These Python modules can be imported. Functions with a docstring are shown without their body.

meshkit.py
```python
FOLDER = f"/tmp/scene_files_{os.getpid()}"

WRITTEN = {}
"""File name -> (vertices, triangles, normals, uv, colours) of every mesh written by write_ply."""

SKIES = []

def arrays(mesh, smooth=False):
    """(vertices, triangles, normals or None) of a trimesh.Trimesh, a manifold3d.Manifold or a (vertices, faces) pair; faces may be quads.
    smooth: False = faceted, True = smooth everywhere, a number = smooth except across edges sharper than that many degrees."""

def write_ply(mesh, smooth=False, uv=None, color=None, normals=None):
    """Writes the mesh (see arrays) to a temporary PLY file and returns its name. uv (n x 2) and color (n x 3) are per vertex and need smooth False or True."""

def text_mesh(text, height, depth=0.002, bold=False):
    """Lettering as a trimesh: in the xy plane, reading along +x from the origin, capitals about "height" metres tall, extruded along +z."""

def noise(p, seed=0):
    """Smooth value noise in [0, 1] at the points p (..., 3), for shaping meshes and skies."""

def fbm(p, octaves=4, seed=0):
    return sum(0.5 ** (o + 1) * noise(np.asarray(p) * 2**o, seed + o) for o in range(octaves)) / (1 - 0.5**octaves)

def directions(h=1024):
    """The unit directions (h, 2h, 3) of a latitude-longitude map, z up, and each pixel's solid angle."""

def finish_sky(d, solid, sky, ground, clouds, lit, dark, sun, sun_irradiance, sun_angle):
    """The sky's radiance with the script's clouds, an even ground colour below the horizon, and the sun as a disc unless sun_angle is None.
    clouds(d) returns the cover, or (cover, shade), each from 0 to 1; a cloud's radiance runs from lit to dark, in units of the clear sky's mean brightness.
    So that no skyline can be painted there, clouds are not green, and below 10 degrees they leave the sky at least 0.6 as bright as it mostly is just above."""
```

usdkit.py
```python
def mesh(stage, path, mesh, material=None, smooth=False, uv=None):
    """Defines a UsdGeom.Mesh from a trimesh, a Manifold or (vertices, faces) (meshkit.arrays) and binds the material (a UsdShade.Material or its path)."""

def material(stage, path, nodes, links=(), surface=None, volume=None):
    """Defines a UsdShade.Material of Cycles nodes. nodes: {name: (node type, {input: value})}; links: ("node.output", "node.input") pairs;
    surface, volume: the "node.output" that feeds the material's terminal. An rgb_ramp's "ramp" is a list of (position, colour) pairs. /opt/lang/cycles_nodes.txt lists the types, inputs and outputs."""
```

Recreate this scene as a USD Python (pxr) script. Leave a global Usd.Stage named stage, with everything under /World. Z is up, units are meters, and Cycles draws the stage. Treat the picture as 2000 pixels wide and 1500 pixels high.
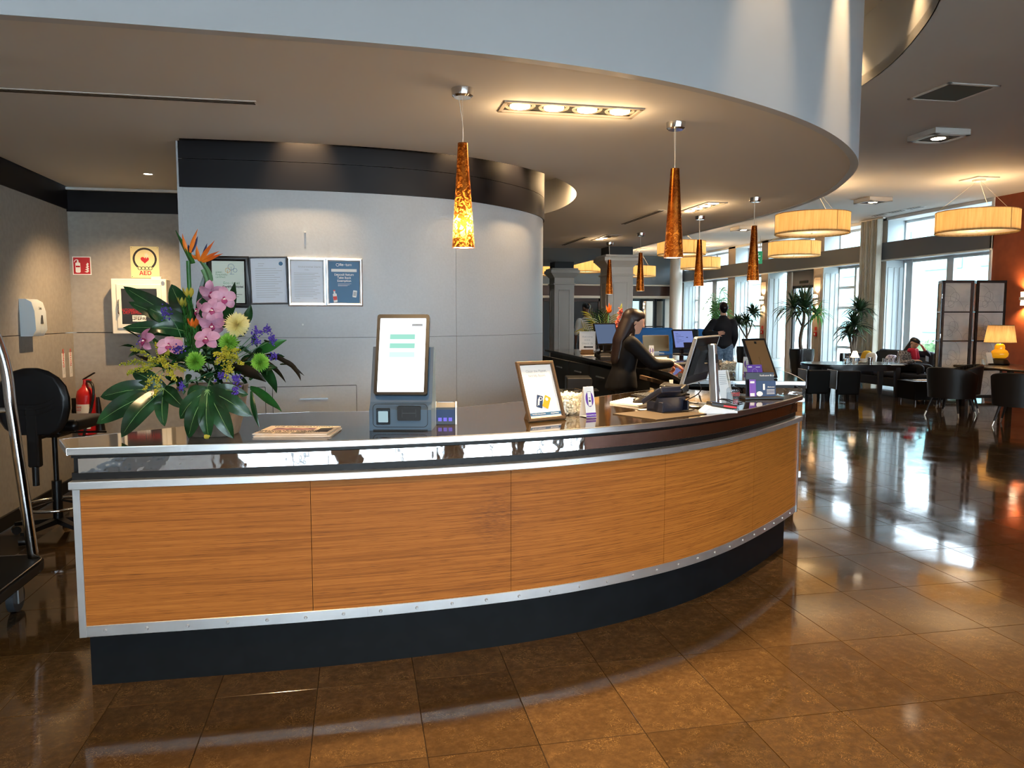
import math, numpy as np, trimesh, usdkit, meshkit
import manifold3d as m3
from pxr import Usd, UsdGeom, UsdLux, UsdShade, Gf, Sdf, Vt
from scipy.interpolate import CubicSpline
from shapely.geometry import Polygon, LineString, Point, box as sbox
from shapely import affinity
from shapely.ops import unary_union

stage = Usd.Stage.CreateInMemory()
UsdGeom.SetStageUpAxis(stage, 'Z'); UsdGeom.SetStageMetersPerUnit(stage, 1.0)
UsdGeom.Xform.Define(stage, '/World'); UsdGeom.Scope.Define(stage, '/World/Looks')
rng = np.random.default_rng(7)
PI = math.pi
# ---------------------------------------------------------------- camera (27 mm equivalent, 1.6 m above the floor, pitched 5 degrees down)
FPX, HC = 1500.0, 1.6
PITCH = math.atan(131 / 1500); YAW = math.atan(0.2 * math.cos(PITCH))
FW = np.array([math.sin(YAW) * math.cos(PITCH), math.cos(YAW) * math.cos(PITCH), -math.sin(PITCH)])
RT = np.array([math.cos(YAW), -math.sin(YAW), 0.0]); UP = np.cross(RT, FW)
cam = UsdGeom.Camera.Define(stage, '/World/camera')
M = Gf.Matrix4d(*RT, 0, *UP, 0, *(-FW), 0, 0, 0, HC, 1)
cam.AddTransformOp().Set(M)
cam.CreateHorizontalApertureAttr(36.0); cam.CreateVerticalApertureAttr(27.0); cam.CreateFocalLengthAttr(27.0)
cam.CreateClippingRangeAttr(Gf.Vec2f(0.05, 500)); cam.CreateFStopAttr(0.0)
cam.CreateExposureAttr(0.0)
# ---------------------------------------------------------------- daylight: overcast sky
dome = UsdLux.DomeLight.Define(stage, '/World/sky')
dome.CreateIntensityAttr(5.0); dome.CreateColorAttr(Gf.Vec3f(0.72, 0.88, 1.0))
# ---------------------------------------------------------------- helpers
taken = {}
def numbered(parent, name):
    k = taken.get((parent, name), 0); taken[(parent, name)] = k + 1
    return name if k == 0 else f'{name}_{k:03d}'
def tag(prim, label=None, cat=None, group=None, kind=None):
    for k, v in (('label', label), ('category', cat), ('group', group), ('kind', kind)):
        if v: prim.SetCustomDataByKey(k, v)
    return prim
def thing(name, label, cat, loc=(0, 0, 0), rz=0.0, group=None, kind=None):
    p = '/World/' + numbered('/World', name)
    x = UsdGeom.Xform.Define(stage, p); x.AddTranslateOp().Set(Gf.Vec3d(*map(float, loc)))
    if rz: x.AddRotateZOp().Set(float(rz))
    tag(x.GetPrim(), label, cat, group, kind)
    return p
def J(*ms):
    out = []
    for m in ms:
        if m is None: continue
        if isinstance(m, (list, tuple)):
            if not len(m): continue
            m = J(*m)
        out.append(m)
    return trimesh.util.concatenate(out) if len(out) > 1 else out[0]
def part(parent, name, mesh, mat, smooth=35, label=None, kind=None):
    if isinstance(mesh, (list, tuple)): mesh = J(*mesh)
    p = parent + '/' + numbered(parent, name)
    m = usdkit.mesh(stage, p, mesh, MAT[mat] if isinstance(mat, str) else mat, smooth=smooth)
    tag(m.GetPrim(), label, kind=kind)
    return p
def group_part(parent, name, label=None):
    p = parent + '/' + numbered(parent, name)
    x = UsdGeom.Xform.Define(stage, p); tag(x.GetPrim(), label)
    return p
def solo(name, label, cat, mesh, mat, group=None, kind=None, smooth=35):
    if isinstance(mesh, (list, tuple)): mesh = J(*mesh)
    p = '/World/' + numbered('/World', name)
    m = usdkit.mesh(stage, p, mesh, MAT[mat], smooth=smooth)
    tag(m.GetPrim(), label, cat, group, kind)
    return p
def struct(name, label=None): return thing(name, label, None, kind='structure')
def struct_mesh(name, mesh, mat, label=None, smooth=35): return solo(name, label, None, mesh, mat, kind='structure', smooth=smooth)
def dup(src, name, label, cat, loc, rz=0.0, group=None):
    p = thing(name, label, cat, loc, rz, group)
    pr = stage.GetPrimAtPath(p); pr.GetReferences().AddInternalReference(Sdf.Path(src)); pr.SetInstanceable(True)
    return p
def T(m, loc=(0, 0, 0), rz=0.0, rx=0.0, ry=0.0, sc=None):
    m = m.copy()
    if sc is not None: m.apply_scale(sc)
    tm = trimesh.transformations
    R = tm.euler_matrix(math.radians(rx), math.radians(ry), math.radians(rz), 'sxyz')
    R[:3, 3] = loc; m.apply_transform(R)
    return m
def hull(pts): return m3_tri(m3.Manifold.hull_points(np.asarray(pts, float)))
def m3_tri(man):
    mm = man.to_mesh(); return trimesh.Trimesh(np.array(mm.vert_properties[:, :3], float), np.array(mm.tri_verts), process=False)
def tri_m3(t): return m3.Manifold(m3.Mesh(np.asarray(t.vertices, np.float32), np.asarray(t.faces, np.uint32)))
def bx(x0, x1, y0, y1, z0, z1, b=0.0):
    b = min(b, abs(x1 - x0) * .45, abs(y1 - y0) * .45, abs(z1 - z0) * .45)
    if b <= 0:
        m = trimesh.creation.box((x1 - x0, y1 - y0, z1 - z0)); m.apply_translation(((x0 + x1) / 2, (y0 + y1) / 2, (z0 + z1) / 2)); return m
    P = []
    for sx in (0, 1):
        for sy in (0, 1):
            for sz in (0, 1):
                X, Y, Z = (x0, x1)[sx], (y0, y1)[sy], (z0, z1)[sz]
                dx, dy, dz = (b, -b)[sx], (b, -b)[sy], (b, -b)[sz]
                P += [(X, Y + dy, Z + dz), (X + dx, Y, Z + dz), (X + dx, Y + dy, Z)]
    return hull(P)
def box(c, s, b=0.0): return bx(c[0] - s[0] / 2, c[0] + s[0] / 2, c[1] - s[1] / 2, c[1] + s[1] / 2, c[2] - s[2] / 2, c[2] + s[2] / 2, b)
def rbx(x0, x1, y0, y1, z0, z1, r, n=3):
    P = []; a = np.linspace(0, PI / 2, n + 1)
    for sx in (-1, 1):
        for sy in (-1, 1):
            for sz in (-1, 1):
                c = np.array([x1 - r if sx > 0 else x0 + r, y1 - r if sy > 0 else y0 + r, z1 - r if sz > 0 else z0 + r])
                for t in a:
                    for p in a: P.append(c + r * np.array([sx * math.cos(t) * math.cos(p), sy * math.cos(t) * math.sin(p), sz * math.sin(t)]))
    return hull(P)
def cyl(p0, p1, r0, r1=None, n=16): return tube([p0, p1], [r0, r0 if r1 is None else r1], n)
def tube(pts, r, n=8, closed=False, cap=True):
    p = np.asarray(pts, float); k = len(p); r = np.broadcast_to(np.asarray(r, float), (k,))
    if closed: t = np.roll(p, -1, 0) - np.roll(p, 1, 0)
    else: t = np.gradient(p, axis=0)
    t /= np.linalg.norm(t, axis=1, keepdims=True) + 1e-12
    a = np.zeros_like(p); ref = np.array([0, 0, 1.0]) if abs(t[0, 2]) < .9 else np.array([1.0, 0, 0])
    for i in range(k):
        v = ref - t[i] * (ref @ t[i]); v /= np.linalg.norm(v) + 1e-12; a[i] = v; ref = v
    b = np.cross(t, a); an = np.arange(n) * 2 * PI / n
    V = (p[:, None] + r[:, None, None] * (np.cos(an)[None, :, None] * a[:, None] + np.sin(an)[None, :, None] * b[:, None])).reshape(-1, 3)
    F = []
    m = k if closed else k - 1
    for i in range(m):
        i2 = (i + 1) % k
        for j in range(n):
            j2 = (j + 1) % n; F += [(i * n + j, i * n + j2, i2 * n + j2), (i * n + j, i2 * n + j2, i2 * n + j)]
    V = list(V)
    if cap and not closed:
        V += [p[0], p[-1]]; c0, c1 = len(V) - 2, len(V) - 1
        for j in range(n):
            j2 = (j + 1) % n; F += [(c0, j2, j), (c1, (k - 1) * n + j, (k - 1) * n + j2)]
    return trimesh.Trimesh(np.array(V), np.array(F), process=False)
def lathe(prof, n=32, sq=None):
    pr = np.asarray(prof, float); a = np.arange(n) * 2 * PI / n; k = len(pr)
    cx, cy = np.cos(a), np.sin(a)
    if sq:
        w = (np.abs(cx) ** sq + np.abs(cy) ** sq) ** (-1 / sq); cx, cy = cx * w, cy * w
    V = np.stack([pr[:, 0][:, None] * cx, pr[:, 0][:, None] * cy, np.repeat(pr[:, 1][:, None], n, 1)], -1).reshape(-1, 3); F = []
    for i in range(k - 1):
        for j in range(n):
            j2 = (j + 1) % n; F += [(i * n + j, i * n + j2, (i + 1) * n + j2), (i * n + j, (i + 1) * n + j2, (i + 1) * n + j)]
    return trimesh.Trimesh(V, np.array(F), process=False)
def ext(poly, z0, z1):
    if not hasattr(poly, 'geom_type'): poly = Polygon(poly)
    gs = getattr(poly, 'geoms', [poly]); out = []
    for g in gs:
        if g.is_empty or g.area < 1e-9: continue
        m = trimesh.creation.extrude_polygon(g, z1 - z0, engine='earcut'); m.apply_translation((0, 0, z0)); out.append(m)
    return J(*out)
def fr(mesh, O, ex, ey):
    """local x, y and normal z go to ex, ey and ex x ey"""
    ex, ey = np.asarray(ex, float), np.asarray(ey, float); ex = ex / np.linalg.norm(ex); ey = ey - ex * (ex @ ey); ey = ey / np.linalg.norm(ey)
    m = mesh.copy(); m.vertices = np.asarray(O) + m.vertices @ np.stack([ex, ey, np.cross(ex, ey)]); return m
def front(mesh, O=(0, 0, 0)): return fr(mesh, O, (1, 0, 0), (0, 0, 1))     # drawn flat, stood up facing -y
def rect(x0, y0, x1, y1, t=.001, z=0): return bx(x0, x1, y0, y1, z, z + t)
def text(s, h, x=0, y=0, bold=False, t=.0006, align='c', z=0):
    m = meshkit.text_mesh(s, h, t, bold); w = m.bounds[1][0] + m.bounds[0][0]
    m.apply_translation((x - (w / 2 if align == 'c' else 0), y, z)); return m
def ell(cx, cy, rx, ry, t=.001, z=0, n=32):
    a = np.arange(n) * 2 * PI / n; return ext(Polygon(np.c_[cx + rx * np.cos(a), cy + ry * np.sin(a)]), z, z + t)
def mitre(x0, y0, x1, y1, w, t, prof=None):
    """a picture frame: one mitred ring of width w and depth t"""
    L = prof or [(0, 0), (0, t * .7), (w * .15, t), (w * .75, t), (w, t * .6), (w, 0)]; n = len(L)
    V = np.array([(x, y, z) for o, z in L for x, y in ((x0 + o, y0 + o), (x1 - o, y0 + o), (x1 - o, y1 - o), (x0 + o, y1 - o))]); F = []
    for i in range(n):
        for j in range(4):
            a, b, c, d = i * 4 + j, i * 4 + (j + 1) % 4, ((i + 1) % n) * 4 + (j + 1) % 4, ((i + 1) % n) * 4 + j; F += [(a, b, c), (a, c, d)]
    m = trimesh.Trimesh(V, np.array(F), process=False)
    if m.volume < 0: m.invert()
    return m
def ring(cx, cy, r, w, t=.001, z=0, a0=0, a1=360, n=40):
    a = np.radians(np.linspace(a0, a1, n)); o = np.c_[np.cos(a), np.sin(a)]
    return ext(Polygon(np.r_[o * (r + w / 2), o[::-1] * (r - w / 2)] + np.array([cx, cy])).buffer(0), z, z + t)
def grid(fn, nu, nv, closed_u=False):
    u = np.linspace(0, 1, nu); v = np.linspace(0, 1, nv); U, W = np.meshgrid(u, v, indexing='ij')
    P = fn(U, W).reshape(-1, 3); F = []
    for i in range(nu - 1):
        for j in range(nv - 1):
            a, b, c, d = i * nv + j, (i + 1) * nv + j, (i + 1) * nv + j + 1, i * nv + j + 1; F += [(a, b, c), (a, c, d)]
    return trimesh.Trimesh(P, np.array(F), process=False)
def thick(m, t):
    """gives an open sheet a thickness"""
    m = m.copy(); n = np.array(m.vertex_normals); V = np.r_[m.vertices + n * t / 2, m.vertices - n * t / 2]; k = len(m.vertices); F = np.array(m.faces)
    e = np.sort(np.r_[F[:, [0, 1]], F[:, [1, 2]], F[:, [2, 0]]], 1); d = np.r_[F[:, [0, 1]], F[:, [1, 2]], F[:, [2, 0]]]
    _, inv, cnt = np.unique(e, axis=0, return_inverse=True, return_counts=True); b = d[cnt[inv.ravel()] == 1]
    S = np.r_[np.c_[b[:, 1], b[:, 0], b[:, 0] + k], np.c_[b[:, 1], b[:, 0] + k, b[:, 1] + k]]
    return trimesh.Trimesh(V, np.r_[F, F[:, ::-1] + k, S], process=False)
def px(x, y, z):
    d = FW + RT * (x - 1000) / FPX - UP * (y - 750) / FPX; return np.array([0, 0, HC]) + d * (z - HC) / d[2]
def pd(x, y, t): return np.array([0, 0, HC]) + (FW + RT * (x - 1000) / FPX - UP * (y - 750) / FPX) * t
CAMROT = -math.degrees(YAW)
def offs(c, d):
    """offset of an open plan curve to its right-hand side (outwards)"""
    c = np.asarray(c); t = np.gradient(c, axis=0); t /= np.linalg.norm(t, axis=1, keepdims=True); return c + np.c_[t[:, 1], -t[:, 0]] * d
def band(c, d_out, d_in, z0, z1, b=0.0):
    """a solid strip along the plan curve c between two offsets and two heights, with chamfered outer edges"""
    o, i = offs(c, d_out), offs(c, d_in); k = len(c)
    if b > 0:
        ob = offs(c, d_out - b); R = [(i, z0), (ob, z0), (o, z0 + b), (o, z1 - b), (ob, z1), (i, z1)]
    else: R = [(i, z0), (o, z0), (o, z1), (i, z1)]
    n = len(R); V = np.stack([np.c_[p, np.full(k, z)] for p, z in R], 1).reshape(-1, 3); F = []
    for a in range(k - 1):
        for j in range(n):
            j2 = (j + 1) % n; F += [(a * n + j, (a + 1) * n + j, (a + 1) * n + j2), (a * n + j, (a + 1) * n + j2, a * n + j2)]
    for j in range(1, n - 1): F += [(0, j, j + 1), ((k - 1) * n, (k - 1) * n + j + 1, (k - 1) * n + j)]
    m = trimesh.Trimesh(V, np.array(F), process=False)
    if m.volume < 0: m.invert()
    return m
def spline(pts, n=200):
    p = np.asarray(pts, float); s = np.r_[0, np.cumsum(np.linalg.norm(np.diff(p, axis=0), axis=1))]; return CubicSpline(s, p)(np.linspace(0, s[-1], n))
# ---------------------------------------------------------------- materials
MAT = {}
def srgb(c):
    if isinstance(c, str): c = [int(c[i:i + 2], 16) / 255 for i in (0, 2, 4)]
    return tuple(x / 12.92 if x <= .04045 else ((x + .055) / 1.055) ** 2.4 for x in c)
def pm(name, col, rough=.5, metal=0.0, **kw):
    MAT[name] = usdkit.material(stage, '/World/Looks/' + name, {'p': ('principled_bsdf', {'base_color': srgb(col), 'roughness': rough, 'metallic': metal, **kw})}, surface='p.BSDF')
def nm(name, c1, c2, scale, rough=.5, metal=0.0, stretch=(1, 1, 1), detail=4, lo=.35, hi=.65, bump=0.0, coords='position', distort=0.0, **kw):
    """two colours mixed by stretched noise, with optional bump"""
    nodes = {'g': ('geometry', {}) if coords == 'position' else ('texture_coordinate', {}), 'm': ('mapping', {'scale': stretch}), 'n': ('noise_texture', {'scale': scale, 'detail': detail, 'distortion': distort}),
             'r': ('rgb_ramp', {'ramp': [(lo, srgb(c1)), (hi, srgb(c2))]}), 'p': ('principled_bsdf', {'roughness': rough, 'metallic': metal, **kw})}
    links = [('g.position' if coords == 'position' else 'g.object', 'm.vector'), ('m.vector', 'n.vector'), ('n.fac', 'r.fac'), ('r.color', 'p.base_color')]
    if bump:
        nodes['b'] = ('bump', {'strength': 1.0, 'distance': bump}); links += [('n.fac', 'b.height'), ('b.normal', 'p.normal')]
    MAT[name] = usdkit.material(stage, '/World/Looks/' + name, nodes, links, surface='p.BSDF')
def em(name, col, strength): MAT[name] = usdkit.material(stage, '/World/Looks/' + name, {'e': ('emission', {'color': srgb(col), 'strength': strength})}, surface='e.emission')
def glass_pane(name, tint=(1, 1, 1), k=.85):
    MAT[name] = usdkit.material(stage, '/World/Looks/' + name, {'t': ('transparent_bsdf', {'color': tint}), 'g': ('glossy_bsdf', {'color': (1, 1, 1), 'roughness': 0.0}), 'f': ('layer_weight', {'blend': .5}),
        'w': ('math', {'math_type': 'power', 'value2': 5.0}), 'q': ('math', {'math_type': 'multiply_add', 'value2': k, 'value3': .025}), 'x': ('mix_closure', {})},
        [('f.facing', 'w.value1'), ('w.value', 'q.value1'), ('q.value', 'x.fac'), ('t.BSDF', 'x.closure1'), ('g.BSDF', 'x.closure2')], surface='x.closure')
def leafmat(name, c1, c2, rough=.35, trans=.25):
    MAT[name] = usdkit.material(stage, '/World/Looks/' + name, {'g': ('texture_coordinate', {}), 'n': ('noise_texture', {'scale': 9.0, 'detail': 3.0}), 'r': ('rgb_ramp', {'ramp': [(.35, srgb(c1)), (.65, srgb(c2))]}),
        'p': ('principled_bsdf', {'roughness': rough, 'specular_ior_level': .5}), 't': ('translucent_bsdf', {}), 'x': ('mix_closure', {'fac': trans})},
        [('g.object', 'n.vector'), ('n.fac', 'r.fac'), ('r.color', 'p.base_color'), ('r.color', 't.color'), ('p.BSDF', 'x.closure1'), ('t.BSDF', 'x.closure2')], surface='x.closure')
WARM = (1.0, .66, .34)
def lamp(parent, name, loc, power, r=.04, col=WARM, cone=None, soft=.5, direction=(0, 0, -1)):
    """a real lamp: a small sphere (or a spot when cone is given) at a fitting"""
    p = parent + '/' + numbered(parent, name)
    L = UsdLux.SphereLight.Define(stage, p); L.CreateRadiusAttr(r); L.CreateColorAttr(Gf.Vec3f(*col)); L.CreateIntensityAttr(power / (PI * r * r))
    d = np.asarray(direction, float); d /= np.linalg.norm(d); z = -d
    a = np.array([1.0, 0, 0]) if abs(z[0]) < .9 else np.array([0, 1.0, 0]); x = np.cross(a, z); x /= np.linalg.norm(x); y = np.cross(z, x)
    UsdGeom.Xformable(L).AddTransformOp().Set(Gf.Matrix4d(*map(float, x), 0, *map(float, y), 0, *map(float, z), 0, *map(float, loc), 1))
    if cone:
        S = UsdLux.ShapingAPI.Apply(L.GetPrim()); S.CreateShapingConeAngleAttr(cone); S.CreateShapingConeSoftnessAttr(soft)
    return p
# ================================================================ MATERIALS OF THE ROOM
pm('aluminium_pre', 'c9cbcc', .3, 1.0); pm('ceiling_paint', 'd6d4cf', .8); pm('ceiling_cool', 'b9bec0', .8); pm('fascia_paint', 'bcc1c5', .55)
nm('wall_grey', 'b4b9bd', 'b8bdc1', 60, rough=.42, bump=.0004); nm('wall_beige', '9a958c', 'a39d94', 25, rough=.6)
pm('band_black', '141317', .42, specular_ior_level=.22); pm('skirting_black', '121214', .4); pm('joint_dark', '45484a', .8); pm('white_trim', 'e2e4e2', .5)
pm('slate_blue', '7d8a94', .6); pm('window_white', 'd9dedf', .45); pm('reveal_grey', 'bcc7cb', .5); pm('pier_tan', 'b9aa9a', .6); pm('band_grey', '6c6f73', .6)
nm('orange_wall', '8e4423', '9c4d29', 6, rough=.5); pm('dark_wood', '3a1d12', .35); pm('cream_trim', 'cdc6ba', .5); pm('column_paint', 'd3cdc3', .5)
pm('black_metal', '151618', .35, .3); pm('door_frame_dark', '2b2c2f', .4); pm('mirror', 'd8dcde', .03, 1.0); pm('concrete', 'a9a9a6', .8); pm('grout', '2f2416', .5)
glass_pane('pane_glass')
def floor_material():
    n = {'g': ('geometry', {}), 'sn': ('vector_math', {'math_type': 'multiply', 'vector2': (1 / .42, 1 / .613, 0)}), 'ad': ('vector_math', {'math_type': 'add', 'vector2': (.4762, -.3719, 0)}), 'fl': ('vector_math', {'math_type': 'floor'}),
         'wn': ('white_noise_texture', {'dimensions': '3D'}), 'off': ('vector_math', {'math_type': 'multiply_add', 'vector2': (7., 9., 3.)}),
         'n1': ('noise_texture', {'scale': 26.0, 'detail': 7.0, 'roughness': .7}), 'r1': ('rgb_ramp', {'ramp': [(.25, srgb('3c2e1e')), (.5, srgb('493722')), (.75, srgb('57432a'))]}),
         'n2': ('noise_texture', {'scale': 34.0, 'detail': 3.0, 'distortion': 2.6}), 'r2': ('rgb_ramp', {'ramp': [(.485, (0, 0, 0)), (.5, (1, 1, 1)), (.515, (0, 0, 0))]}),
         'n3': ('noise_texture', {'scale': 11.0, 'detail': 2.0}), 'r3': ('rgb_ramp', {'ramp': [(.47, (0, 0, 0)), (.62, (1, 1, 1))]}), 'mk': ('mix', {'mix_type': 'multiply', 'fac': 1.0}),
         'm1': ('mix', {'mix_type': 'mix', 'color2': srgb('8d7448')}), 'fx': ('math', {'math_type': 'multiply', 'value2': .8}), 'bw': ('rgb_to_bw', {}),
         'tv': ('map_range', {'from_min': 0., 'from_max': 1., 'to_min': .8, 'to_max': 1.18}), 'hv': ('hsv', {}), 'rn': ('noise_texture', {'scale': 3.0, 'detail': 4.0}), 'rr': ('map_range', {'from_min': .3, 'from_max': .7, 'to_min': .045, 'to_max': .11}),
         'bn': ('noise_texture', {'scale': 2.3, 'detail': 1.0}), 'b': ('bump', {'strength': .35, 'distance': .004}), 'p': ('principled_bsdf', {'ior': 1.52})}
    l = [('g.position', 'sn.vector1'), ('sn.vector', 'ad.vector1'), ('ad.vector', 'fl.vector1'), ('fl.vector', 'wn.vector'), ('wn.color', 'off.vector1'), ('g.position', 'off.vector3'), ('off.vector', 'n1.vector'), ('n1.fac', 'r1.fac'),
         ('off.vector', 'n2.vector'), ('n2.fac', 'r2.fac'), ('off.vector', 'n3.vector'), ('n3.fac', 'r3.fac'), ('r2.color', 'mk.color1'), ('r3.color', 'mk.color2'), ('mk.color', 'bw.color'), ('bw.val', 'fx.value1'), ('fx.value', 'm1.fac'), ('r1.color', 'm1.color1'),
         ('wn.value', 'tv.value'), ('tv.result', 'hv.value'), ('m1.color', 'hv.color'), ('hv.color', 'p.base_color'), ('g.position', 'rn.vector'), ('rn.fac', 'rr.value'), ('rr.result', 'p.roughness'), ('g.position', 'bn.vector'), ('bn.fac', 'b.height'), ('b.normal', 'p.normal')]
    MAT['stone_tile'] = usdkit.material(stage, '/World/Looks/stone_tile', n, l, surface='p.BSDF')
floor_material()
# ================================================================ PLAN
XL, XW, YB, YF, YR, ZS, ZC = -2.65, 12.6, 7.95, 29.0, -7.0, 2.8, 4.0      # left wall, window wall, alcove wall, far wall, rear wall, soffit, lobby ceiling
DESK = spline([(-1.19, 3.43), (-.6, 3.42), (-.1, 3.42), (.45, 3.455), (.9, 3.52), (1.27, 3.62), (1.7, 3.79), (2.05, 3.99), (2.4, 4.25), (2.72, 4.52), (3.0, 4.78)], 241)
DLEN = float(np.linalg.norm(np.diff(DESK, axis=0), axis=1).sum())
def dcut(s0, s1):
    n = len(DESK) - 1; t = np.linspace(s0 / DLEN * n, s1 / DLEN * n, max(3, int((s1 - s0) / .04)))
    return np.c_[np.interp(t, np.arange(n + 1), DESK[:, 0]), np.interp(t, np.arange(n + 1), DESK[:, 1])]
DRUM = spline([(-2.65, 3.60), (-2.0, 3.52), (-1.37, 3.5), (-.71, 3.51), (.02, 3.53), (.75, 3.60), (1.5, 3.78), (2.2, 4.08), (2.9, 4.52), (3.5, 5.06), (3.9, 5.55), (4.25, 6.2), (4.55, 6.95), (4.72, 7.8), (4.78, 9.0), (4.78, 10.5), (4.80, 12.5), (4.85, 14.5), (4.9, 18.0)], 400)
WALL = spline([(-1.19, 5.72), (-.76, 5.705), (-.33, 5.71), (.1, 5.75), (.5, 5.84), (.85, 5.99), (1.15, 6.22), (1.42, 6.5), (1.6, 6.78), (1.71, 7.1), (1.74, 7.4), (1.70, 7.75), (1.56, 8.1), (1.3, 8.4), (.95, 8.6), (.5, 8.7)], 220)
WLEN = float(np.linalg.norm(np.diff(WALL, axis=0), axis=1).sum())
def wcut(s0, s1):
    n = len(WALL) - 1; t = np.linspace(s0 / WLEN * n, s1 / WLEN * n, max(3, int((s1 - s0) / .05)))
    return np.c_[np.interp(t, np.arange(n + 1), WALL[:, 0]), np.interp(t, np.arange(n + 1), WALL[:, 1])]
# ================================================================ FLOOR: single stone tiles
fl = struct('floor', 'dark brown polished stone tile floor')
part(fl, 'bed', bx(XL, XW + 1.4, YR, YF, -.12, -.006), 'grout')
TX, TY, OX, OY = .42, .613, -.2 + .21, 2.68 + .3065
def tile(cx, cy): return bx(cx - TX / 2 + .0011, cx + TX / 2 - .0011, cy - TY / 2 + .0011, cy + TY / 2 - .0011, -.02, 0, .0014)
cells = []
for i in range(-7, 32):
    for j in range(-16, 43):
        cx, cy = OX + i * TX, OY + j * TY
        if cx < XL + .2 or cx > XW + 1.3 or cy < YR + .3 or cy > YF - .3: continue
        v = np.array([cx, cy, -HC]); w = v @ FW
        q = (1000 + FPX * (v @ RT) / max(w, .1), 750 - FPX * (v @ UP) / max(w, .1))
        vis = w > .5 and -150 < q[0] < 2150 and q[1] < 1650
        hid = -1.0 < cx < 2.3 and 3.9 + max(0, cx - .5) * .5 < cy < 9
        cells.append((0 if vis and not hid else 1, w if vis else 99, cx, cy))
cells.sort()
far = []
for k, (h, w, cx, cy) in enumerate(cells):
    if h == 0 and k < 290: part(fl, 'tile', tile(cx, cy), 'stone_tile', smooth=False)
    else: far.append(trimesh.creation.box((TX - .0022, TY - .0022, .02), trimesh.transformations.translation_matrix((cx, cy, -.01))))
part(fl, 'far_tiles', far, 'stone_tile', smooth=False, kind='stuff')
# ================================================================ CEILINGS
room = sbox(XL, YR, XW + .05, YF)
drum_poly = Polygon(np.r_[DRUM, [(XL - .0, 18.0), (XL, 3.6)]])
wall_poly = Polygon(np.r_[WALL, [(.2, 8.5), (-.2, 6.3), (-1.19, 6.3)]]).buffer(0)
gap = Polygon(spline([(-1.19, 5.63), (-.76, 5.615), (-.33, 5.62), (.1, 5.655), (.5, 5.735), (.85, 5.86), (1.27, 6.12), (1.65, 6.5), (1.95, 6.95), (2.13, 7.4), (2.22, 7.9), (2.22, 8.5), (2.1, 9.0), (1.8, 9.4), (1.2, 9.6)], 80).tolist() + [(0.4, 9.6), (-1.19, 6.4)]).buffer(0)
HOLES = [sbox(.83, 4.33, 1.63, 4.53), sbox(3.62, 7.62, 3.82, 8.42), sbox(3.60, 10.9, 3.80, 11.7)]
soff = drum_poly.buffer(-.03).difference(gap).difference(unary_union(HOLES))
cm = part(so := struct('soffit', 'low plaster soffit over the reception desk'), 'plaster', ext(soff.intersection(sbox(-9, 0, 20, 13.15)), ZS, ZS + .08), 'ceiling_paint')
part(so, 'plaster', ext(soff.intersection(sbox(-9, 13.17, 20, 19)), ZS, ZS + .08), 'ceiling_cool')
gp = np.array(gap.exterior.coords); part(so, 'cove_side', trimesh.util.concatenate([band(gp[::-1], 0, -.01, ZS, ZS + .36)]), 'ceiling_paint')
part(so, 'cove_top', ext(gap, ZS + .36, ZS + .4), 'ceiling_paint')
fa = struct('fascia', 'tall curved blue-grey drum above the desk')
part(fa, 'drum', band(DRUM, .0, -.06, ZS - .004, 4.75), 'fascia_paint')
hole = Polygon(np.r_[offs(DRUM, .52)[25:], [(XL, 18.5), (XL, 3.1)]]).buffer(0)
ce = struct('ceiling', 'pale plaster lobby ceiling')
part(ce, 'plaster', ext(room.difference(hole), ZC, ZC + .1), 'ceiling_paint')
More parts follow.
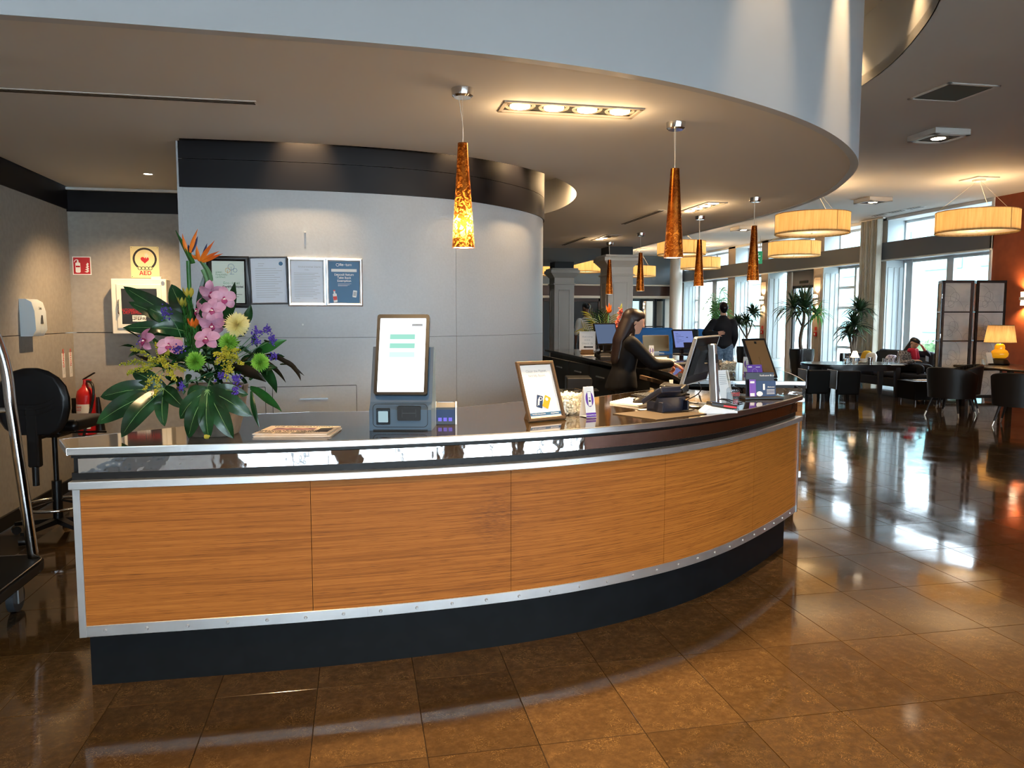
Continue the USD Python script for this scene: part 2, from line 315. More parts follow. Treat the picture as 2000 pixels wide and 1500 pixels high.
hc = offs(DRUM, .52)[25:]
part(ce, 'cove_side', band(hc, .01, 0, ZC, 4.7), 'ceiling_paint')
part(ce, 'cove_top', ext(hole, 4.7, 4.76), 'ceiling_paint')
# ================================================================ ALCOVE ON THE LEFT
wl = struct('wall_left', 'beige-grey panelled wall')
part(wl, 'panel', bx(XL - .1, XL, YR, YB, 1.455, 2.6), 'wall_beige'); part(wl, 'panel', bx(XL - .1, XL, YR, YB, 0, 1.449), 'wall_beige')
part(wl, 'backing', bx(XL - .2, XL - .1, YR, YB + .1, 0, 4.8), 'joint_dark'); part(wl, 'top_band', bx(XL - .1, XL + .012, YR, YB, 2.6, 2.84), 'band_black')
part(wl, 'upper_plaster', bx(XL - .1, XL, YR, 3.6, 2.84, 4.8), 'ceiling_paint')
part(wl, 'far_plaster', bx(XL - .2, XL, YB + .2, YF + .2, 0, 4.8), 'wall_beige')
struct_mesh('baseboard_left', bx(XL, XL + .018, YR, YB, 0, .11, .004), 'skirting_black')
wb = struct('wall_back', 'grey alcove wall behind the stool')
part(wb, 'panel', bx(XL, 1.2, YB, YB + .1, 1.455, 2.58), 'wall_beige'); part(wb, 'panel', bx(XL, 1.2, YB, YB + .1, 0, 1.449), 'wall_beige')
part(wb, 'top_band', bx(XL, 1.2, YB - .012, YB + .1, 2.58, 2.8), 'band_black'); part(wb, 'backing', bx(XL, 1.2, YB + .1, YB + .2, 0, 2.8), 'joint_dark')
struct_mesh('baseboard_back', bx(XL, 1.2, YB - .018, YB, 0, .11, .004), 'skirting_black')
struct_mesh('trim_1', bx(XL, -.9, YB - .05, YB - .012, 2.775, 2.799, .003), 'white_trim')
# ================================================================ CURVED WALL
wc = struct('wall_curved', 'curved grey panelled wall behind the desk')
SJ = [0, 2.06, WLEN]       # vertical joint near the kiosk's right
sj = 1.965
for s0, s1 in ((0.0, sj - .0015), (sj + .0015, 3.8), (3.803, WLEN)):
    part(wc, 'panel', band(wcut(s0, s1), 0, -.02, 1.453, 2.49), 'wall_grey'); part(wc, 'panel', band(wcut(s0, s1), 0, -.02, 0, 1.450), 'wall_grey')
part(wc, 'core', band(wcut(.005, WLEN), -.02, -.16, 0, 3.15), 'joint_dark')
part(wc, 'top_band', band(wcut(0, WLEN), .012, -.02, 2.683, 3.16), 'band_black'); part(wc, 'top_band', band(wcut(0, WLEN), .012, -.02, 2.49, 2.680), 'band_black')
part(wc, 'end_panel', bx(-1.205, -1.17, 5.715, 6.6, 0, 2.8), 'wall_grey')
for s, z in ((.83, 2.2), (.80, 1.545)):
    q = offs(DESK * 0 + 0, 0) if False else wcut(s, s + .1); part(wc, 'wall_plug', cyl((*offs(q, -.001)[0], z), (*offs(q, .006)[0], z), .007, .006, 10), 'white_trim')
for s0, s1 in ((.06, .53), (.58, 1.17)):      # low cupboard fronts set into the wall
    q = wcut(s0, s1); part(wc, 'cupboard_front', band(q, .004, -.004, .66, 1.10), 'wall_grey')
    mid = wcut((s0 + s1) / 2 - .11, (s0 + s1) / 2 + .09); part(wc, 'cupboard_handle', band(mid, .03, .018, 1.005, 1.017), 'aluminium_pre')
    e = [band(q, .0052, -.002, 1.099, 1.103)] + [band(wcut(s - .0018, s + .0018), .0052, -.002, .66, 1.10) for s in (s0, s1)]
    part(wc, 'cupboard_gap', e, 'joint_dark')
# ================================================================ WINDOW WALL (right), seen along its length
D2 = 13.18
OPEN = [(13.53, 16.73), (17.2, 19.31), (19.75, 22.24), (22.65, 24.4), (24.9, 28.6)]
wr = struct('wall_right', 'window wall with deep reveals, piers and a grey band')
ed = [13.53] + [v for o in OPEN for v in o][1:] + [YF]
for k in range(1, len(ed) - 1, 2):
    part(wr, 'pier', bx(XW, D2, ed[k], ed[k + 1], 0, ZC, .01), 'pier_tan')
    part(wr, 'pier_panel', front(J(rect(ed[k] + .07, .35, ed[k + 1] - .07, .38, .012), rect(ed[k] + .07, 2.7, ed[k + 1] - .07, 2.73, .012), rect(ed[k] + .07, .35, ed[k] + .09, 2.73, .012), rect(ed[k + 1] - .09, .35, ed[k + 1] - .07, 2.73, .012)), (0, 0, 0)) if False else
         J(*[bx(XW - .012, XW, a, b, c, d) for a, b, c, d in ((ed[k] + .06, ed[k] + .08, .35, 2.7), (ed[k + 1] - .08, ed[k + 1] - .06, .35, 2.7), (ed[k] + .06, ed[k + 1] - .06, .35, .37), (ed[k] + .06, ed[k + 1] - .06, 2.68, 2.7))]), 'pier_tan')
part(wr, 'band', bx(XW - .03, D2, 13.5, YF, 2.97, 3.40, .008), 'band_grey'); part(wr, 'band_moulding', bx(XW - .06, XW, 13.5, YF, 2.95, 2.985, .006), 'white_trim')
part(wr, 'head', bx(XW, D2, 13.5, YF, 3.93, ZC), 'white_trim')
for y0, y1 in OPEN:                                       # panelled far jambs of the recesses
    for z0, z1 in ((0, 2.97), (3.40, 3.93)):
        part(wr, 'reveal', bx(XW + .01, D2, y1 - .02, y1, z0, z1), 'reveal_grey')
    for a, b in ((.05, .17), (.22, .31), (.37, .52)):
        part(wr, 'reveal_panel', bx(XW + a, XW + b, y1 - .036, y1 - .02, .3, 2.8, .01), 'reveal_grey')
    part(wr, 'reveal_skirting', bx(XW + .01, D2, y1 - .045, y1 - .02, 0, .22, .008), 'reveal_grey')
part(wr, 'plaster', bx(XW, XW + .3, YR, 13.5, 0, ZC), 'orange_wall', label='burnt orange wall')
part(wr, 'corner_trim', bx(XW - .03, XW + .3, 13.5, 13.56, 0, ZC, .006), 'white_trim')
struct_mesh('baseboard_right', bx(XW - .02, XW, YR, 13.5, 0, .12, .005), 'skirting_black')
def window(n, y0, y1, z0, z1, mull=(), bars=(), x=13.12, fm='window_white', f=.06, label=None):
    w = thing(f'window_{n}', label or 'tall white framed window', None, kind='structure')
    part(w, 'frame', J(bx(x - .04, x + .04, y0, y1, z0, z0 + f, .006), bx(x - .04, x + .04, y0, y1, z1 - f, z1, .006), bx(x - .04, x + .04, y0, y0 + f, z0, z1, .006), bx(x - .04, x + .04, y1 - f, y1, z0, z1, .006)), fm)
    cuts = [y0 + f]
    for a, b in mull: part(w, 'mullion', bx(x - .05, x + .05, a, b, z0, z1, .006), fm); cuts += [a, b]
    cuts.append(y1 - f); bays = [(cuts[i], cuts[i + 1]) for i in range(0, len(cuts), 2)]
    for a, b in bays: part(w, 'pane', bx(x - .004, x + .004, a, b, z0 + f, z1 - f), 'pane_glass', smooth=False)
    for i, z in bars: part(w, 'glazing_bar', bx(x - .035, x + .035, bays[i][0], bays[i][1], z - .035, z + .035, .005), fm)
window(1, 13.53, 16.73, .08, 2.97, [(15.08, 15.28), (16.38, 16.6)], [], label='large window behind the sofa and folding screen')
window(2, 17.2, 19.31, .08, 2.97, [(18.5, 18.58)], [(1, 2.40), (1, 1.85), (1, 1.30), (1, .77)], label='multi-pane window beside the cream curtain')
window(3, 22.65, 24.4, .08, 2.97, [], [(0, 1.3)], label='narrow window behind the tall palm')
window(4, 24.9, 28.6, .08, 2.97, [(26.7, 27.05), (28.1, 28.3)], [(2, 2.25), (2, 1.4)], label='window beyond the standing man')
for k, (y0, y1) in enumerate(OPEN): window(5 + k, y0, y1, 3.40, 3.93, [((y0 + y1) / 2 - .1, (y0 + y1) / 2 + .02)] if y1 - y0 > 2 else [], label='clerestory window under the ceiling')
d = thing('door_1', 'glazed lobby door with a dark frame and beige head panel', None, kind='structure')
part(d, 'head_panel', bx(13.08, 13.16, 19.75, 21.6, 2.52, 2.97), 'pier_tan'); part(d, 'post', cyl((13.1, 21.75, 0), (13.1, 21.75, 2.97), .11, n=20), 'pier_tan')
part(d, 'frame', J(bx(13.08, 13.16, 21.52, 21.6, 0, 2.52), bx(13.08, 13.16, 19.75, 21.6, 2.46, 2.54), bx(13.08, 13.16, 19.75, 19.83, 0, 2.52), bx(13.08, 13.16, 20.66, 20.72, 0, 2.5)), 'door_frame_dark')
for a, b in ((19.83, 20.66), (20.72, 21.52)): part(d, 'pane', bx(13.116, 13.124, a, b, .05, 2.46), 'pane_glass', smooth=False)
part(d, 'side_pane', bx(13.116, 13.124, 21.86, 22.2, .05, 2.95), 'pane_glass', smooth=False)
part(d, 'door_sign', bx(13.06, 13.08, 20.75, 21.2, 2.6, 2.68, .004), 'black_metal')
# ================================================================ FAR WALL
fw = struct('wall_far', 'far lobby wall, slate blue above dark wood panelling')
part(fw, 'upper_plaster', bx(XL, XW + .5, YF, YF + .2, 2.82, ZC), 'slate_blue'); part(fw, 'wood_fascia', bx(XL, XW, YF - .25, YF + .1, 2.42, 2.80, .01), 'dark_wood')
part(fw, 'upper_trim', bx(XL, XW, YF - .3, YF, 2.80, 2.86, .01), 'cream_trim'); part(fw, 'trim', bx(XL, XW, YF - .28, YF, 2.32, 2.42, .012), 'cream_trim')
part(fw, 'lower_plaster', bx(XL, XW + .5, YF, YF + .2, 0, 2.82), 'cream_trim')
dd = thing('door_2', 'row of dark framed mirrored doors at the far end', None, kind='structure')
xs = [9.75, 10.35, 10.95, 11.5, 11.95]
for i in range(4):
    a, b = xs[i], xs[i + 1]; r = (-6, 9, -4, 12)[i]
    leaf = J(bx(a, a + .07, -.03, .03, .02, 2.3), bx(b - .07, b, -.03, .03, .02, 2.3), bx(a, b, -.03, .03, 2.22, 2.3), bx(a, b, -.03, .03, .02, .1), bx(a, b, -.02, .02, 1.2, 1.24))
    c = np.array([(a + b) / 2, 0, 0]); leaf.apply_translation(-c); glass = bx(-(b - a) / 2 + .07, (b - a) / 2 - .07, -.006, .006, .1, 2.22)
    part(dd, 'door_frame', T(leaf, (c[0], YF - .13, 0), r), 'black_metal'); part(dd, 'mirror_pane', T(glass, (c[0], YF - .13, 0), r), 'mirror')
dk = thing('door_3', 'dark doorway between the white columns', None, kind='structure')
part(dk, 'frame', J(bx(6.9, 7.0, YF - .1, YF, 0, 2.32), bx(9.2, 9.3, YF - .1, YF, 0, 2.32), bx(6.9, 9.3, YF - .1, YF, 2.2, 2.32)), 'dark_wood')
part(dk, 'leaf', bx(7.0, 8.1, YF - .06, YF, 0, 2.2, .01), 'black_metal'); part(dk, 'leaf', bx(8.11, 9.2, YF - .06, YF, 0, 2.2, .01), 'black_metal')
# ================================================================ REAR WALL (behind the camera): the glazed front that lights the desk
rw = struct('wall_rear', 'glazed entrance front behind the camera')
part(rw, 'head', bx(XL, XW + .5, YR - .3, YR, 3.3, ZC + .1), 'pier_tan'); part(rw, 'sill', bx(XL, XW + .5, YR - .3, YR, -.05, .3), 'pier_tan')
bays = [(XL + .3, .2), (.8, 3.4), (4.0, 6.6), (7.2, 9.8), (10.2, 12.3)]
prev = XL
for k, (a, b) in enumerate(bays):
    part(rw, 'pier', bx(prev, a, YR - .3, YR, .3, 3.3), 'pier_tan'); prev = b
    w = thing(f'window_{20 + k}', 'tall entrance window behind the camera', None, kind='structure'); c = (a + b) / 2
    part(w, 'frame', J(bx(a, a + .07, YR - .2, YR - .1, .3, 3.3), bx(b - .07, b, YR - .2, YR - .1, .3, 3.3), bx(c - .04, c + .04, YR - .2, YR - .1, .3, 3.3), bx(a, b, YR - .2, YR - .1, .3, .38), bx(a, b, YR - .2, YR - .1, 3.22, 3.3), bx(a, b, YR - .2, YR - .1, 2.3, 2.36)), 'door_frame_dark')
    part(w, 'pane', bx(a + .07, c - .04, YR - .154, YR - .146, .38, 3.22), 'pane_glass', smooth=False); part(w, 'pane', bx(c + .04, b - .07, YR - .154, YR - .146, .38, 3.22), 'pane_glass', smooth=False)
part(rw, 'pier', bx(prev, XW + .5, YR - .3, YR, .3, 3.3), 'pier_tan')
# ================================================================ SQUARE COLUMNS
def column(cx, cy):
    c = struct('column', 'square cream column with a stepped capital'); w = .225
    part(c, 'shaft', bx(cx - w, cx + w, cy - w, cy + w, 0, 2.66, .006), 'column_paint')
    for sx, sy in ((-1, 0), (0, -1)):
        def pl(a, b, z0, z1): return bx(cx + a, cx + b, cy - w - .012, cy - w, z0, z1, .004) if sy else bx(cx - w - .012, cx - w, cy + a, cy + b, z0, z1, .004)
        part(c, 'panel_moulding', J(pl(-.13, -.11, .5, 2.2), pl(.11, .13, .5, 2.2), pl(-.13, .13, .5, .52), pl(-.13, .13, 2.18, 2.2)), 'column_paint')
    part(c, 'collar', bx(cx - w - .025, cx + w + .025, cy - w - .025, cy + w + .025, 2.30, 2.335, .01), 'column_paint')
    part(c, 'capital', J(hull([(cx + sx * (w + e), cy + sy * (w + e), z) for e, z in ((.0, 2.45), (.085, 2.55)) for sx in (-1, 1) for sy in (-1, 1)]), bx(cx - w - .1, cx + w + .1, cy - w - .1, cy + w + .1, 2.55, 2.62, .008), bx(cx - w - .07, cx + w + .07, cy - w - .07, cy + w + .07, 2.62, 2.66, .008)), 'column_paint')
    part(c, 'neck', bx(cx - w + .01, cx + w - .01, cy - w + .01, cy + w - .01, 2.66, ZS), 'joint_dark'); part(c, 'base', bx(cx - w - .03, cx + w + .03, cy - w - .03, cy + w + .03, 0, .16, .01), 'column_paint')
column(4.43, 12.9); column(4.43, 16.6)
struct_mesh('column', cyl((12.15, 28.3, 0), (12.15, 28.3, ZC), .24, n=28), 'column_paint', 'round pale column at the far corner')
# ================================================================ OUTSIDE
pm('paving', '9a9b98', .8); pm('facade', '6d8384', .8); pm('facade_glass', '5f9496', .4); nm('hedge_green', '3d5a3c', '6c8a5c', 8, rough=.8); leafmat('tree_leaf', '5f7d4d', '8aa56e', .6, .3)
solo('pavement', 'pale concrete pavement outside the windows', 'pavement', bx(-40, 60, -40, 70, -.3, -.13), 'paving', kind='structure')
ob = thing('office_building', 'pale office building across the street, seen through the windows', 'building', (30, 22, -.13))
part(ob, 'wall', bx(0, 1, -30, 40, 0, 7.4), 'facade')
for i in range(16):
    for z0 in (.9, 4.2): g = part(ob, 'window', bx(-.06, .02, -26 + i * 3.8, -23.4 + i * 3.8, z0, z0 + 2.2, .02), 'facade_glass')
ld = rng
def hedge_mesh(lx, ly, lz, n, seed):
    r = np.random.default_rng(seed); c = np.c_[r.uniform(-lx, lx, n), r.uniform(-ly, ly, n), r.uniform(0, lz, n)]; V = []; F = []
    for i in range(n):
        a = r.normal(size=3); a /= np.linalg.norm(a); b = np.cross(a, r.normal(size=3)); b /= np.linalg.norm(b); s = r.uniform(.05, .1)
        V += [c[i] - a * s, c[i] + b * s * .5, c[i] + a * s, c[i] - b * s * .5]; k = 4 * i; F += [(k, k + 1, k + 2), (k, k + 2, k + 3)]
    return J(trimesh.Trimesh(np.array(V), np.array(F), process=False), bx(-lx * .85, lx * .85, -ly, ly, 0, lz * .9))
solo('hedge', 'clipped green hedge outside the large window', 'hedge', T(hedge_mesh(.5, 3.2, .95, 2500, 3), (18.6, 19.5, -.13)), 'hedge_green')
# ================================================================ RECEPTION DESK
MAT['teak'] = usdkit.material(stage, '/World/Looks/teak', {'g': ('geometry', {}), 'm': ('mapping', {'scale': (1.6, 1.6, 150.)}), 'n': ('noise_texture', {'scale': 1.0, 'detail': 5.0, 'roughness': .62}), 'r': ('rgb_ramp', {'ramp': [(.3, srgb('7d491a')), (.5, srgb('9c5f23')), (.7, srgb('ae6d2c'))]}),
    'm2': ('mapping', {'scale': (9., 9., 420.)}), 'n2': ('noise_texture', {'scale': 1.0, 'detail': 2.0}), 'r2': ('rgb_ramp', {'ramp': [(.30, srgb('5b3a22')), (.42, (1, 1, 1))]}), 'x': ('mix', {'mix_type': 'multiply', 'fac': .55}),
    'm3': ('mapping', {'location': (-.62, -3.45, -.66), 'mapping_type': 'point'}), 'n3': ('noise_texture', {'scale': 5.0, 'detail': 4.0}), 'len': ('vector_math', {'math_type': 'length'}), 'ms': ('map_range', {'from_min': .04, 'from_max': .17, 'to_min': 1., 'to_max': 0., 'clamp': True}), 'mm': ('math', {'math_type': 'multiply'}), 'mg': ('map_range', {'from_min': .45, 'from_max': .62, 'to_min': 0., 'to_max': .7, 'clamp': True}), 'm4': ('mapping', {'scale': (6., 6., 90.)}),
    'xs': ('mix', {'mix_type': 'mix', 'color2': srgb('4d2c22')}), 'b': ('bump', {'strength': .4, 'distance': .0006}), 'p': ('principled_bsdf', {'roughness': .5, 'specular_ior_level': .22})},
    [('g.position', 'm.vector'), ('m.vector', 'n.vector'), ('n.fac', 'r.fac'), ('g.position', 'm2.vector'), ('m2.vector', 'n2.vector'), ('n2.fac', 'r2.fac'), ('r.color', 'x.color1'), ('r2.color', 'x.color2'),
     ('g.position', 'm3.vector'), ('m3.vector', 'len.vector1'), ('len.value', 'ms.value'), ('g.position', 'm4.vector'), ('m4.vector', 'n3.vector'), ('n3.fac', 'mg.value'), ('ms.result', 'mm.value1'), ('mg.result', 'mm.value2'), ('mm.value', 'xs.fac'), ('x.color', 'xs.color1'), ('xs.color', 'p.base_color'), ('n2.fac', 'b.height'), ('b.normal', 'p.normal')], surface='p.BSDF')
nm('brushed_steel', 'c9cccd', 'd6d8d8', 3, rough=.27, metal=1.0, stretch=(4, 4, 250)); nm('aluminium', 'c3c8cb', 'd0d4d6', 6, rough=.33, metal=.85)
nm('polished_band', 'c6c8ca', 'd2d3d4', 3, rough=.035, metal=1.0, bump=.006); nm('plinth_black', '05080b', '0a0e12', 12, rough=.55, specular_ior_level=.2); pm('recess_black', '0b0a0a', .4, specular_ior_level=.3); pm('rivet', 'b4b9bc', .4, .6)
nm('stone_top', '1b150c', '2c2213', 22, rough=.055, detail=6, specular_ior_level=.8); nm('veneer_end', 'c9cdd0', 'd4d7d9', 4, rough=.4)
DZ = 1.06
desk = thing('reception_desk', 'large curved reception desk with orange-brown wood front, steel trims and dark polished top', 'desk')
back = [(-1.31, 3.70), (-.78, 4.08), (-.58, 4.46), (-.28, 4.50), (.08, 4.45), (.6, 4.55), (1.0, 4.78), (1.55, 4.95), (2.0, 5.3), (2.3, 5.5), (2.55, 5.15), (2.66, 4.98)]
oi = offs(DESK, -.012)
top_poly = Polygon(np.r_[oi, back[::-1]]).buffer(0)
part(desk, 'worktop', ext(top_poly, DZ - .028, DZ - .0005), 'stone_top')
part(desk, 'worktop_edge', band(DESK, 0, -.012, DZ - .031, DZ, .003), 'brushed_steel', label='brushed steel edge of the worktop')
bl = spline(back[:2], 4); part(desk, 'worktop_side', J(band(np.array([(-1.31, 3.70), DESK[0]]), .002, -.012, DZ - .031, DZ, .003)), 'brushed_steel')
part(desk, 'back_edge', J(*[band(np.array([back[i + 1], back[i]]), .004, -.004, DZ - .03, DZ, .001) for i in range(len(back) - 1)]), 'brushed_steel')
body = Polygon(np.r_[offs(DESK, -.06), [(p[0] * .96 + .03, p[1] - .05) for p in back[::-1]]]).buffer(0)
part(desk, 'carcass', ext(body.buffer(-.004), .245, DZ - .03), 'recess_black'); part(desk, 'plinth', ext(body.buffer(-.03), 0, .25), 'plinth_black')
part(desk, 'plinth', band(DESK[3:-3], -.085, -.12, 0, .247), 'plinth_black')
pb = [0.03, 1.05, 1.89, 2.29, 2.95, 3.83, DLEN - .02]
for a, b in zip(pb[:-1], pb[1:]): part(desk, 'polished_panel', band(dcut(a + .001, b - .001), -.030, -.055, .948, 1.012, .002), 'polished_band')
part(desk, 'recess_strip', band(DESK, -.045, -.075, .915, .949), 'recess_black'); part(desk, 'recess_strip', band(DESK, -.045, -.075, 1.011, DZ - .03), 'recess_black')
part(desk, 'middle_rail', band(DESK, .003, -.06, .884, .917, .003), 'aluminium')
wj = [.035, .97, 1.89, 2.81, 3.73, DLEN - .02]
for a, b in zip(wj[:-1], wj[1:]): part(desk, 'wood_panel', band(dcut(a + .0012, b - .0012), -.022, -.05, .27, .886, .001), 'teak')
part(desk, 'bottom_rail', band(dcut(.02, 1.21 - .0005), -.018, -.05, .243, .292, .002), 'aluminium'); part(desk, 'bottom_rail', band(dcut(1.21, 2.86 - .0005), -.018, -.05, .243, .292, .002), 'aluminium'); part(desk, 'bottom_rail', band(dcut(2.86, DLEN - .01), -.018, -.05, .243, .292, .002), 'aluminium')
part(desk, 'corner_strip', band(dcut(0.008, .036), -.016, -.055, .243, .886, .002), 'aluminium'); part(desk, 'corner_strip', band(dcut(DLEN - .022, DLEN - .004), -.012, -.055, .243, .886, .002), 'aluminium')
for k in range(27):
    s = .11 + .1655 * k
    if s > DLEN - .05: break
    q = dcut(s, s + .02); a = offs(q, -.019)[0]; b = offs(q, -.0125)[0]
    part(desk, 'rivet', cyl((*a, .268 - .0015 * (k % 3)), (*b, .268 - .0015 * (k % 3)), .0085, .005, 10), 'rivet')
# lights under the polished band shine on the rail
# ================================================================ LIGHT FITTINGS
em('lamp_glow', 'ffe0ae', 9.0); em('small_lamp_glow', 'ffe6c4', 7.0); em('diffuser_glow', 'ffe9c9', 1.6); pm('fitting_grey', 'a49a8e', .45, .2); pm('chrome', 'd0d1d2', .12, 1.0); pm('cable_clear', 'cfc8ba', .4); pm('fitting_white', 'dddbd6', .5); pm('slot_dark', '3a3732', .7); pm('vent_dark', '4b5149', .7)
MAT['copper_leaf'] = usdkit.material(stage, '/World/Looks/copper_leaf', {'g': ('texture_coordinate', {}), 'n': ('noise_texture', {'scale': 16.0, 'detail': 8.0, 'roughness': .75}), 'r': ('rgb_ramp', {'ramp': [(.3, srgb('6e2f10')), (.5, srgb('a8571c')), (.72, srgb('cf8336'))]}),
    'n2': ('noise_texture', {'scale': 42.0, 'detail': 5.0, 'distortion': 1.5}), 'r2': ('rgb_ramp', {'ramp': [(.5, (.008, .008, .008)), (.66, (.3, .3, .3))]}), 'bw': ('rgb_to_bw', {}), 'p': ('principled_bsdf', {'roughness': .24, 'metallic': .95}), 't': ('translucent_bsdf', {'color': srgb('ffb04a')}), 'x': ('mix_closure', {}), 'b': ('bump', {'strength': .3, 'distance': .001})},
    [('g.object', 'n.vector'), ('n.fac', 'r.fac'), ('r.color', 'p.base_color'), ('g.object', 'n2.vector'), ('n2.fac', 'r2.fac'), ('r2.color', 'bw.color'), ('bw.val', 'x.fac'), ('n.fac', 'b.height'), ('b.normal', 'p.normal'), ('p.BSDF', 'x.closure1'), ('t.BSDF', 'x.closure2')], surface='x.closure')
MAT['shade_fabric'] = usdkit.material(stage, '/World/Looks/shade_fabric', {'g': ('texture_coordinate', {}), 'm': ('mapping', {'scale': (30., 30., 2.)}), 'n': ('noise_texture', {'scale': 1.0, 'detail': 4.0}), 'r': ('rgb_ramp', {'ramp': [(.35, srgb('c4a572')), (.65, srgb('d4b987'))]}), 'p': ('diffuse_bsdf', {}), 't': ('translucent_bsdf', {}), 'x': ('mix_closure', {'fac': .45})},
    [('g.object', 'm.vector'), ('m.vector', 'n.vector'), ('n.fac', 'r.fac'), ('r.color', 'p.color'), ('r.color', 't.color'), ('p.BSDF', 'x.closure1'), ('t.BSDF', 'x.closure2')], surface='x.closure')
MAT['diffuser_white'] = usdkit.material(stage, '/World/Looks/diffuser_white', {'p': ('diffuse_bsdf', {'color': (.8, .8, .78)}), 't': ('translucent_bsdf', {'color': (.9, .88, .82)}), 'x': ('mix_closure', {'fac': .6})}, [('p.BSDF', 'x.closure1'), ('t.BSDF', 'x.closure2')], surface='x.closure')
def trough(x0, x1, y0, y1, label, lit, tilt):
    t = thing('recessed_downlight', label, 'ceiling light', (0, 0, 0))
    part(t, 'trim', J(bx(x0 - .012, x1 + .012, y0 - .012, y0 + .01, ZS - .008, ZS + .004), bx(x0 - .012, x1 + .012, y1 - .01, y1 + .012, ZS - .008, ZS + .004), bx(x0 - .012, x0 + .01, y0, y1, ZS - .008, ZS + .004), bx(x1 - .01, x1 + .012, y0, y1, ZS - .008, ZS + .004)), 'fitting_grey')
    part(t, 'housing', J(bx(x0, x1, y0, y1, ZS + .1, ZS + .11), bx(x0, x1, y0, y0 + .004, ZS, ZS + .1), bx(x0, x1, y1 - .004, y1, ZS, ZS + .1), bx(x0, x0 + .004, y0, y1, ZS, ZS + .1), bx(x1 - .004, x1, y0, y1, ZS, ZS + .1)), 'slot_dark')
    horiz = x1 - x0 > y1 - y0; L = max(x1 - x0, y1 - y0) / 4
    for k in range(4):
        c = (x0 + L * (k + .5), (y0 + y1) / 2) if horiz else ((x0 + x1) / 2, y0 + L * (k + .5)); on = lit[k]
        o = part(t, 'gimbal', T(lathe([(.086, .0), (.09, .006), (.075, .012), (.068, .004)], 28), (*c, ZS + .0), rx=0), 'fitting_grey')
        part(t, 'lamp', T(lathe([(0.0, .006), (.045, .004), (.056, 0), (.06, .008), (.056, .03), (.03, .05), (0, .055)], 24), (*c, ZS - .004)), 'lamp_glow' if on else 'chrome')
        if on: lamp(t, 'beam', (*c, ZS - .03), on, .03, cone=48, soft=.7, direction=tilt); lamp(t, 'spill', (*c, ZS - .11), on * .012, .03)
    return t
trough(.83, 1.63, 4.33, 4.53, 'recessed four lamp ceiling light between the two nearest copper pendants', (20, 20, 20, 20), (.05, -.14, -1))
trough(3.62, 3.82, 7.62, 8.42, 'recessed four lamp ceiling light to the right of the second copper pendant', (16, 16, 16, 16), (-.15, 0, -1))
trough(3.60, 3.80, 10.9, 11.7, 'recessed ceiling light near the square columns with two lamps lit', (0, 0, 14, 14), (-.1, 0, -1))
def slot(name, label, x0, x1, y0, y1, along):
    t = thing(name, label, 'air vent'); z = ZS
    part(t, 'flange', bx(x0, x1, y0, y1, z - .004, z), 'fitting_white')
    for k in (0, 1):
        w = (y1 - y0) if along == 'x' else (x1 - x0); a = .18 * w + k * .36 * w
        part(t, 'slot', bx(x0 + .01, x1 - .01, y0 + a, y0 + a + .26 * w, z - .0055, z - .003) if along == 'x' else bx(x0 + a, x0 + a + .26 * w, y0 + .01, y1 - .01, z - .0055, z - .003), 'slot_dark')
slot('slot_diffuser', 'long slim slot diffuser in the soffit at the upper left', -2.5, -.54, 4.60, 4.68, 'x')
slot('slot_diffuser', 'slim slot diffuser left of the second copper pendant', 3.33, 3.43, 8.30, 9.62, 'y')
slot('slot_diffuser', 'slim slot diffuser just right of the curved wall', 3.33, 3.43, 11.25, 12.6, 'y')
for loc, lab, pw in (((-1.72, 7.08, ZS), 'small round downlight over the alcove with the defibrillator', 14),):
    t = thing('downlight', lab, 'ceiling light', loc)
    part(t, 'rim', lathe([(.034, 0), (.05, -.003), (.052, 0), (.05, .004)], 24), 'fitting_white'); part(t, 'lamp', lathe([(0, -.004), (.033, -.002), (.035, .0), (.03, .01), (0, .012)], 20), 'small_lamp_glow')
    lamp(t, 'beam', (0, 0, -.03), pw, .03, cone=50, soft=.8, direction=(-.25, .25, -1))
def wallspot(x, y, z, lab, pw, d, cone=34):
    t = thing('downlight', lab, 'ceiling light', (x, y, z))
    part(t, 'rim', lathe([(.026, 0), (.04, -.003), (.042, 0), (.04, .004)], 20), 'fitting_white'); part(t, 'lamp', lathe([(0, -.004), (.025, -.002), (.027, 0), (.02, .01), (0, .012)], 16), 'small_lamp_glow')
    lamp(t, 'beam', (0, 0, -.02), pw, .02, cone=cone, soft=.9, direction=d)
for s, o, pw, lb in ((.83, .06, 30, 'above the framed certificates'), (1.98, .06, 16, 'behind the nearest copper pendant'), (2.62, .07, 26, 'near the rounded right end')):
    a = offs(wcut(s, s + .1), o)[0]; q = wcut(s, s + .1); n = (q[0] - a); wallspot(a[0], a[1], ZS + .35, 'small spotlight hidden in the slot over the curved wall, ' + lb, pw, (n[0] * 1.2, n[1] * 1.2, -1))
wallspot(1.98, 7.5, ZS + .355, 'small downlight in the ceiling cove at the right end of the curved wall', 22, (-.1, .1, -1), 85)
dq = np.array([1000 + FPX * ((p[0] * RT[0] + p[1] * RT[1]) / (p[0] * FW[0] + p[1] * FW[1] + 1.4 * FW[2])) for p in DRUM[:230]])
for s_, x_, pw, cn, lb in ((None, 1490, 19, 15, 'front right of the blue-grey drum'), (None, 1638, 40, 14, 'right end of the blue-grey drum, nearer'), (0, (4.55, 6.05), 5, 40, 'right end of the blue-grey drum, middle'), (0, (4.98, 7.6), 9, 44, 'right end of the blue-grey drum, farther')):
    if s_ is None:
        k_ = int(np.argmin(np.abs(dq[:int(np.argmax(dq))] - x_))); o_ = offs(DRUM, .27)[k_]; d_ = (DRUM[k_][0] - o_[0], DRUM[k_][1] - o_[1], -1.75)
    else: o_, d_ = x_, (0, 0, -1)
    wallspot(o_[0], o_[1], 4.69, 'small spotlight in the ceiling cove at the ' + lb, pw, d_, cn)
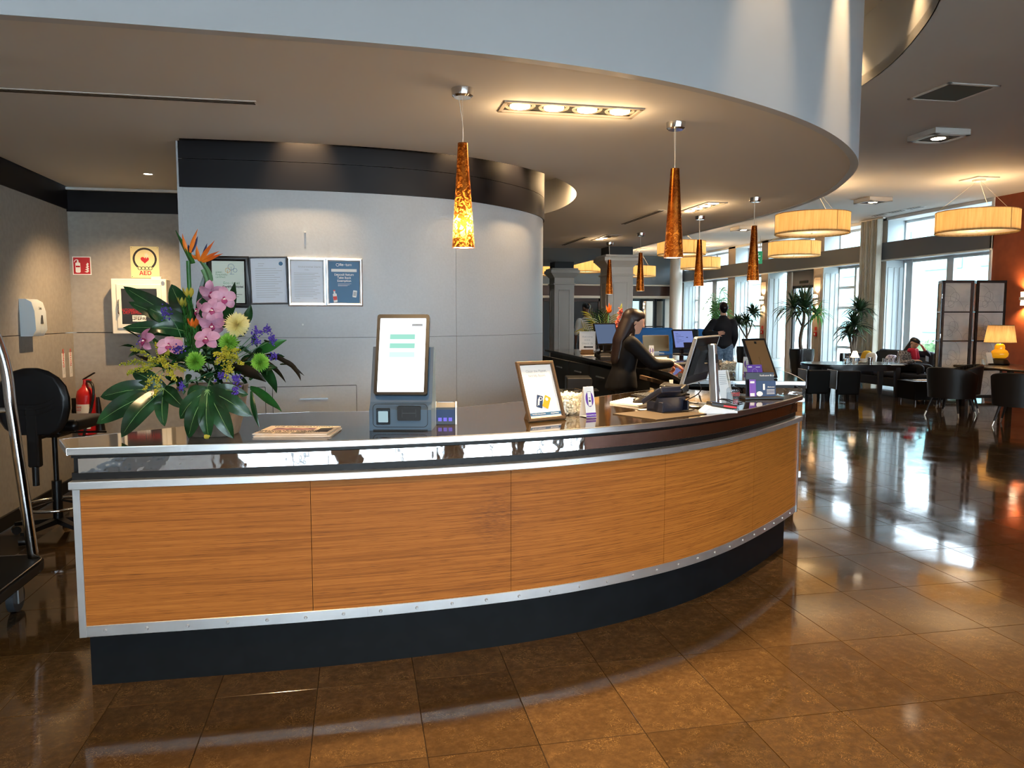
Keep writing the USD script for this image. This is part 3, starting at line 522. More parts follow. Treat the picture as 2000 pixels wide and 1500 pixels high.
# ---- copper pendants
def pendant(x, y, lab, first=[]):
    if first: return dup(first[0], 'copper_pendant', lab, 'pendant light', (x, y, ZS), (len(first) * 47) % 360, 'copper pendant lights over the desks')
    t = thing('copper_pendant', lab, 'pendant light', (x, y, ZS), 0, 'copper pendant lights over the desks'); first.append(t)
    part(t, 'canopy', lathe([(0, -.045), (.045, -.045), (.056, -.036), (.06, -.004), (.06, 0), (0, 0)], 32), 'chrome')
    part(t, 'cable', tube([(0, 0, -.045), (0, 0, -.28)], .0012, 6), 'cable_clear'); part(t, 'flex', tube(spline([(-.02, 0, -.045), (-.012, .002, -.1), (-.002, .003, -.17), (0, .002, -.28)], 14), .002, 6), 'cable_clear')
    pr = [(.027 + .034 * (k / 22) ** 1.06, -.28 - .55 * k / 22) for k in range(23)]; part(t, 'shade', lathe(pr[::-1], 48), 'copper_leaf', smooth=True)
    part(t, 'cap', lathe([(0, -.281), (.026, -.281), (.0275, -.286)], 24), 'chrome'); part(t, 'diffuser', lathe([(0, -.826), (.058, -.828), (.0585, -.824), (0, -.822)], 32), 'diffuser_glow_hot')
    part(t, 'bulb', lathe([(0, -.735), (.012, -.73), (.016, -.71), (.012, -.69), (.008, -.66), (0, -.66)], 16), 'lamp_glow')
    lamp(t, 'bulb_light', (0, 0, -.71), 8, .017); lamp(t, 'beam', (0, 0, -.86), 6, .03, cone=75, soft=.6)
    return t
em('diffuser_glow_hot', 'fff0dc', 4.0)
PEND = [(.56, 4.15), (1.95, 4.59), (3.95, 7.26), (4.02, 8.69), (4.0, 10.6), (4.0, 12.0)]
for (x, y), lab in zip(PEND, ['copper cone pendant nearest the camera, in front of the curved wall', 'copper cone pendant over the middle of the desk, second nearest', 'copper cone pendant left of the large beige drum shade', 'copper cone pendant in front of the paired beige drum shades', 'copper cone pendant just right of the nearer square column', 'copper cone pendant hanging in front of the nearer square column']): pendant(x, y, lab)
# ---- beige drum shades
def drum(x, y, zc, lab, r=.65, h=.36, first=[]):
    t = thing('drum_pendant', lab, 'pendant light', (x, y, ZC), 0, 'beige drum shades of the lobby'); zb = zc - ZC - h / 2; zt = zb + h
    part(t, 'canopy', J(bx(-.22, .22, -.22, .22, -.02, 0, .004), lathe([(0, -.05), (.1, -.05), (.11, -.02)], 24)), 'fitting_white')
    a = np.linspace(0, 2 * PI, 73)[:-1]
    part(t, 'shade', tube_wall(r, zb, zt), 'shade_fabric', smooth=True); part(t, 'rim', J(tube(np.c_[r * np.cos(a), r * np.sin(a), np.full(72, zt)], .006, 6, True), tube(np.c_[r * np.cos(a), r * np.sin(a), np.full(72, zb)], .006, 6, True)), 'shade_fabric')
    part(t, 'diffuser', lathe([(0, zb + .03), (r - .03, zb + .03), (r - .03, zb + .036), (0, zb + .036)], 48), 'diffuser_white'); part(t, 'finial', lathe([(0, zb), (.02, zb + .005), (.02, zb + .03)], 12), 'chrome')
    for k in range(3): w = 2 * PI * k / 3 + .5; part(t, 'wire', tube([(.03 * math.cos(w), .03 * math.sin(w), -.04), (r * math.cos(w), r * math.sin(w), zt)], .003, 5), 'cable_clear')
    [part(t, 'seam', box((r * math.cos(w), r * math.sin(w), (zb + zt) / 2), (.008, .008, h)), 'shade_fabric') for w in (-1.45, .65, 2.7)]
    lamp(t, 'bulb_light', (0, 0, zb + h * .55), 3.5, .12)
    part(t, 'lamp_holder', cyl((0, 0, zb + .04), (0, 0, zb + h * .3), .03, .02, 12), 'fitting_white')
def tube_wall(r, z0, z1, n=72): return lathe([(r, z0), (r, z1)], n)
drum(8.22, 12.98, 3.30, 'large beige drum shade in the middle of the lobby, nearer of the stacked-looking pair'); drum(10.65, 11.79, 3.25, 'large beige drum shade at the right in front of the orange wall')
drum(11.2, 18.47, 3.36, 'beige drum shade just below the large middle one, near the windows'); drum(8.68, 19.9, 3.46, 'pale drum shade behind the second copper pendant'); drum(11.25, 24.2, 3.38, 'beige drum shade behind the fourth copper pendant, near the round far column')
drum(9.78, 26.1, 3.20, 'beige drum shade behind the pendant right of the nearer square column', .6); drum(7.55, 25.2, 3.28, 'beige drum shade mostly hidden by the nearer square column', .55); drum(6.3, 26.0, 3.22, 'drum shade mostly hidden by the farther square column', .55)
# ---- small ceiling things of the lobby
def boxspot(x, y, lab, pw=6):
    t = thing('ceiling_spot', lab, 'ceiling light', (x, y, ZC)); s = .26
    part(t, 'housing', bx(-s, s, -s, s, -.07, 0, .005), 'fitting_white'); part(t, 'frame', J(*[bx(a, b, c, d, -.082, -.07, .003) for a, b, c, d in ((-s, s, -s, -s + .07), (-s, s, s - .07, s), (-s, -s + .07, -s, s), (s - .07, s, -s, s))]), 'fitting_white')
    part(t, 'recess', bx(-s + .07, s - .07, -s + .07, s - .07, -.074, -.069), 'slot_dark'); part(t, 'lamp', lathe([(0, -.085), (.085, -.082), (.09, -.074), (0, -.073)], 24), 'small_lamp_glow')
    lamp(t, 'beam', (0, 0, -.12), pw, .05, cone=60, soft=.8)
boxspot(7.48, 9.0, 'square surface spotlight on the lobby ceiling below the vent panel'); boxspot(10.32, 14.17, 'small square spotlight between the two large drum shades'); boxspot(10.19, 19.3, 'distant square spotlight left of the large drum shade')
for x_, y_, l_ in ((-.7, 1.3, 'ahead of the camera on the left'), (2.4, 1.0, 'ahead of the camera on the right'), (-.7, -2.4, 'behind the camera on the left'), (2.4, -2.6, 'behind the camera on the right')): boxspot(x_, y_, 'square ceiling spotlight above the entrance floor, ' + l_, 30)
t = thing('vent_panel', 'square return-air vent with a pale frame in the lobby ceiling', 'air vent', (6.29, 7.39, ZC))
part(t, 'frame', J(*[bx(a, b, c, d, -.012, 0, .003) for a, b, c, d in ((-.31, .31, -.31, -.27), (-.31, .31, .27, .31), (-.31, -.27, -.31, .31), (.27, .31, -.31, .31))]), 'fitting_white'); part(t, 'grille', bx(-.275, .275, -.275, .275, -.006, 0), 'vent_dark')
t = thing('linear_grille', 'slim linear air grille along the window side of the ceiling', 'air vent', (12.1, 15.8, ZC)); part(t, 'flange', bx(-.09, .09, -.9, .9, -.006, 0), 'fitting_white'); [part(t, 'slot', bx(x, x + .04, -.86 + k * .6, -.42 + k * .6, -.008, -.005), 'slot_dark') for x in (-.06, .02) for k in range(3)]
t = thing('exit_sign', 'hanging green running man exit sign near the clerestory windows', 'exit sign', (11.7, 21.3, ZC), CAMROT)
pm('exit_green', '2f9a6a', .4, emission_color=srgb('2f9a6a'), emission_strength=.4); pm('exit_white', 'f2f6f2', .4, emission_color=(1, 1, 1), emission_strength=.8)
part(t, 'rod', J(cyl((-.1, 0, 0), (-.1, 0, -.45), .008), cyl((.1, 0, 0), (.1, 0, -.45), .008)), 'fitting_white'); part(t, 'panel', bx(-.16, .16, -.015, .015, -.82, -.45, .004), 'exit_green')
part(t, 'running_man', front(J(ell(.02, -.53, .022, .022), ext([(-.01, -.56), (.03, -.56), (.02, -.65), (.07, -.7), (.06, -.72), (.0, -.68), (-.06, -.76), (-.08, -.74), (-.03, -.66)], 0, .001), rect(-.11, -.62, -.01, -.6), rect(.03, -.6, .1, -.585), rect(-.14, -.8, -.1, -.5)), (0, -.0155, 0)), 'exit_white')
# ================================================================ ON THE DESK
pm('monitor_black', '08090a', .5, specular_ior_level=.25); pm('kiosk_slate', '4d6377', .42); pm('kiosk_black', '111316', .3); pm('black_plastic', '141416', .4); pm('grey_plastic', '3a3d41', .45); pm('white_plastic', 'e9ebec', .35); pm('paper_white', 'f0efec', .7); pm('paper_cream', 'e3d9c6', .75); pm('ink', '2a2a2e', .7); pm('ink_grey', 'b2b4b8', .7); pm('purple', '6a3ea6', .5); pm('deep_blue', '1d3b66', .5); pm('teal_print', '3e6f96', .5); pm('print_red', 'c3262c', .5); pm('print_green', '6d9c74', .6); pm('silver', 'b9bcbe', .35, .9); pm('gold_card', 'e0a62c', .4); pm('walnut', '5b4630', .45); pm('cardboard', '8a6238', .8); pm('pink', 'e79aa5', .5); pm('dark_navy', '12182a', .4); pm('frame_silver', 'd6d8da', .3, .7); pm('frame_black', '17181c', .35)
em('screen_white', 'f4fbff', 1.25); em('screen_mint', 'a9ecd8', 1.0); em('screen_lav', '8f9fe6', .75); em('screen_dim', '7f93b8', .5); em('screen_pale', 'd9f7ee', 1.15); em('screen_reader', 'bfe0ea', .75); em('uv_glow', '8f86ff', .9)
pm('clear_plastic', 'ffffff', .03, transmission_weight=1.0, ior=1.25); glass_pane('clear_acrylic', (.97, .98, .98), .7); glass_pane('clear_bottle', (.86, .90, .93), .7); nm('candy', 'd9d3c0', 'f4efe2', 60, rough=.35, coords='object'); pm('leather_pad', '3a3022', .5)
nm('newsprint', 'dcc9b4', 'e6d6c4', 20, rough=.8, coords='object')
def at_desk(name, label, cat, x, y, rz=0.0, group=None, z=DZ): return thing(name, label, cat, px(x, y, z), CAMROT + rz, group)
# --- self-service check-in kiosk (local -y faces the camera)
k = at_desk('check_in_kiosk', 'slate blue self-service kiosk with a glowing white portrait screen', 'kiosk', 788, 836, -1); L = np.linspace
prof = [(-.09, 0), (.10, 0), (.10, .12), (.085, .37), (.055, .395), (.03, .395), (-.06, .135), (-.09, .10)]
side = lambda x0, x1: fr(ext(prof, 0, x1 - x0), (x0, 0, 0), (0, 1, 0), (0, 0, 1))
part(k, 'body', side(-.148, .148), 'kiosk_slate', smooth=20); part(k, 'base_strip', bx(-.13, .13, -.0905, .1, .0, .006), 'black_plastic')
lean = math.atan2(.09, .26); ex = (1, 0, 0); ey = np.array([0, math.sin(lean), math.cos(lean)]); O = np.array([0, -.088, .163])
def onk(m, dz=0): return fr(m, O + np.array([0, -math.cos(lean), math.sin(lean)]) * dz, ex, ey)
rrect = lambda x0, y0, x1, y1, r: sbox(x0 + r, y0 + r, x1 - r, y1 - r).buffer(r, 6)
part(k, 'display_housing', onk(ext(rrect(-.127, 0.01, .127, .412, .012), -.03, .0)), 'kiosk_black'); part(k, 'screen', onk(ext(rrect(-.112, .022, .112, .392, .004), .0, .0015)), 'screen_white')
part(k, 'screen_icon', onk(rect(.045, .352, .095, .362, .0008), .0016), 'ink_grey')
for i, y in enumerate((.285, .24, .195)): part(k, 'screen_button', onk(J(rect(-.06, y, .06, y + .024, .0006), rect(-.058, y + .006, -.05, y + .018, .0008)), .0016), ('screen_mint', 'screen_mint', 'screen_pale')[i])

part(k, 'card_reader', front(J(ext(rrect(-.115, .028, -.048, .108, .006), 0, .012)), (0, -.078, .0)), 'black_plastic'); part(k, 'reader_window', front(ext(rrect(-.105, .036, -.058, .09, .004), 0, .001), (0, -.0905, .004)), 'screen_reader')
part(k, 'printer', front(ext(rrect(-.012, .05, .098, .118, .007), 0, .03), (0, -.074, .0)), 'black_plastic'); part(k, 'paper_slot', front(J(rect(.012, .084, .075, .088, .002), rect(.01, .066, .012, .104, .002), rect(.075, .066, .077, .104, .002)), (0, -.1045, 0)), 'grey_plastic')
part(k, 'front_seam', front(J(*[ext(rrect(-.13, .018, .13, .128, .02).exterior.buffer(.0012), 0, .0012)]), (0, -.0903, .0)), 'kiosk_black')
# --- banknote checker
b = at_desk('banknote_checker', 'small grey and white banknote checker beside the kiosk', 'banknote checker', 871, 826, 4)
pr = [(-.05, 0), (.055, 0), (.06, .06), (.035, .102), (-.02, .108), (-.045, .085)]
part(b, 'housing', fr(ext(pr, 0, .1), (-.05, 0, 0), (0, 1, 0), (0, 0, 1)), 'grey_plastic'); [part(b, 'side_cheek', fr(ext(Polygon(pr).buffer(.004), 0, .008), (x, 0, 0), (0, 1, 0), (0, 0, 1)), 'white_plastic') for x in (-.056, .048)]
part(b, 'window', front(rect(-.046, .02, .046, .075, .002), (0, -.0495, 0)), 'deep_blue'); part(b, 'uv_lamp', front(J(*[rect(-.038 + i * .026, .016, -.02 + i * .026, .034, .003) for i in range(3)]), (0, -.052, 0)), 'uv_glow'); part(b, 'top_panel', T(rect(-.04, -.012, .04, .03, .002), (0, -.005, .106), rx=-9), 'silver'); part(b, 'display', T(rect(-.03, 0, .03, .022, .001), (0, -.005, .109), rx=-9), 'black_plastic')
# --- newspapers
def newspaper(name, lab, x, y, dz, rz, s=1.0, head=True):
    t = thing(name, lab, 'newspaper', px(x, y, DZ) + np.array([0, 0, dz]), CAMROT + rz, None)
    part(t, 'pages', J(*[T(bx(-.17 * s, .17 * s, -.125, .125, i * .0022, i * .0022 + .002), ((-1) ** i * .0015, .001 * i, 0), .4 * (-1) ** i) for i in range(3)]), 'newsprint')
    if head:
        part(t, 'headline', T(J(text('THE INTERNATIONAL', .02, 0, .088, True, .0004), text('MEETING LEADERS TALK', .018, -.03, -.045, True, .0004), text('ON TRADE AND GROWTH', .018, -.03, -.07, True, .0004), *[rect(-.15 + c * .075, -.115 + r * .008, -.085 + c * .075, -.112 + r * .008, .0003) for c in range(3) for r in range(4)], rect(.095, .0, .155, .05, .0003), rect(.095, -.06, .155, -.01, .0003)), (0, 0, .0066)), 'ink')
        part(t, 'photo', rect(-.12, -.015, .075, .062, .0006, .0066), 'news_photo')
    return t
nm('news_photo', '54405a', 'b08a8a', 30, rough=.8, coords='object')
newspaper('newspaper', 'folded newspaper underneath the top one, beside the flower pot', 584, 846, 0.0, 1, 1.02, False); newspaper('newspaper', 'top newspaper of the pile with a colour front-page photo', 582, 845, .0075, -2)
# --- poster frame on an easel back
def leaning(name, lab, cat, x, y, rz, phi, z=DZ):
    t = at_desk(name, lab, cat, x, y, rz, z=z); e2 = np.array([0, math.sin(math.radians(phi)), math.cos(math.radians(phi))])
    return t, (lambda m, dz=0, O=(0, 0, 0): fr(m, np.asarray(O) + np.array([0, -e2[2], e2[1]]) * dz, (1, 0, 0), e2))
t, on = leaning('poster_frame', 'walnut easel frame with a white poster about saving the planet', 'picture frame', 1068, 822, 35, 21)
W, Hh = .122, .325
part(t, 'frame', on(mitre(-W, 0, W, Hh, .02, .014)), 'walnut'); part(t, 'poster', on(rect(-W + .018, .018, W - .018, Hh - .018, .004)), 'paper_white')
part(t, 'lettering', on(J(text('Clean the Planet,', .0125, 0, .265, False, .0003), text('Not My Room.', .0125, 0, .24, False, .0003)), .0042), 'ink_grey'); part(t, 'bottom_bar', on(rect(-W + .02, .03, W - .02, .046, .0004), .0042), 'teal_print'); part(t, 'bar_text', on(J(text('THE RICA COLLECTION', .0055, -.045, .0355, True, .0003), text('#StayforPlanet', .0055, .06, .0355, True, .0003)), .0047), 'paper_white')
card = lambda r, x, y: T(ext(rrect(-.019, -.034, .019, .034, .004), 0, .0005), (x, y, 0), r)
part(t, 'printed_card', on(card(-18, -.022, .105), .0042), 'deep_blue'); part(t, 'printed_card', on(card(-30, .022, .1), .0048), 'gold_card'); part(t, 'card_pattern', on(J(ring(-.012, .12, .009, .004, .0003), T(rect(-.004, -.02, .004, .02, .0003), (-.026, .105, 0), -18), T(rect(-.0012, -.02, .0012, .02, .0003), (-.034, .1, 0), -18), ell(.027, .115, .009, .009, .0009)), .0048), 'paper_white')
part(t, 'easel_strut', T(ext([(0, 0), (.13, 0), (.1, .09), (.06, .12)], -.002, .002), (0, .006, 0), 90, 90) if False else fr(ext([(.02, 0), (.135, 0), (.07, .13)], -.05, -.046), (0, 0, 0), (0, 1, 0), (0, 0, 1)), 'walnut'); part(t, 'back_board', on(rect(-W + .004, .004, W - .004, Hh - .004, .003), -.003), 'cardboard')
# --- jars of wrapped sweets
def jar(x, y, rz, lab, z=DZ, s=.135, first=[]):
    if first: return dup(first[0], 'sweet_jar', lab, 'jar', px(x, y, z), CAMROT + rz)
    t = at_desk('sweet_jar', lab, 'jar', x, y, rz, z=z); first.append(t); h = s / 2
    part(t, 'glass', J(*[bx(a, b2, c, d2, e, f) for a, b2, c, d2, e, f in ((-h, h, -h, -h + .004, 0, s), (-h, h, h - .004, h, 0, s), (-h, -h + .004, -h + .004, h - .004, 0, s), (h - .004, h, -h + .004, h - .004, 0, s), (-h, h, -h, h, 0, .006))]), 'clear_acrylic', smooth=False)
    r = np.random.default_rng(5); C = []
    for i in range(230):
        c = np.array([r.uniform(-h + .016, h - .016), r.uniform(-h + .016, h - .016), 0.014 + r.uniform(0, 1) ** .9 * (s * .72)])
        m = trimesh.creation.icosphere(1, .011); m.apply_scale((1.25, .8, .7)); tw = [T(trimesh.creation.cone(.008, .012, sections=6), (sx * .021, 0, 0), 0, 0, -sx * 90) for sx in (-1, 1)]
        C.append(T(J(m, *tw), c, r.uniform(0, 360), r.uniform(-60, 60), r.uniform(-40, 40)))
    part(t, 'wrapped_sweets', C, 'candy', kind='stuff'); return t
jar(1112, 808, 22, 'square glass jar of wrapped sweets between the poster frame and a tent card')
# --- tent cards with a phone in a purple oval
def tent(x, y, rz, lab, z=DZ, first=[]):
    if first: return dup(first[0], 'tent_card', lab, 'tent card', px(x, y, z), CAMROT + rz)
    t = at_desk('tent_card', lab, 'tent card', x, y, rz, z=z); first.append(t); w, h, dp = .032, .165, .035
    ph = math.degrees(math.atan2(dp, h)); e2 = np.array([0, dp, h]) / math.hypot(dp, h); on = lambda m, dz=0: fr(m, np.array([0, -dp, 0]) + np.array([0, -e2[2], e2[1]]) * dz, (1, 0, 0), e2); hh = math.hypot(dp, h)
    part(t, 'card', J(on(rect(-w, 0, w, hh, .0009)), fr(rect(-w, 0, w, hh, .0009), (0, dp, 0), (-1, 0, 0), (0, -dp, h)), bx(-w, w, -dp, dp, .004, .005)), 'paper_white')
    part(t, 'oval', on(ell(0, .1, .025, .042, .0004), .001), 'purple'); part(t, 'phone_print', on(ext(rrect(-.012, .062, .012, .142, .005), 0, .0004), .0015), 'paper_white'); part(t, 'phone_outline', on(J(ext(rrect(-.012, .062, .012, .142, .005).exterior.buffer(.0006), 0, .0004), rect(-.006, .105, .006, .108, .0004), rect(-.005, .098, .005, .1, .0004), rect(-.006, .085, .006, .094, .0004)), .002), 'ink'); part(t, 'bottom_stripe', on(rect(-w, .002, w, .026, .0004), .001), 'purple'); part(t, 'stripe_text', on(text('Download the app', .0055, 0, .011, True, .0003), .0015), 'paper_white')
    return t
tent(1148, 814, 28, 'white tent card with a purple oval, beside the poster frame and sweet jar')
# --- desk pad, pad of paper, mouse, keyboard, telephone
q = [px(*p, DZ)[:2] for p in ((1196, 809), (1282, 821), (1381, 809), (1300, 799))]
solo('desk_pad', 'dark leather desk pad lying in front of the telephone', 'desk pad', ext(Polygon(q).buffer(-.004).buffer(.004), DZ, DZ + .004), 'leather_pad')
q = [px(*p, DZ)[:2] for p in ((1191, 788), (1246, 795), (1281, 785), (1228, 779))]
pp = thing('notepad', 'white notepad under the computer mouse', 'notepad'); part(pp, 'sheets', J(*[ext(affinity.rotate(Polygon(q), .6 * (-1) ** i), DZ + i * .003, DZ + i * .003 + .0026) for i in range(4)]), 'paper_white')
def mouse(x, y, rz, lab, z=DZ + .0125):
    t = at_desk('computer_mouse', lab, 'computer mouse', x, y, rz, z=z); m = trimesh.creation.icosphere(3, 1); m.vertices *= (.052, .031, .034); v = m.vertices; v[:, 2] = np.maximum(v[:, 2], 0); v[:, 2] *= 1 - .25 * (v[:, 0] / .052); part(t, 'shell', m, 'black_plastic', smooth=True); part(t, 'wheel', T(trimesh.creation.cylinder(.008, .006, sections=16), (-.03, 0, .025), rx=90), 'grey_plastic'); part(t, 'button_gap', bx(-.052, -.005, -.0008, .0008, .018, .0262), 'kiosk_black'); return t
mouse(1251, 786, 20, 'black computer mouse on the white notepad')
def keyboard(x, y, rz, lab, z=DZ, mat='black_plastic'):
    t = at_desk('keyboard', lab, 'keyboard', x, y, rz, z=z + .006); part(t, 'base', T(bx(-.21, .21, -.07, .07, 0, .014, .004), rx=4), mat)
    part(t, 'keys', [T(bx(-.195 + c * .0262, -.195 + c * .0262 + .022, -.058 + r * .023, -.058 + r * .023 + .019, .014, .02, .002), rx=4) for c in range(15) for r in range(5)], 'grey_plastic', kind='stuff'); return t
keyboard(1290, 773, 33, 'black computer keyboard between notepad and telephone')
t = at_desk('desk_telephone', 'dark blue-black desk telephone on a stand, seen from behind', 'telephone', 1309, 803, 30, z=DZ + .0042)
part(t, 'stand', fr(ext([(-.01, 0), (.075, 0), (.075, .012), (.03, .02), (-.0, .085), (-.016, .08)], 0, .2), (-.1, 0, 0), (0, 1, 0), (0, 0, 1)), 'dark_navy'); part(t, 'body', T(rbx(-.105, .105, -.1, .09, -.018, .018, .01), (0, .05, .085), rx=-28), 'dark_navy'); part(t, 'foot', bx(-.1, -.085, -.05, .09, 0, .06, .004), 'dark_navy'); part(t, 'foot', bx(.085, .1, -.05, .09, 0, .06, .004), 'dark_navy')
part(t, 'handset', T(J(rbx(-.09, .09, -.018, .018, 0, .022, .008), rbx(-.1, -.045, -.026, .026, -.016, .022, .01), rbx(.045, .1, -.026, .026, -.016, .022, .01)), (.07, .05, .125), 90, -28), 'black_plastic'); part(t, 'keypad', T(J(*[box((-.06 + c * .025, .03 - r * .024, .02), (.018, .014, .006), .002) for c in range(3) for r in range(4)]), (0, .05, .085), rx=-28), 'grey_plastic', kind='stuff'); part(t, 'cord', tube(spline([(.1, .06, .1), (.14, .03, .03), (.16, -.02, .008), (.1, -.06, .006), (.02, -.07, .006)], 30), .003, 6), 'black_plastic')
# --- monitors
def monitor(name, lab, x, y, rz, tilt, w, h, zc, screen=None, z=DZ, stand='silver', portrait=False, back='black_plastic', extra=None):
    """local -y is the back of the panel when screen is None, its screen otherwise"""
    t = at_desk(name, lab, 'computer monitor', x, y, rz, z=z); s = -1 if screen is None else 1
    e2 = np.array([0, math.sin(math.radians(tilt)), math.cos(math.radians(tilt))]); on = lambda m, dz=0: fr(m, np.array([0, 0, zc]) + np.array([0, -e2[2], e2[1]]) * dz, (1, 0, 0), e2)
    part(t, 'bezel', on(ext(rrect(-w / 2, -h / 2, w / 2, h / 2, .008), -.022, 0)), back); part(t, 'edge', on(J(*[bx(a, b2, c, d2, -.019, .003, .003) for a, b2, c, d2 in ((-w / 2 - .006, -w / 2 + .002, -h / 2, h / 2), (w / 2 - .002, w / 2 + .006, -h / 2, h / 2), (-w / 2, w / 2, h / 2 - .002, h / 2 + .006), (-w / 2, w / 2, -h / 2 - .006, -h / 2 + .002))])), 'silver' if stand == 'silver' else back)
    if screen:
        part(t, 'screen', on(rect(-w / 2 + .014, -h / 2 + .016, w / 2 - .014, h / 2 - .014, .0015), .0005), screen)
        if extra: part(t, 'screen_content', on(extra(w, h), .0022), 'dark_navy')
        part(t, 'stand', J(bx(-.035, .035, .03, .055, .01, zc + .02, .006), box((0, .035, zc), (.1, .03, .1), .004)), stand); part(t, 'base', bx(-.11, .11, -.06, .11, 0, .014, .005), stand)
    else:
        part(t, 'back_bulge', on(hull([(a * (w / 2 - .05 - e), b2 * (h / 2 - .05 - e), z_) for z_, e in ((0, 0), (.025, .02)) for a in (-1, 1) for b2 in (-1, 1)])), back)
        part(t, 'maker_badge', on(J(ring(0, h * .3, .021, .002, .0006), text('DELL', .0095, 0, h * .3 - .0045, True, .0006)), .0255), 'silver')
        part(t, 'stand', T(bx(-.035, .035, -.022, .022, .01, zc + .1, .006), (0, -.085, 0), rx=-4), stand); part(t, 'base', bx(-.12, .12, -.14, .1, 0, .012, .005), stand); part(t, 'hinge', bx(-.03, .03, -.09, -.01, zc - .02, zc + .04, .006), 'black_plastic')
    return t
monitor('monitor', 'large black computer monitor seen from behind on a silver stand', 1369, 793, 62, -16, .55, .285, .28, back='monitor_black')
CL = lambda p: np.c_[p[:, :2], np.maximum(p[:, 2], DZ + .0045)]
t = thing('monitor_cable', 'black cables hanging down behind the large monitor', 'cable'); P0 = px(1369, 790, DZ)
for i, (a, b2) in enumerate((((-.1, .05, .16), (-.16, -.02, .012)), ((-.02, .03, .15), (-.1, -.06, .01)), ((.02, .06, .05), (.12, -.02, .008)), ((0.02, .08, .06), (.16, .02, .008)))):
    a, b2 = np.array(a), np.array(b2); part(t, 'cable', tube(CL(spline([P0 + a, P0 + a * .7 + b2 * .3 + (0, -.02, -.05), P0 + b2 + (-.02, 0, .02), P0 + b2 + (.08, -.02, 0), P0 + b2 + (.14, .02, 0)], 30)), .0035, 6), 'black_plastic')
part(t, 'cable_tag', T(bx(-.012, .012, -.001, .001, 0, .055), P0 + np.array((-.19, .02, .1)), CAMROT), 'paper_white')
# --- sanitiser, card terminal, leaflets, brochure holder
t = at_desk('sanitiser_bottle', 'clear pump bottle of hand sanitiser with red print', 'bottle', 1431, 796, 5)
part(t, 'bottle', lathe([(0, .0), (.03, 0), (.034, .006), (.034, .105), (.03, .118), (.014, .126), (.013, .135), (0, .135)], 32, 4), 'clear_bottle', smooth=40); part(t, 'gel', lathe([(0, .003), (.030, .004), (.031, .09), (0, .09)], 28, 4), 'clear_bottle', smooth=40); part(t, 'pump', J(lathe([(.014, .128), (.016, .13), (.015, .147), (.006, .15), (.005, .162), (.011, .164), (.011, .172), (0, .174)], 20), bx(-.035, .01, -.006, .006, .163, .172, .003)), 'clear_bottle')
part(t, 'label_text', front(J(text('HAND', .013, 0, .082, True), text('SANITISER', .0058, 0, .073, True), *[rect(-.016, .05 - i * .008, .016 - .004 * (i % 2), .0525 - i * .008, .0004) for i in range(4)]), (.004, -.0352, 0)), 'print_red')
t = at_desk('card_terminal', 'white and black card payment terminal at the desk edge', 'card terminal', 1402, 806, 10)
part(t, 'cradle', fr(ext([(-.1, 0), (.1, 0), (.1, .012), (-.06, .042), (-.1, .012)], -.04, .04), (0, 0, 0), (1, 0, 0), (0, 0, 1)), 'white_plastic'); part(t, 'terminal', T(rbx(-.075, .085, -.036, .036, 0, .024, .007), (.02, .01, .03), 0, 0, 8), 'black_plastic'); part(t, 'screen', T(bx(-.06, -.0, -.028, .028, .0238, .0248), (.02, .01, .03), 0, 0, 8), 'screen_dim'); part(t, 'stripe', T(bx(.0, .08, -.0365, -.035, .006, .016), (.02, .01, .03), 0, 0, 8), 'print_red')
solo('paper_sheet', 'white sheet of paper under the card terminal', 'paper', ext([px(*p, DZ)[:2] for p in ((1370, 800), (1385, 808), (1432, 806), (1412, 797))], DZ, DZ + .001), 'paper_white')
solo('paper_sheet', 'loose white sheet half under the telephone', 'paper', T(bx(-.06, .06, -.02, .03, 0, .001), px(1268, 800, DZ + .0045), CAMROT + 10), 'paper_white')
t, on = leaning('leaflet', 'tall white leaflet leaning behind the sanitiser bottle', 'leaflet', 1420, 787, 25, 14); part(t, 'sheet', on(rect(-.045, 0, .045, .21, .001)), 'paper_white'); part(t, 'fold', fr(rect(0, 0, .04, .2, .001), (.045, .003, 0), (.8, .6, 0), (0, .24, .97)), 'paper_cream'); part(t, 'print', on(J(*[rect(-.035, .18 - i * .012, .02, .183 - i * .012, .0004) for i in range(6)]), .001), 'ink_grey')
t, on = leaning('brochure_holder', 'black brochure holder with purple and blue cards at the right end of the desk', 'brochure holder', 1487, 779, 8, 6)
part(t, 'tray', bx(-.135, .135, -.045, .05, 0, .018, .004), 'black_plastic'); part(t, 'back_plate', on(bx(-.1, .1, .012, .175, -.012, -.004, .002), 0, (0, .01, 0)), 'dark_navy'); part(t, 'blue_card', on(rect(-.045, .016, .095, .12, .001), .004, (0, -.01, 0)), 'deep_blue'); part(t, 'purple_card', on(rect(-.09, .016, -.045, .13, .001), .005, (0, -.012, 0)), 'purple')
[part(t, 'card_print', on(m_, .0062, (0, -.012, 0)), 'paper_white') for m_ in (text('Welcome', .008, .06, .075, False), J(*[rect(.03, .06 - i * .009, .085, .063 - i * .009, .0004) for i in range(4)]), rect(-.085, .105, -.055, .118, .0004), rect(-.085, .02, -.055, .04, .0004), ell(-.02, .035, .022, .016, .0004), rect(.004, .06, .018, .1, .0004))]; part(t, 'lettering', on(text('Radisson BLU', .0115, .048, .148), -.0035, (0, .01, 0)), 'paper_white')
t, on = leaning('leaflet', 'purple leaflet standing behind the brochure holder', 'leaflet', 1479, 765, 12, 16); part(t, 'sheet', on(rect(-.06, 0, .06, .2, .0012)), 'purple'); part(t, 'print', on(J(text('RADISSON', .012, .01, .085, True), text('REWARDS', .012, .01, .066, True), rect(-.045, .11, .04, .114, .0004), rect(-.05, .18, -.02, .188, .0004), rect(.01, .18, .045, .184, .0004), ring(0, .15, .02, .001, .0004)), .0013), 'paper_white')
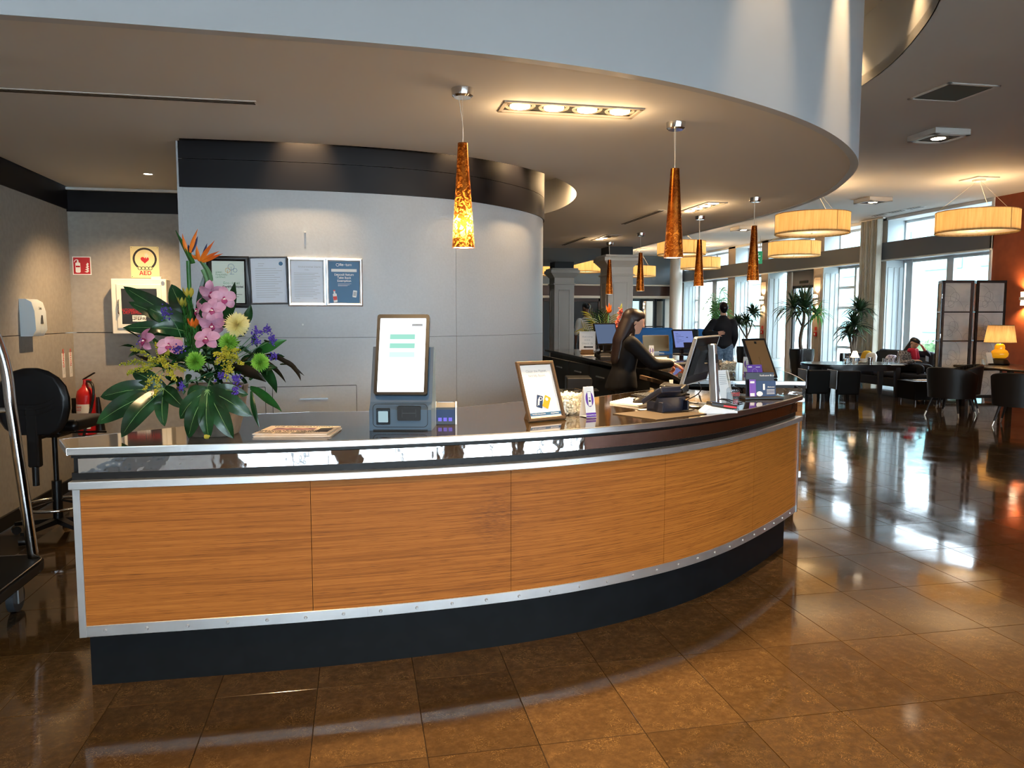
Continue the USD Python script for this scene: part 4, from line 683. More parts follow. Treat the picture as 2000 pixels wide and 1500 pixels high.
# ================================================================ SECOND DESK AND THE STAFF AREA
d2 = thing('staff_counter', 'second reception counter behind the front desk, dark top with a steel edge', 'counter')
near = [(2.72, 6.17), (3.2, 6.0), (3.67, 5.82)]; outer = [(3.67, 5.82), (3.9, 6.3), (4.12, 6.85), (4.28, 7.4), (4.40, 8.1), (4.46, 9.0), (4.47, 10.5), (4.48, 12.5)]; inner = [(2.72, 6.17), (2.95, 7.0), (3.08, 7.98), (2.86, 8.35), (2.95, 10.0), (3.03, 11.6), (3.05, 12.5)]
oc = spline(outer, 60); tp = Polygon(np.r_[near, oc[1:], inner[::-1][:-1]]).buffer(0)
part(d2, 'worktop', ext(tp.buffer(-.006), DZ - .03, DZ - .0005), 'stone_top'); ringc = np.array(tp.exterior.coords); ringc = ringc if tp.exterior.is_ccw else ringc[::-1]
nr = np.array(near); part(d2, 'worktop_edge', band(np.r_[spline(near, 8), oc[1:]], .003, -.012, DZ - .034, DZ, .003), 'brushed_steel'); part(d2, 'inner_edge', band(np.array(inner[::-1]), .002, -.008, DZ - .034, DZ, .002), 'black_plastic')
part(d2, 'carcass', ext(tp.buffer(-.08), .1, DZ - .03), 'recess_black')
fc = np.r_[spline(near, 8), oc[1:]]; part(d2, 'polished_panel', band(fc, -.03, -.06, .945, 1.0), 'polished_band'); part(d2, 'middle_rail', band(fc, 0, -.06, .885, .92, .003), 'aluminium'); part(d2, 'wood_panel', band(fc, -.022, -.06, .29, .886), 'teak'); part(d2, 'bottom_rail', band(fc, -.018, -.06, .24, .292), 'aluminium'); part(d2, 'plinth', band(fc, -.085, -.12, 0, .247), 'plinth_black')
pm('cabinet_cream', 'cfc8b6', .5); pm('cabinet_black', '131315', .45)
for k in range(3): a = np.array([(2.80, 6.28), (2.97, 7.0), (3.07, 7.6)][k]); part(d2, 'drawer_front', T(bx(-.012, .012, -.02, .42, .3, .82, .004), (*a, 0), -13), 'cabinet_cream'); part(d2, 'drawer_lock', T(cyl((-.02, .2, .72), (-.005, .2, .72), .008, n=10), (*a, 0), -13), 'black_plastic')
part(d2, 'apron', band(np.array([(3.02, 7.9), (2.96, 7.0), (2.74, 6.2)]), .03, 0, .93, .97), 'walnut')
for k in range(4):
    y0 = 8.5 + k * .98; part(d2, 'cabinet_door', bx(2.9, 2.93, y0, y0 + .95, .08, .98, .004), 'cabinet_black'); part(d2, 'cabinet_handle', bx(2.87, 2.885, y0 + .3, y0 + .6, .86, .875), 'silver')
pr = thing('printer', 'black office printer in the dark shelving under the staff counter', 'printer', (2.60, 8.95, 0.62), 78); part(pr, 'body', rbx(-.2, .2, -.15, .15, 0, .26, .015), 'black_plastic'); part(pr, 'tray', bx(-.14, .14, -.24, -.1, .09, .105, .004), 'grey_plastic'); part(pr, 'panel', bx(-.18, .02, -.155, -.148, .19, .235), 'grey_plastic'); part(pr, 'support_shelf', bx(-.24, .24, -.17, .17, -.62, 0), 'cabinet_black')
def lavscreen(w, h): return J(rect(-.02, -h / 2 + .016, w / 2 - .02, -h / 2 + .085, .0005), *[rect(-w / 2 + .05, h * .3 - i * .022, -w / 2 + .05 + .05 * (1 + i % 3), h * .3 - i * .022 + .003, .0005) for i in range(7)], rect(.05, .02, .085, .03, .0005))
monitor('monitor', 'monitor with a lavender-white screen in front of the receptionist', 1335, 692, 32, 13, .40, .27, .22, 'screen_lav', stand='black_plastic', extra=lavscreen)
monitor('monitor', 'dark monitor with a blue screen behind the receptionist', 1184, 688, 38, 15, .46, .33, .28, 'screen_dim', stand='black_plastic')
pm('tan_back', 'b9a47c', .4); t = at_desk('monitor', 'tan backed monitor on the far side of the staff counter', 'computer monitor', 1282, 690, 14)
part(t, 'panel', T(rbx(-.21, .21, -.012, .012, .03, .27, .011), rx=-8), 'tan_back'); part(t, 'stand', J(hull([(-.05, 0, 0), (.05, 0, 0), (-.03, .02, .1), (.03, .02, .1), (-.05, .06, 0), (.05, .06, 0)])), 'white_plastic'); part(t, 'base', bx(-.1, .1, -.06, .1, -.001, .01), 'white_plastic')
t, on = leaning('counter_sign', 'white welcome sign with an arrow on the staff counter', 'sign', 1147, 690, -6, 10)
part(t, 'board', on(rect(-.12, .04, .12, .33, .006)), 'paper_white'); part(t, 'lettering', on(J(text('Welcome', .026, .0, .235), text('KIDS', .026, .0, .185), text('Check-In', .026, .0, .135)), .0062), 'ink_grey'); part(t, 'arrow', on(J(rect(-.03, .083, .085, .103, .0006), ext([(-.06, .093), (-.03, .113), (-.03, .073)], 0, .0006)), .0062), 'ink'); part(t, 'easel', J(bx(-.1, .1, -.05, .06, 0, .012), on(bx(-.09, .09, .0, .05, .004, .03))), 'cardboard')
jar(1421, 731, -4, 'square glass jar of wrapped sweets on the staff counter beside a tent card'); tent(1458, 731, -6, 'purple oval tent card on the staff counter next to the frame seen from behind'); tent(1272, 699, -4, 'small tent card with a brown oval between the receptionist and the tan monitor')
t, on = leaning('poster_frame', 'black picture frame seen from behind with brown backing board', 'picture frame', 1497, 739, 33, 24, z=DZ + .006); W, Hh = .145, .375
part(t, 'frame', on(mitre(-W, 0, W, Hh, .02, .018), -.010), 'frame_black'); part(t, 'backing_board', on(rect(-W + .016, .016, W - .016, Hh - .016, .003)), 'cardboard'); part(t, 'hanger', on(rect(-.012, Hh - .05, .012, Hh - .03, .004), .003), 'frame_black'); part(t, 'easel_strut', on(ext([(-.012, .2), (.012, .2), (.02, .02), (-.02, .02)], .003, .006)), 'cardboard')
t = at_desk('document_tray', 'pale document tray with papers near the receptionist hand', 'document tray', 1288, 704, 18); part(t, 'tray', J(bx(-.17, .17, -.12, .12, 0, .006), bx(-.17, -.165, -.12, .12, 0, .035), bx(-.17, .17, .115, .12, 0, .035)), 'white_plastic'); part(t, 'papers', J(*[T(bx(-.15, .15, -.1, .1, .008 + .004 * i, .011 + .004 * i), rz=1.5 * (-1) ** i) for i in range(4)]), 'paper_cream')
t = at_desk('document_tray', 'grey letter tray at the near end of the staff counter', 'document tray', 1356, 738, 14); part(t, 'tray', J(bx(-.11, .11, -.1, .1, 0, .006), bx(-.11, .11, -.1, -.095, 0, .04), bx(-.11, -.105, -.1, .1, 0, .04), bx(.105, .11, -.1, .1, 0, .04)), 'silver'); part(t, 'papers', bx(-.1, .1, -.09, .09, .008, .02), 'paper_white')
keyboard(1334, 712, 35, 'black keyboard under the receptionist hand'); mouse(1345, 722, 40, 'dark mouse near the end of the staff counter', z=DZ)
solo('paper_pile', 'pile of loose papers under the welcome sign', 'papers', J(*[T(bx(-.14, .14, -.1, .1, .004 * i, .004 * i + .003), px(1157, 696, DZ), CAMROT + 8 * i) for i in range(4)]), 'paper_white')
t = at_desk('phone_dock', 'black desk phone beside the dark monitor on the staff counter', 'telephone', 1180, 700, 20, z=DZ + .02); part(t, 'body', T(rbx(-.1, .1, -.09, .09, 0, .05, .01), rx=12), 'black_plastic'); part(t, 'handset', T(rbx(-.09, .09, -.02, .02, 0, .03, .01), (-.07, 0, .06), 90, 0, 12), 'black_plastic')
# ================================================================ ALCOVE: SIGNS, CABINET, STOOL, EXTINGUISHER, TROLLEY
def ax(x, y, X): d = FW + RT * (x - 1000) / FPX - UP * (y - 750) / FPX; return np.array([0, 0, HC]) + d * X / d[0]
def ay(x, y, Y): d = FW + RT * (x - 1000) / FPX - UP * (y - 750) / FPX; return np.array([0, 0, HC]) + d * Y / d[1]
pm('sign_cream', 'ddd3a2', .5); pm('sign_red', 'b5232b', .5); pm('cabinet_white', 'e6e4da', .4); pm('extinguisher_red', 'c01f22', .25); pm('vinyl_black', '15171b', .32); pm('dispenser_white', 'cfd9de', .35); pm('dark_panel', '2d3135', .3); pm('label_red', 'd8453c', .5)
p0, p1_ = ay(254, 481, YB), ay(312, 543, YB); w, h = p1_[0] - p0[0], p0[2] - p1_[2]
t = thing('aed_sign', 'cream square sign reading AED with a red heart above the white cabinet', 'sign', (p0[0] + w / 2, YB, p1_[2])); part(t, 'plate', front(ext(rrect(-w / 2, 0, w / 2, h, .006), 0, .004)), 'sign_cream')
s = w / .285; heart = Polygon([(0, -.032)] + [(.03 * math.sin(a) ** 3 * 1.0, .026 * (13 * math.cos(a) - 5 * math.cos(2 * a) - 2 * math.cos(3 * a) - math.cos(4 * a)) / 16 * 1.0) for a in np.linspace(.2, PI * 2 - .2, 40)][::1]).buffer(0)
heart = Polygon([(.037 * math.sin(a) ** 3, .035 * (13 * math.cos(a) - 5 * math.cos(2 * a) - 2 * math.cos(3 * a) - math.cos(4 * a)) / 16) for a in np.linspace(0, 2 * PI, 50)]).buffer(0)
part(t, 'heart', front(T(ext(heart, 0, .001), (0, h * .575, 0)), (0, -.004, 0)), 'sign_red'); part(t, 'arc', front(ring(0, h * .60, .098, .018, .001, 0, -50, 230), (0, -.004, 0)), 'ink'); part(t, 'chain', front(J(*[ring(-.048 + i * .032, h * .305, .015, .005, .001) for i in range(4)]), (0, -.004, 0)), 'ink'); part(t, 'bolt', front(T(ext([(0, .05), (.025, .055), (.032, .035), (.04, .036), (.012, .0), (.014, .022), (.004, .02)], 0, .0012), (0, h * .6, 0)), (0, -.0045, 0)), 'paper_cream'); part(t, 'lettering', front(text('AED', .04, 0, h * .09, True, .001), (0, -.004, 0)), 'sign_red'); part(t, 'screw', front(J(*[ell(sx * (w / 2 - .01), yy, .003, .003, .002) for sx in (-1, 1) for yy in (.01, h - .01)]), (0, -.004, 0)), 'ink')
a, c = ay(215, 544, YB - .17), ay(328, 652, YB - .17); w, h = c[0] - a[0], a[2] - c[2]
t = thing('aed_cabinet', 'white wall cabinet with a dark glazed door and chrome handle', 'cabinet', (a[0] + w / 2, YB, c[2]))
part(t, 'body', bx(-w / 2, w / 2, -.165, 0, 0, h, .006), 'cabinet_white'); dr = part(t, 'door', front(mitre(-w * .4, h * .1, w * .41, h * .9, w * .085, .012, [(0, 0), (0, .009), (.004, .012), (w * .085 - .006, .012), (w * .085, .008), (w * .085, 0)]), (0, -.165, 0)), 'cabinet_white'); part(t, 'door_glass', front(rect(-w * .32, h * .18, w * .33, h * .83, .006), (0, -.166, 0)), 'dark_panel'); part(t, 'handle', front(tube(spline([(-w * .36, h * .36, .012), (-w * .36, h * .38, .035), (-w * .36, h * .5, .038), (-w * .36, h * .6, .035), (-w * .36, h * .62, .012)], 16), .006, 8), (0, -.165, 0)), 'chrome'); part(t, 'lock', front(ell(w * .44, h * .925, .016, .02, .004), (0, -.165, 0)), 'silver')
part(t, 'label', front(rect(-w * .13, h * .225, w * .12, h * .34, .001), (0, -.1722, 0)), 'paper_white'); part(t, 'label_text', front(J(text('LIFEPAK', .026, 0, h * .255, True), rect(-.06, h * .32, .02, h * .326, .0006)), (0, -.1732, 0)), 'ink'); part(t, 'red_text', front(J(text('AUTOMATED EXTERNAL', .02, 0, h * .42, True), text('DEFIBRILLATOR', .026, 0, h * .365, True)), (0, -.1724, 0)), 'sign_red'); part(t, 'top_alarm', box((w * .3, -.1, h + .012), (.09, .05, .024), .003), 'fitting_white')
a, c = ay(141, 501, YB), ay(179, 537, YB); w, h = c[0] - a[0], a[2] - c[2]
t = thing('fire_sign', 'small red fire extinguisher sign in the alcove corner', 'sign', (a[0] + w / 2, YB, c[2])); part(t, 'plate', front(rect(-w / 2, 0, w / 2, h, .003)), 'paper_white'); part(t, 'red_field', front(rect(-w / 2 + .008, .008, w / 2 - .008, h - .008, .0006), (0, -.003, 0)), 'sign_red')
part(t, 'pictogram', front(J(ext(rrect(-.055, .02, -.012, .115, .012), 0, .0008), rect(-.04, .115, -.027, .135, .0008), ring(-.042, .118, .022, .006, .0008, 0, 60, 180), *[ext([(.02 + .006 * i, .03 + .02 * i), (.045, .02 + .022 * i), (.062, .035 + .022 * i), (.05, .055 + .02 * i), (.04, .035 + .021 * i)], 0, .0008) for i in range(4)]), (0, -.0036, 0)), 'paper_white'); part(t, 'band', front(rect(-.052, .07, -.015, .085, .0006), (0, -.0045, 0)), 'sign_red')
a = ax(66, 618, XL + .06); t = thing('hand_dispenser', 'pale plastic hand dispenser on the left wall', 'dispenser', (XL, a[1], a[2] - .16), 90)
part(t, 'body', fr(ext([(0, 0), (.085, .0), (.115, .05), (.11, .2), (.09, .275), (.05, .30), (0, .30)], -.115, .115), (0, 0, 0), (0, -1, 0), (0, 0, 1)), 'dispenser_white'); part(t, 'nozzle', lathe([(0, -.02), (.018, -.02), (.03, .0), (.03, .01)], 16).apply_translation((0, -.06, 0)), 'clear_acrylic'); part(t, 'button', T(ell(.0, .055, .045, .035, .006), (0, -.113, 0), rx=90), 'clear_acrylic'); part(t, 'window', front(ext([(-.015, .10), (.04, .10), (.03, .17), (.01, .17)], 0, .004), (0, -.112, 0)), 'grey_plastic'); part(t, 'maker_text', front(text('Deb', .022, .01, .215), (0, -.107, 0)), 'grey_plastic')
for i, (x, y0, y1) in enumerate(((123, 690, 738), (137, 688, 736))):
    a, c = ax(x, y0, XL), ax(x, y1, XL); h = a[2] - c[2]; t = thing('wall_notice', ('narrow white and red notice strip left of its twin on the left wall', 'narrow white and red notice strip nearest the corner')[i], 'notice', (XL, a[1], c[2]), 90); part(t, 'strip', front(rect(-.035, 0, .035, h, .002)), 'paper_white'); part(t, 'red_heading', front(T(text('DANGER' if i == 0 else 'NOTICE', .03, 0, 0, True), (.014, h * .8, 0), 90), (0, -.002, 0)), 'label_red'); part(t, 'small_print', front(J(*[rect(-.022 + .018 * k, .03, -.018 + .018 * k, h * .55, .0005) for k in range(3)]), (0, -.002, 0)), 'ink_grey')
# fire extinguisher
a = ax(160, 818, XL + .12); t = thing('fire_extinguisher', 'red fire extinguisher with a white label hung in the corner behind the stool', 'fire extinguisher', (XL + .13, a[1] + .1, .5), -20)
part(t, 'cylinder', lathe([(0, 0), (.078, 0), (.082, .01), (.082, .36), (.07, .41), (.03, .45), (.026, .47), (0, .47)], 32), 'extinguisher_red', smooth=40); part(t, 'label', band(np.c_[.083 * np.sin(np.linspace(-1.0, 1.0, 20)), -.083 * np.cos(np.linspace(-1.0, 1.0, 20))], .001, 0, .06, .29), 'paper_white'); part(t, 'label_text', J(*[T(text(s_, hh_, 0, 0, True), (-.012, -.0855, z_), rx=90) for s_, hh_, z_ in (('SAFE', .018, .255), ('EASY', .014, .23), ('CO2', .03, .15))]), 'label_red')
part(t, 'valve', J(cyl((0, 0, .46), (0, 0, .51), .022, .018), bx(-.015, .06, -.012, .012, .5, .52, .004)), 'sign_red'); part(t, 'lever', T(bx(-.02, .12, -.012, .012, 0, .012, .004), (0, 0, .52), 0, 0, -28), 'black_plastic'); part(t, 'hose', tube(spline([(.03, -.01, .5), (.1, -.04, .48), (.11, -.06, .3), (.06, -.09, .1), (.03, -.095, -.02)], 30), .012, 8), 'black_plastic'); part(t, 'horn', cyl((.1, .03, .35), (.12, .03, .02), .015, .04, 16), 'black_plastic'); part(t, 'wall_bracket', bx(-.14, -.06, -.03, .03, .12, .34), 'black_metal')
# drafting stool
S0 = px(116, 1042, 0); t = thing('drafting_stool', 'black padded drafting stool with a chrome foot ring left of the desk', 'stool', (S0[0], S0[1], 0), 82)
part(t, 'seat', T(rbx(-.2, .235, -.235, .235, 0, .09, .04), (.06, .0, .775)), 'vinyl_black', smooth=50); bk = rbx(-.235, .235, -.035, .035, 0, .44, .034)
def backshape(u, v): return None
pts = []; 
for z_, w_ in ((-.02, .14), (.02, .19), (.08, .225), (.16, .245), (.24, .245), (.32, .225), (.38, .18), (.425, .115), (.445, .05)):
    for sgn in (-1, 1): pts += [(sgn * (w_ * 1.04 - .035), -.035 + .015 * (z_ > .38), z_), (sgn * w_ * 1.04, -.005, z_), (sgn * (w_ - .03), .03, z_)]
part(t, 'backrest', T(m3_tri(m3.Manifold.hull_points(np.array(pts)).refine(3)), (-.25, 0, .80), -90, 0, 0), 'vinyl_black', smooth=50); part(t, 'back_groove', [T(tube(spline([(-.16, -.037, .12 + i * .035), (.03, -.038, .122 + i * .035), (.12, -.037, .145 + i * .035), (.16, -.034, .175 + i * .035)], 20), .003, 5), (-.25, 0, .80), -90) for i in range(3)], 'kiosk_black')
part(t, 'back_bracket', J(bx(-.29, -.23, -.04, .04, .55, .98, .01), bx(-.28, -.1, -.03, .03, .74, .77, .008), cyl((-.265, 0, .56), (-.265, 0, .42), .022)), 'black_plastic'); part(t, 'gas_column', J(cyl((0, 0, .1), (0, 0, .4), .034), cyl((0, 0, .4), (0, 0, .75), .018)), 'black_metal'); part(t, 'mechanism', bx(-.1, .12, -.09, .09, .73, .785, .02), 'black_plastic'); part(t, 'lever', tube([(.05, -.08, .75), (.2, -.22, .73), (.26, -.25, .72)], .008, 8), 'black_plastic')
a = np.linspace(0, 2 * PI, 49)[:-1]; part(t, 'foot_ring', J(tube(np.c_[.23 * np.cos(a), .23 * np.sin(a), np.full(48, .22)], .012, 10, True)), 'chrome', smooth=True); part(t, 'ring_spoke', J(*[cyl((0, 0, .26), (.225 * math.cos(b_), .225 * math.sin(b_), .222), .009, n=8) for b_ in (0.4, 2.5, 4.6)]), 'black_metal')
for i in range(5):
    b_ = 2 * PI * i / 5 + .3; cx_, sx_ = math.cos(b_), math.sin(b_); l_ = part(t, 'base_arm', J(hull([(sx_ * .03 * q2, -cx_ * .03 * q2, z_) for q2 in (-1, 1) for z_ in (.085, .125)] + [(.31 * cx_ + sx_ * .018 * q2, .31 * sx_ - cx_ * .018 * q2, z_) for q2 in (-1, 1) for z_ in (.065, .09)])), 'black_plastic'); part(t, 'castor', T(cyl((0, -.022, .03), (0, .022, .03), .03, n=18), (.31 * cx_, .31 * sx_, 0), math.degrees(b_) + 40), 'black_plastic')
# luggage trolley
t = thing('luggage_trolley', 'chrome hotel luggage trolley with a dark platform at the left edge', 'luggage trolley', (-2.16, 4.1, 0)); PX, PY = .42, .56
part(t, 'platform', ext(sbox(-PX, -PY, PX, PY).buffer(.0).buffer(-.12).buffer(.12, 8), .20, .27), 'plinth_black'); part(t, 'bumper', ext(sbox(-PX, -PY, PX, PY).buffer(-.12).buffer(.135, 8).difference(sbox(-PX, -PY, PX, PY).buffer(-.12).buffer(.118, 8)), .215, .258), 'black_plastic'); rp = np.array(sbox(-PX, -PY, PX, PY).buffer(-.12).buffer(.122, 8).exterior.coords)[:-1]; part(t, 'platform_rim', tube(np.c_[rp, np.full(len(rp), .268)], .004, 6, True), 'chrome')
for sx in (-1, 1):
    for sy in (-1, 1):
        P = [(sx * (PX - .05 - .05 * u), sy * (PY - .06 - .06 * u), .27 + .9 * u) for u in np.linspace(0, 1, 8)] + [(sx * (PX - .10 - (PX - .16) * (1 - math.cos(u)) ), sy * (PY - .12 - (PY - .19) * (1 - math.cos(u))), 1.17 + .68 * math.sin(u)) for u in np.linspace(.15, PI / 2, 10)]
        part(t, 'upright', tube(spline(P, 60), .028, 16), 'chrome', smooth=True); w_ = part(t, 'castor_fork', J(bx(sx * .30 - .03, sx * .30 - .022, sy * .42 - .03, sy * .42 + .03, .05, .2), bx(sx * .30 + .022, sx * .30 + .03, sy * .42 - .03, sy * .42 + .03, .05, .2)), 'silver'); part(t, 'castor', T(cyl((-.019, 0, .075), (.019, 0, .075), .075, n=28), (sx * .30, sy * .42, 0)), 'grey_plastic')
part(t, 'cross_bar', cyl((-PX + .1, PY - .115, 1.10), (PX - .1, PY - .115, 1.10), .015), 'chrome', smooth=True); part(t, 'cross_bar', cyl((-PX + .1, -PY + .115, 1.10), (PX - .1, -PY + .115, 1.10), .015), 'chrome', smooth=True); part(t, 'finial', lathe([(0, 1.84), (.07, 1.85), (.08, 1.875), (.03, 1.9), (0, 1.91)], 24), 'chrome')
pm('carton', 'a88a58', .7); t = thing('suitcase', 'tan suitcase standing on the luggage trolley', 'suitcase', (-2.32, 4.15, .272), 90); part(t, 'shell', rbx(-.34, .34, -.13, .13, 0, .5, .04), 'carton'); part(t, 'handle', tube(spline([(-.1, 0, .49), (-.09, 0, .53), (.09, 0, .53), (.1, 0, .49)], 16), .01, 8), 'black_plastic'); part(t, 'zip', bx(-.345, .345, -.004, .004, .0, .505), 'black_plastic')
# ================================================================ CERTIFICATES ON THE CURVED WALL
wq = np.array([[1000 + FPX * (v @ RT) / (v @ FW), 0] for v in [np.array([p[0], p[1], .2]) for p in WALL[:110]]])[:, 0]
def on_wall(x, y):
    i = float(np.interp(x, wq, np.arange(110))); j = int(i); p = WALL[j] + (WALL[j + 1] - WALL[j]) * (i - j); tg = WALL[j + 1] - WALL[j]; q3 = ay(x, y, p[1]); return (p[0], p[1], q3[2]), math.degrees(math.atan2(tg[1], tg[0]))
def cert(lab, x, y, w, h, fw, fm, paper, roll=0):
    loc, rz = on_wall(x, y); t = thing('framed_certificate', lab, 'certificate', (loc[0], loc[1] - .002, loc[2] - h / 2), rz); R = lambda m: T(T(m, (0, 0, -h / 2), 0, 0, roll), (0, 0, h / 2))
    part(t, 'frame', R(front(mitre(-w / 2, 0, w / 2, h, fw, .018, [(0, 0), (0, .01), (fw * .35, .018), (fw * .65, .018), (fw, .008), (fw, 0)]))), fm); part(t, 'paper', R(front(rect(-w / 2 + fw, fw, w / 2 - fw, h - fw, .004))), paper); return t, lambda m: R(front(m, (0, -.0045, 0)))
lines = lambda x0, x1, y0, y1, n, s=5: J(*[rect(x0, y, x0 + (x1 - x0) * (.72 + .28 * ((i * 7 + s) % 5) / 4), y + .0022, .0004) for i, y in enumerate(np.linspace(y0, y1, n))])
pm('paper_mint', 'dfe9dc', .7); pm('paper_blue', 'dfe7f2', .7)
t, f = cert('eco certificate in a wide dark frame, partly behind the flowers', 447, 551, .285, .36, .034, 'kiosk_black', 'paper_mint'); part(t, 'tree_logo', f(J(ring(.02, .285, .021, .002), ring(.047, .262, .013, .002), rect(.019, .235, .021, .285, .0006), rect(.01, .233, .04, .235, .0006))), 'teal_print'); part(t, 'tree_logo', f(J(ring(-.003, .262, .016, .002), rect(-.004, .24, -.002, .262, .0006))), 'gold_card')
part(t, 'lettering', f(J(*[text(s_, .012, -.085, y_, align='l') for s_, y_ in (('green', .243), ('hospitality', .226), ('certified', .209))], text('Eco-label', .017, -.035, .165, align='l'))), 'print_green'); part(t, 'subtitle', f(J(text('Certified Hotel', .015, .03, .14, True), lines(-.08, .09, .06, .11, 4))), 'ink')
t, f = cert('official letter in a thin black frame, second from the left', 527, 548, .262, .335, .012, 'frame_black', 'paper_blue', -1.2); part(t, 'letter_text', f(J(lines(-.09, .09, .05, .25, 14), lines(-.07, -.02, .27, .285, 2))), 'ink_grey'); part(t, 'seal', f(ell(.085, .285, .014, .014)), 'teal_print')
t, f = cert('plain charter in a silver frame, third from the left', 600.5, 551, .266, .345, .024, 'frame_silver', 'paper_blue'); part(t, 'letter_text', f(J(text('Environmental Charter', .011, .02, .275), text('Policy', .008, 0, .255), lines(-.09, .09, .07, .235, 15), lines(-.08, -.04, .055, .058, 1), lines(.04, .08, .055, .058, 1))), 'ink_grey')
t, f = cert('blue deposit return notice in a silver frame, furthest right', 672.5, 551.5, .262, .345, .024, 'frame_silver', 'teal_print'); part(t, 'lettering', f(J(text('Re-turn', .017, .012, .29, True), ring(-.045, .297, .01, .003), *[text(s_, .0145, 0, y_, True) for s_, y_ in (('Deposit Return', .22), ('Take Back', .198), ('Exemption', .176))], lines(-.045, .05, .145, .16, 3))), 'paper_white'); part(t, 'white_bar', f(rect(-.09, .247, .09, .268, .0005)), 'paper_white')
part(t, 'bottle_print', f(T(J(ext(rrect(-.014, .0, .014, .062, .006), 0, .0006), rect(-.006, .06, .006, .085, .0006)), (-.063, .03, 0), 6)), 'paper_white'); part(t, 'bottle_label', f(J(T(rect(-.013, .015, .013, .042, .0009), (-.063, .03, 0), 6), T(rect(-.007, .08, .007, .088, .0009), (-.063, .03, 0), 6))), 'label_red'); part(t, 'can_print', f(T(ext(rrect(-.014, 0, .014, .05, .004), 0, .0006), (.07, .065, 0), -8)), 'paper_white'); part(t, 'can_label', f(T(rect(-.01, .01, .01, .04, .0009), (.07, .065, 0), -8)), 'ink_grey')
# ================================================================ FLOWER ARRANGEMENTS
leafmat('leaf_dark', '0d2a17', '1b4a26', .22, .12); leafmat('leaf_mid', '1f5a2a', '3c8038', .35, .25); leafmat('leaf_vein', '6d9a5a', '86ad6c', .5, .1); leafmat('leaf_black', '14160f', '2a2117', .3, .05); leafmat('stem_green', '3f6f4f', '6d9a6c', .45, .1); leafmat('leaf_yellow', '9aa03a', 'c9bb48', .4, .3)
leafmat('petal_pink', 'b878a2', 'dcb0cc', .5, .3); leafmat('petal_deep', '7c1f4f', 'b4447c', .5, .2); leafmat('petal_cream', 'eee6a0', 'f7f3c4', .5, .35); leafmat('petal_green', '6cae34', '9dd45c', .5, .3); leafmat('petal_violet', '3d2c9a', '5f45bd', .6, .2); leafmat('petal_orange', 'd25a14', 'f08a26', .45, .25); leafmat('golden_rod', '97a52a', 'd0c43a', .6, .25); leafmat('petal_coral', 'd95a4a', 'f09a80', .5, .3); pm('petal_white', 'f1ede4', .5); pm('petal_blue', '2a2f5a', .5)
nm('pot_bronze', '6b6157', '958a7c', 9, rough=.38, metal=.35, bump=.003, coords='object')
def nrm(v): v = np.asarray(v, float); return v / (np.linalg.norm(v) + 1e-12)
def blade(pts, W, side, fold=.2, n=12, tip=1.0, base=.25, wav=0.0, belly=.45, t=.0008, seed=0):
    a = spline(pts, n) if len(pts) > 2 else np.linspace(pts[0], pts[1], n); tg = np.gradient(a, axis=0); tg /= np.linalg.norm(tg, axis=1, keepdims=True); side = nrm(side)
    sd = side - tg * (tg @ side)[:, None]; sd /= np.linalg.norm(sd, axis=1, keepdims=True) + 1e-9; nn = np.cross(sd, tg); u = np.linspace(0, 1, n)
    w = W * np.where(u < belly, base + (1 - base) * np.sin(u / belly * PI / 2), np.cos((u - belly) / (1 - belly) * PI / 2) ** tip); w[-1] = W * .01
    k = np.array([-1, -.5, 0, .5, 1]); off = np.abs(k)[None, :] * fold * w[:, None]
    if wav: off = off + wav * W * np.sin(u * 9 + seed)[:, None] * np.abs(k)[None, :]
    V = a[:, None] + sd[:, None] * (k[None, :] * w[:, None])[..., None] + nn[:, None] * off[..., None]; F = []
    for i in range(n - 1):
        for j in range(4): q = i * 5 + j; F += [(q, q + 5, q + 6), (q, q + 6, q + 1)]
    m = trimesh.Trimesh(V.reshape(-1, 3), np.array(F), process=False); return thick(m, t) if t else m
FS = .00236
def FP(x, y, d=0.0): return np.array([(x - 420) * FS, d, max((848 - y) * FS, .012)])
fa_ = at_desk('flower_arrangement', 'large mixed flower arrangement in a bronze pot on the left of the desk', 'flower arrangement', 420, 848)
part(fa_, 'pot', lathe([(0, 0), (.09, 0), (.096, .008), (.108, .06), (.122, .13), (.132, .19), (.136, .225), (.13, .23), (.124, .225), (.118, .19), (0, .19)], 48, 4.5), 'pot_bronze', smooth=40)
def lobed(hub, tips, W, label=None, mat='leaf_dark', stem=None, droop=.02, side=(0, 0, 1), fold=.18, base=.55):
    """a palmate leaf: one blade per lobe from a common hub, with pale midribs as a sub-part"""
    B, Vn = [], []; hub = np.asarray(hub)
    for i, (tp, w) in enumerate(zip(tips, W)):
        tp = np.asarray(tp); mid = (hub + tp) / 2 + np.array([0, -droop, droop * .6]); axis = [hub, hub * .75 + mid * .25 + (mid - hub) * .25, mid, tp * .75 + mid * .25 + (0, -droop * .3, 0), tp]
        d = tp - hub; sd = np.cross(d, (0, -1, .25)); B.append(blade(axis, w * 1.14, sd, fold, 14, .75, base, .04, .5, seed=i)); pa = spline(axis, 12)[:-1]; Vn.append(tube(pa + np.array([0, -.0025, .0008]), np.linspace(.0018, .0005, 11), 5))
    p = part(fa_, 'palmate_leaf', B, mat, smooth=50, label=label); part(p, 'vein', Vn, 'leaf_vein', smooth=True)
    if stem is not None: part(p, 'leaf_stalk', tube(spline([stem, (np.asarray(stem) + hub) / 2 + (0, 0, .02), hub], 12), .003, 6), 'stem_green')
lobed(FP(335, 756, -.06), [FP(222, 770, -.10), FP(221, 819, -.14), FP(273, 851, -.17), FP(349, 824, -.14), FP(275, 722, -.05), FP(385, 790, -.12)], [.040, .043, .042, .028, .032, .03], 'broad dark green palmate leaf hanging over the left of the pot', stem=FP(400, 745, 0))
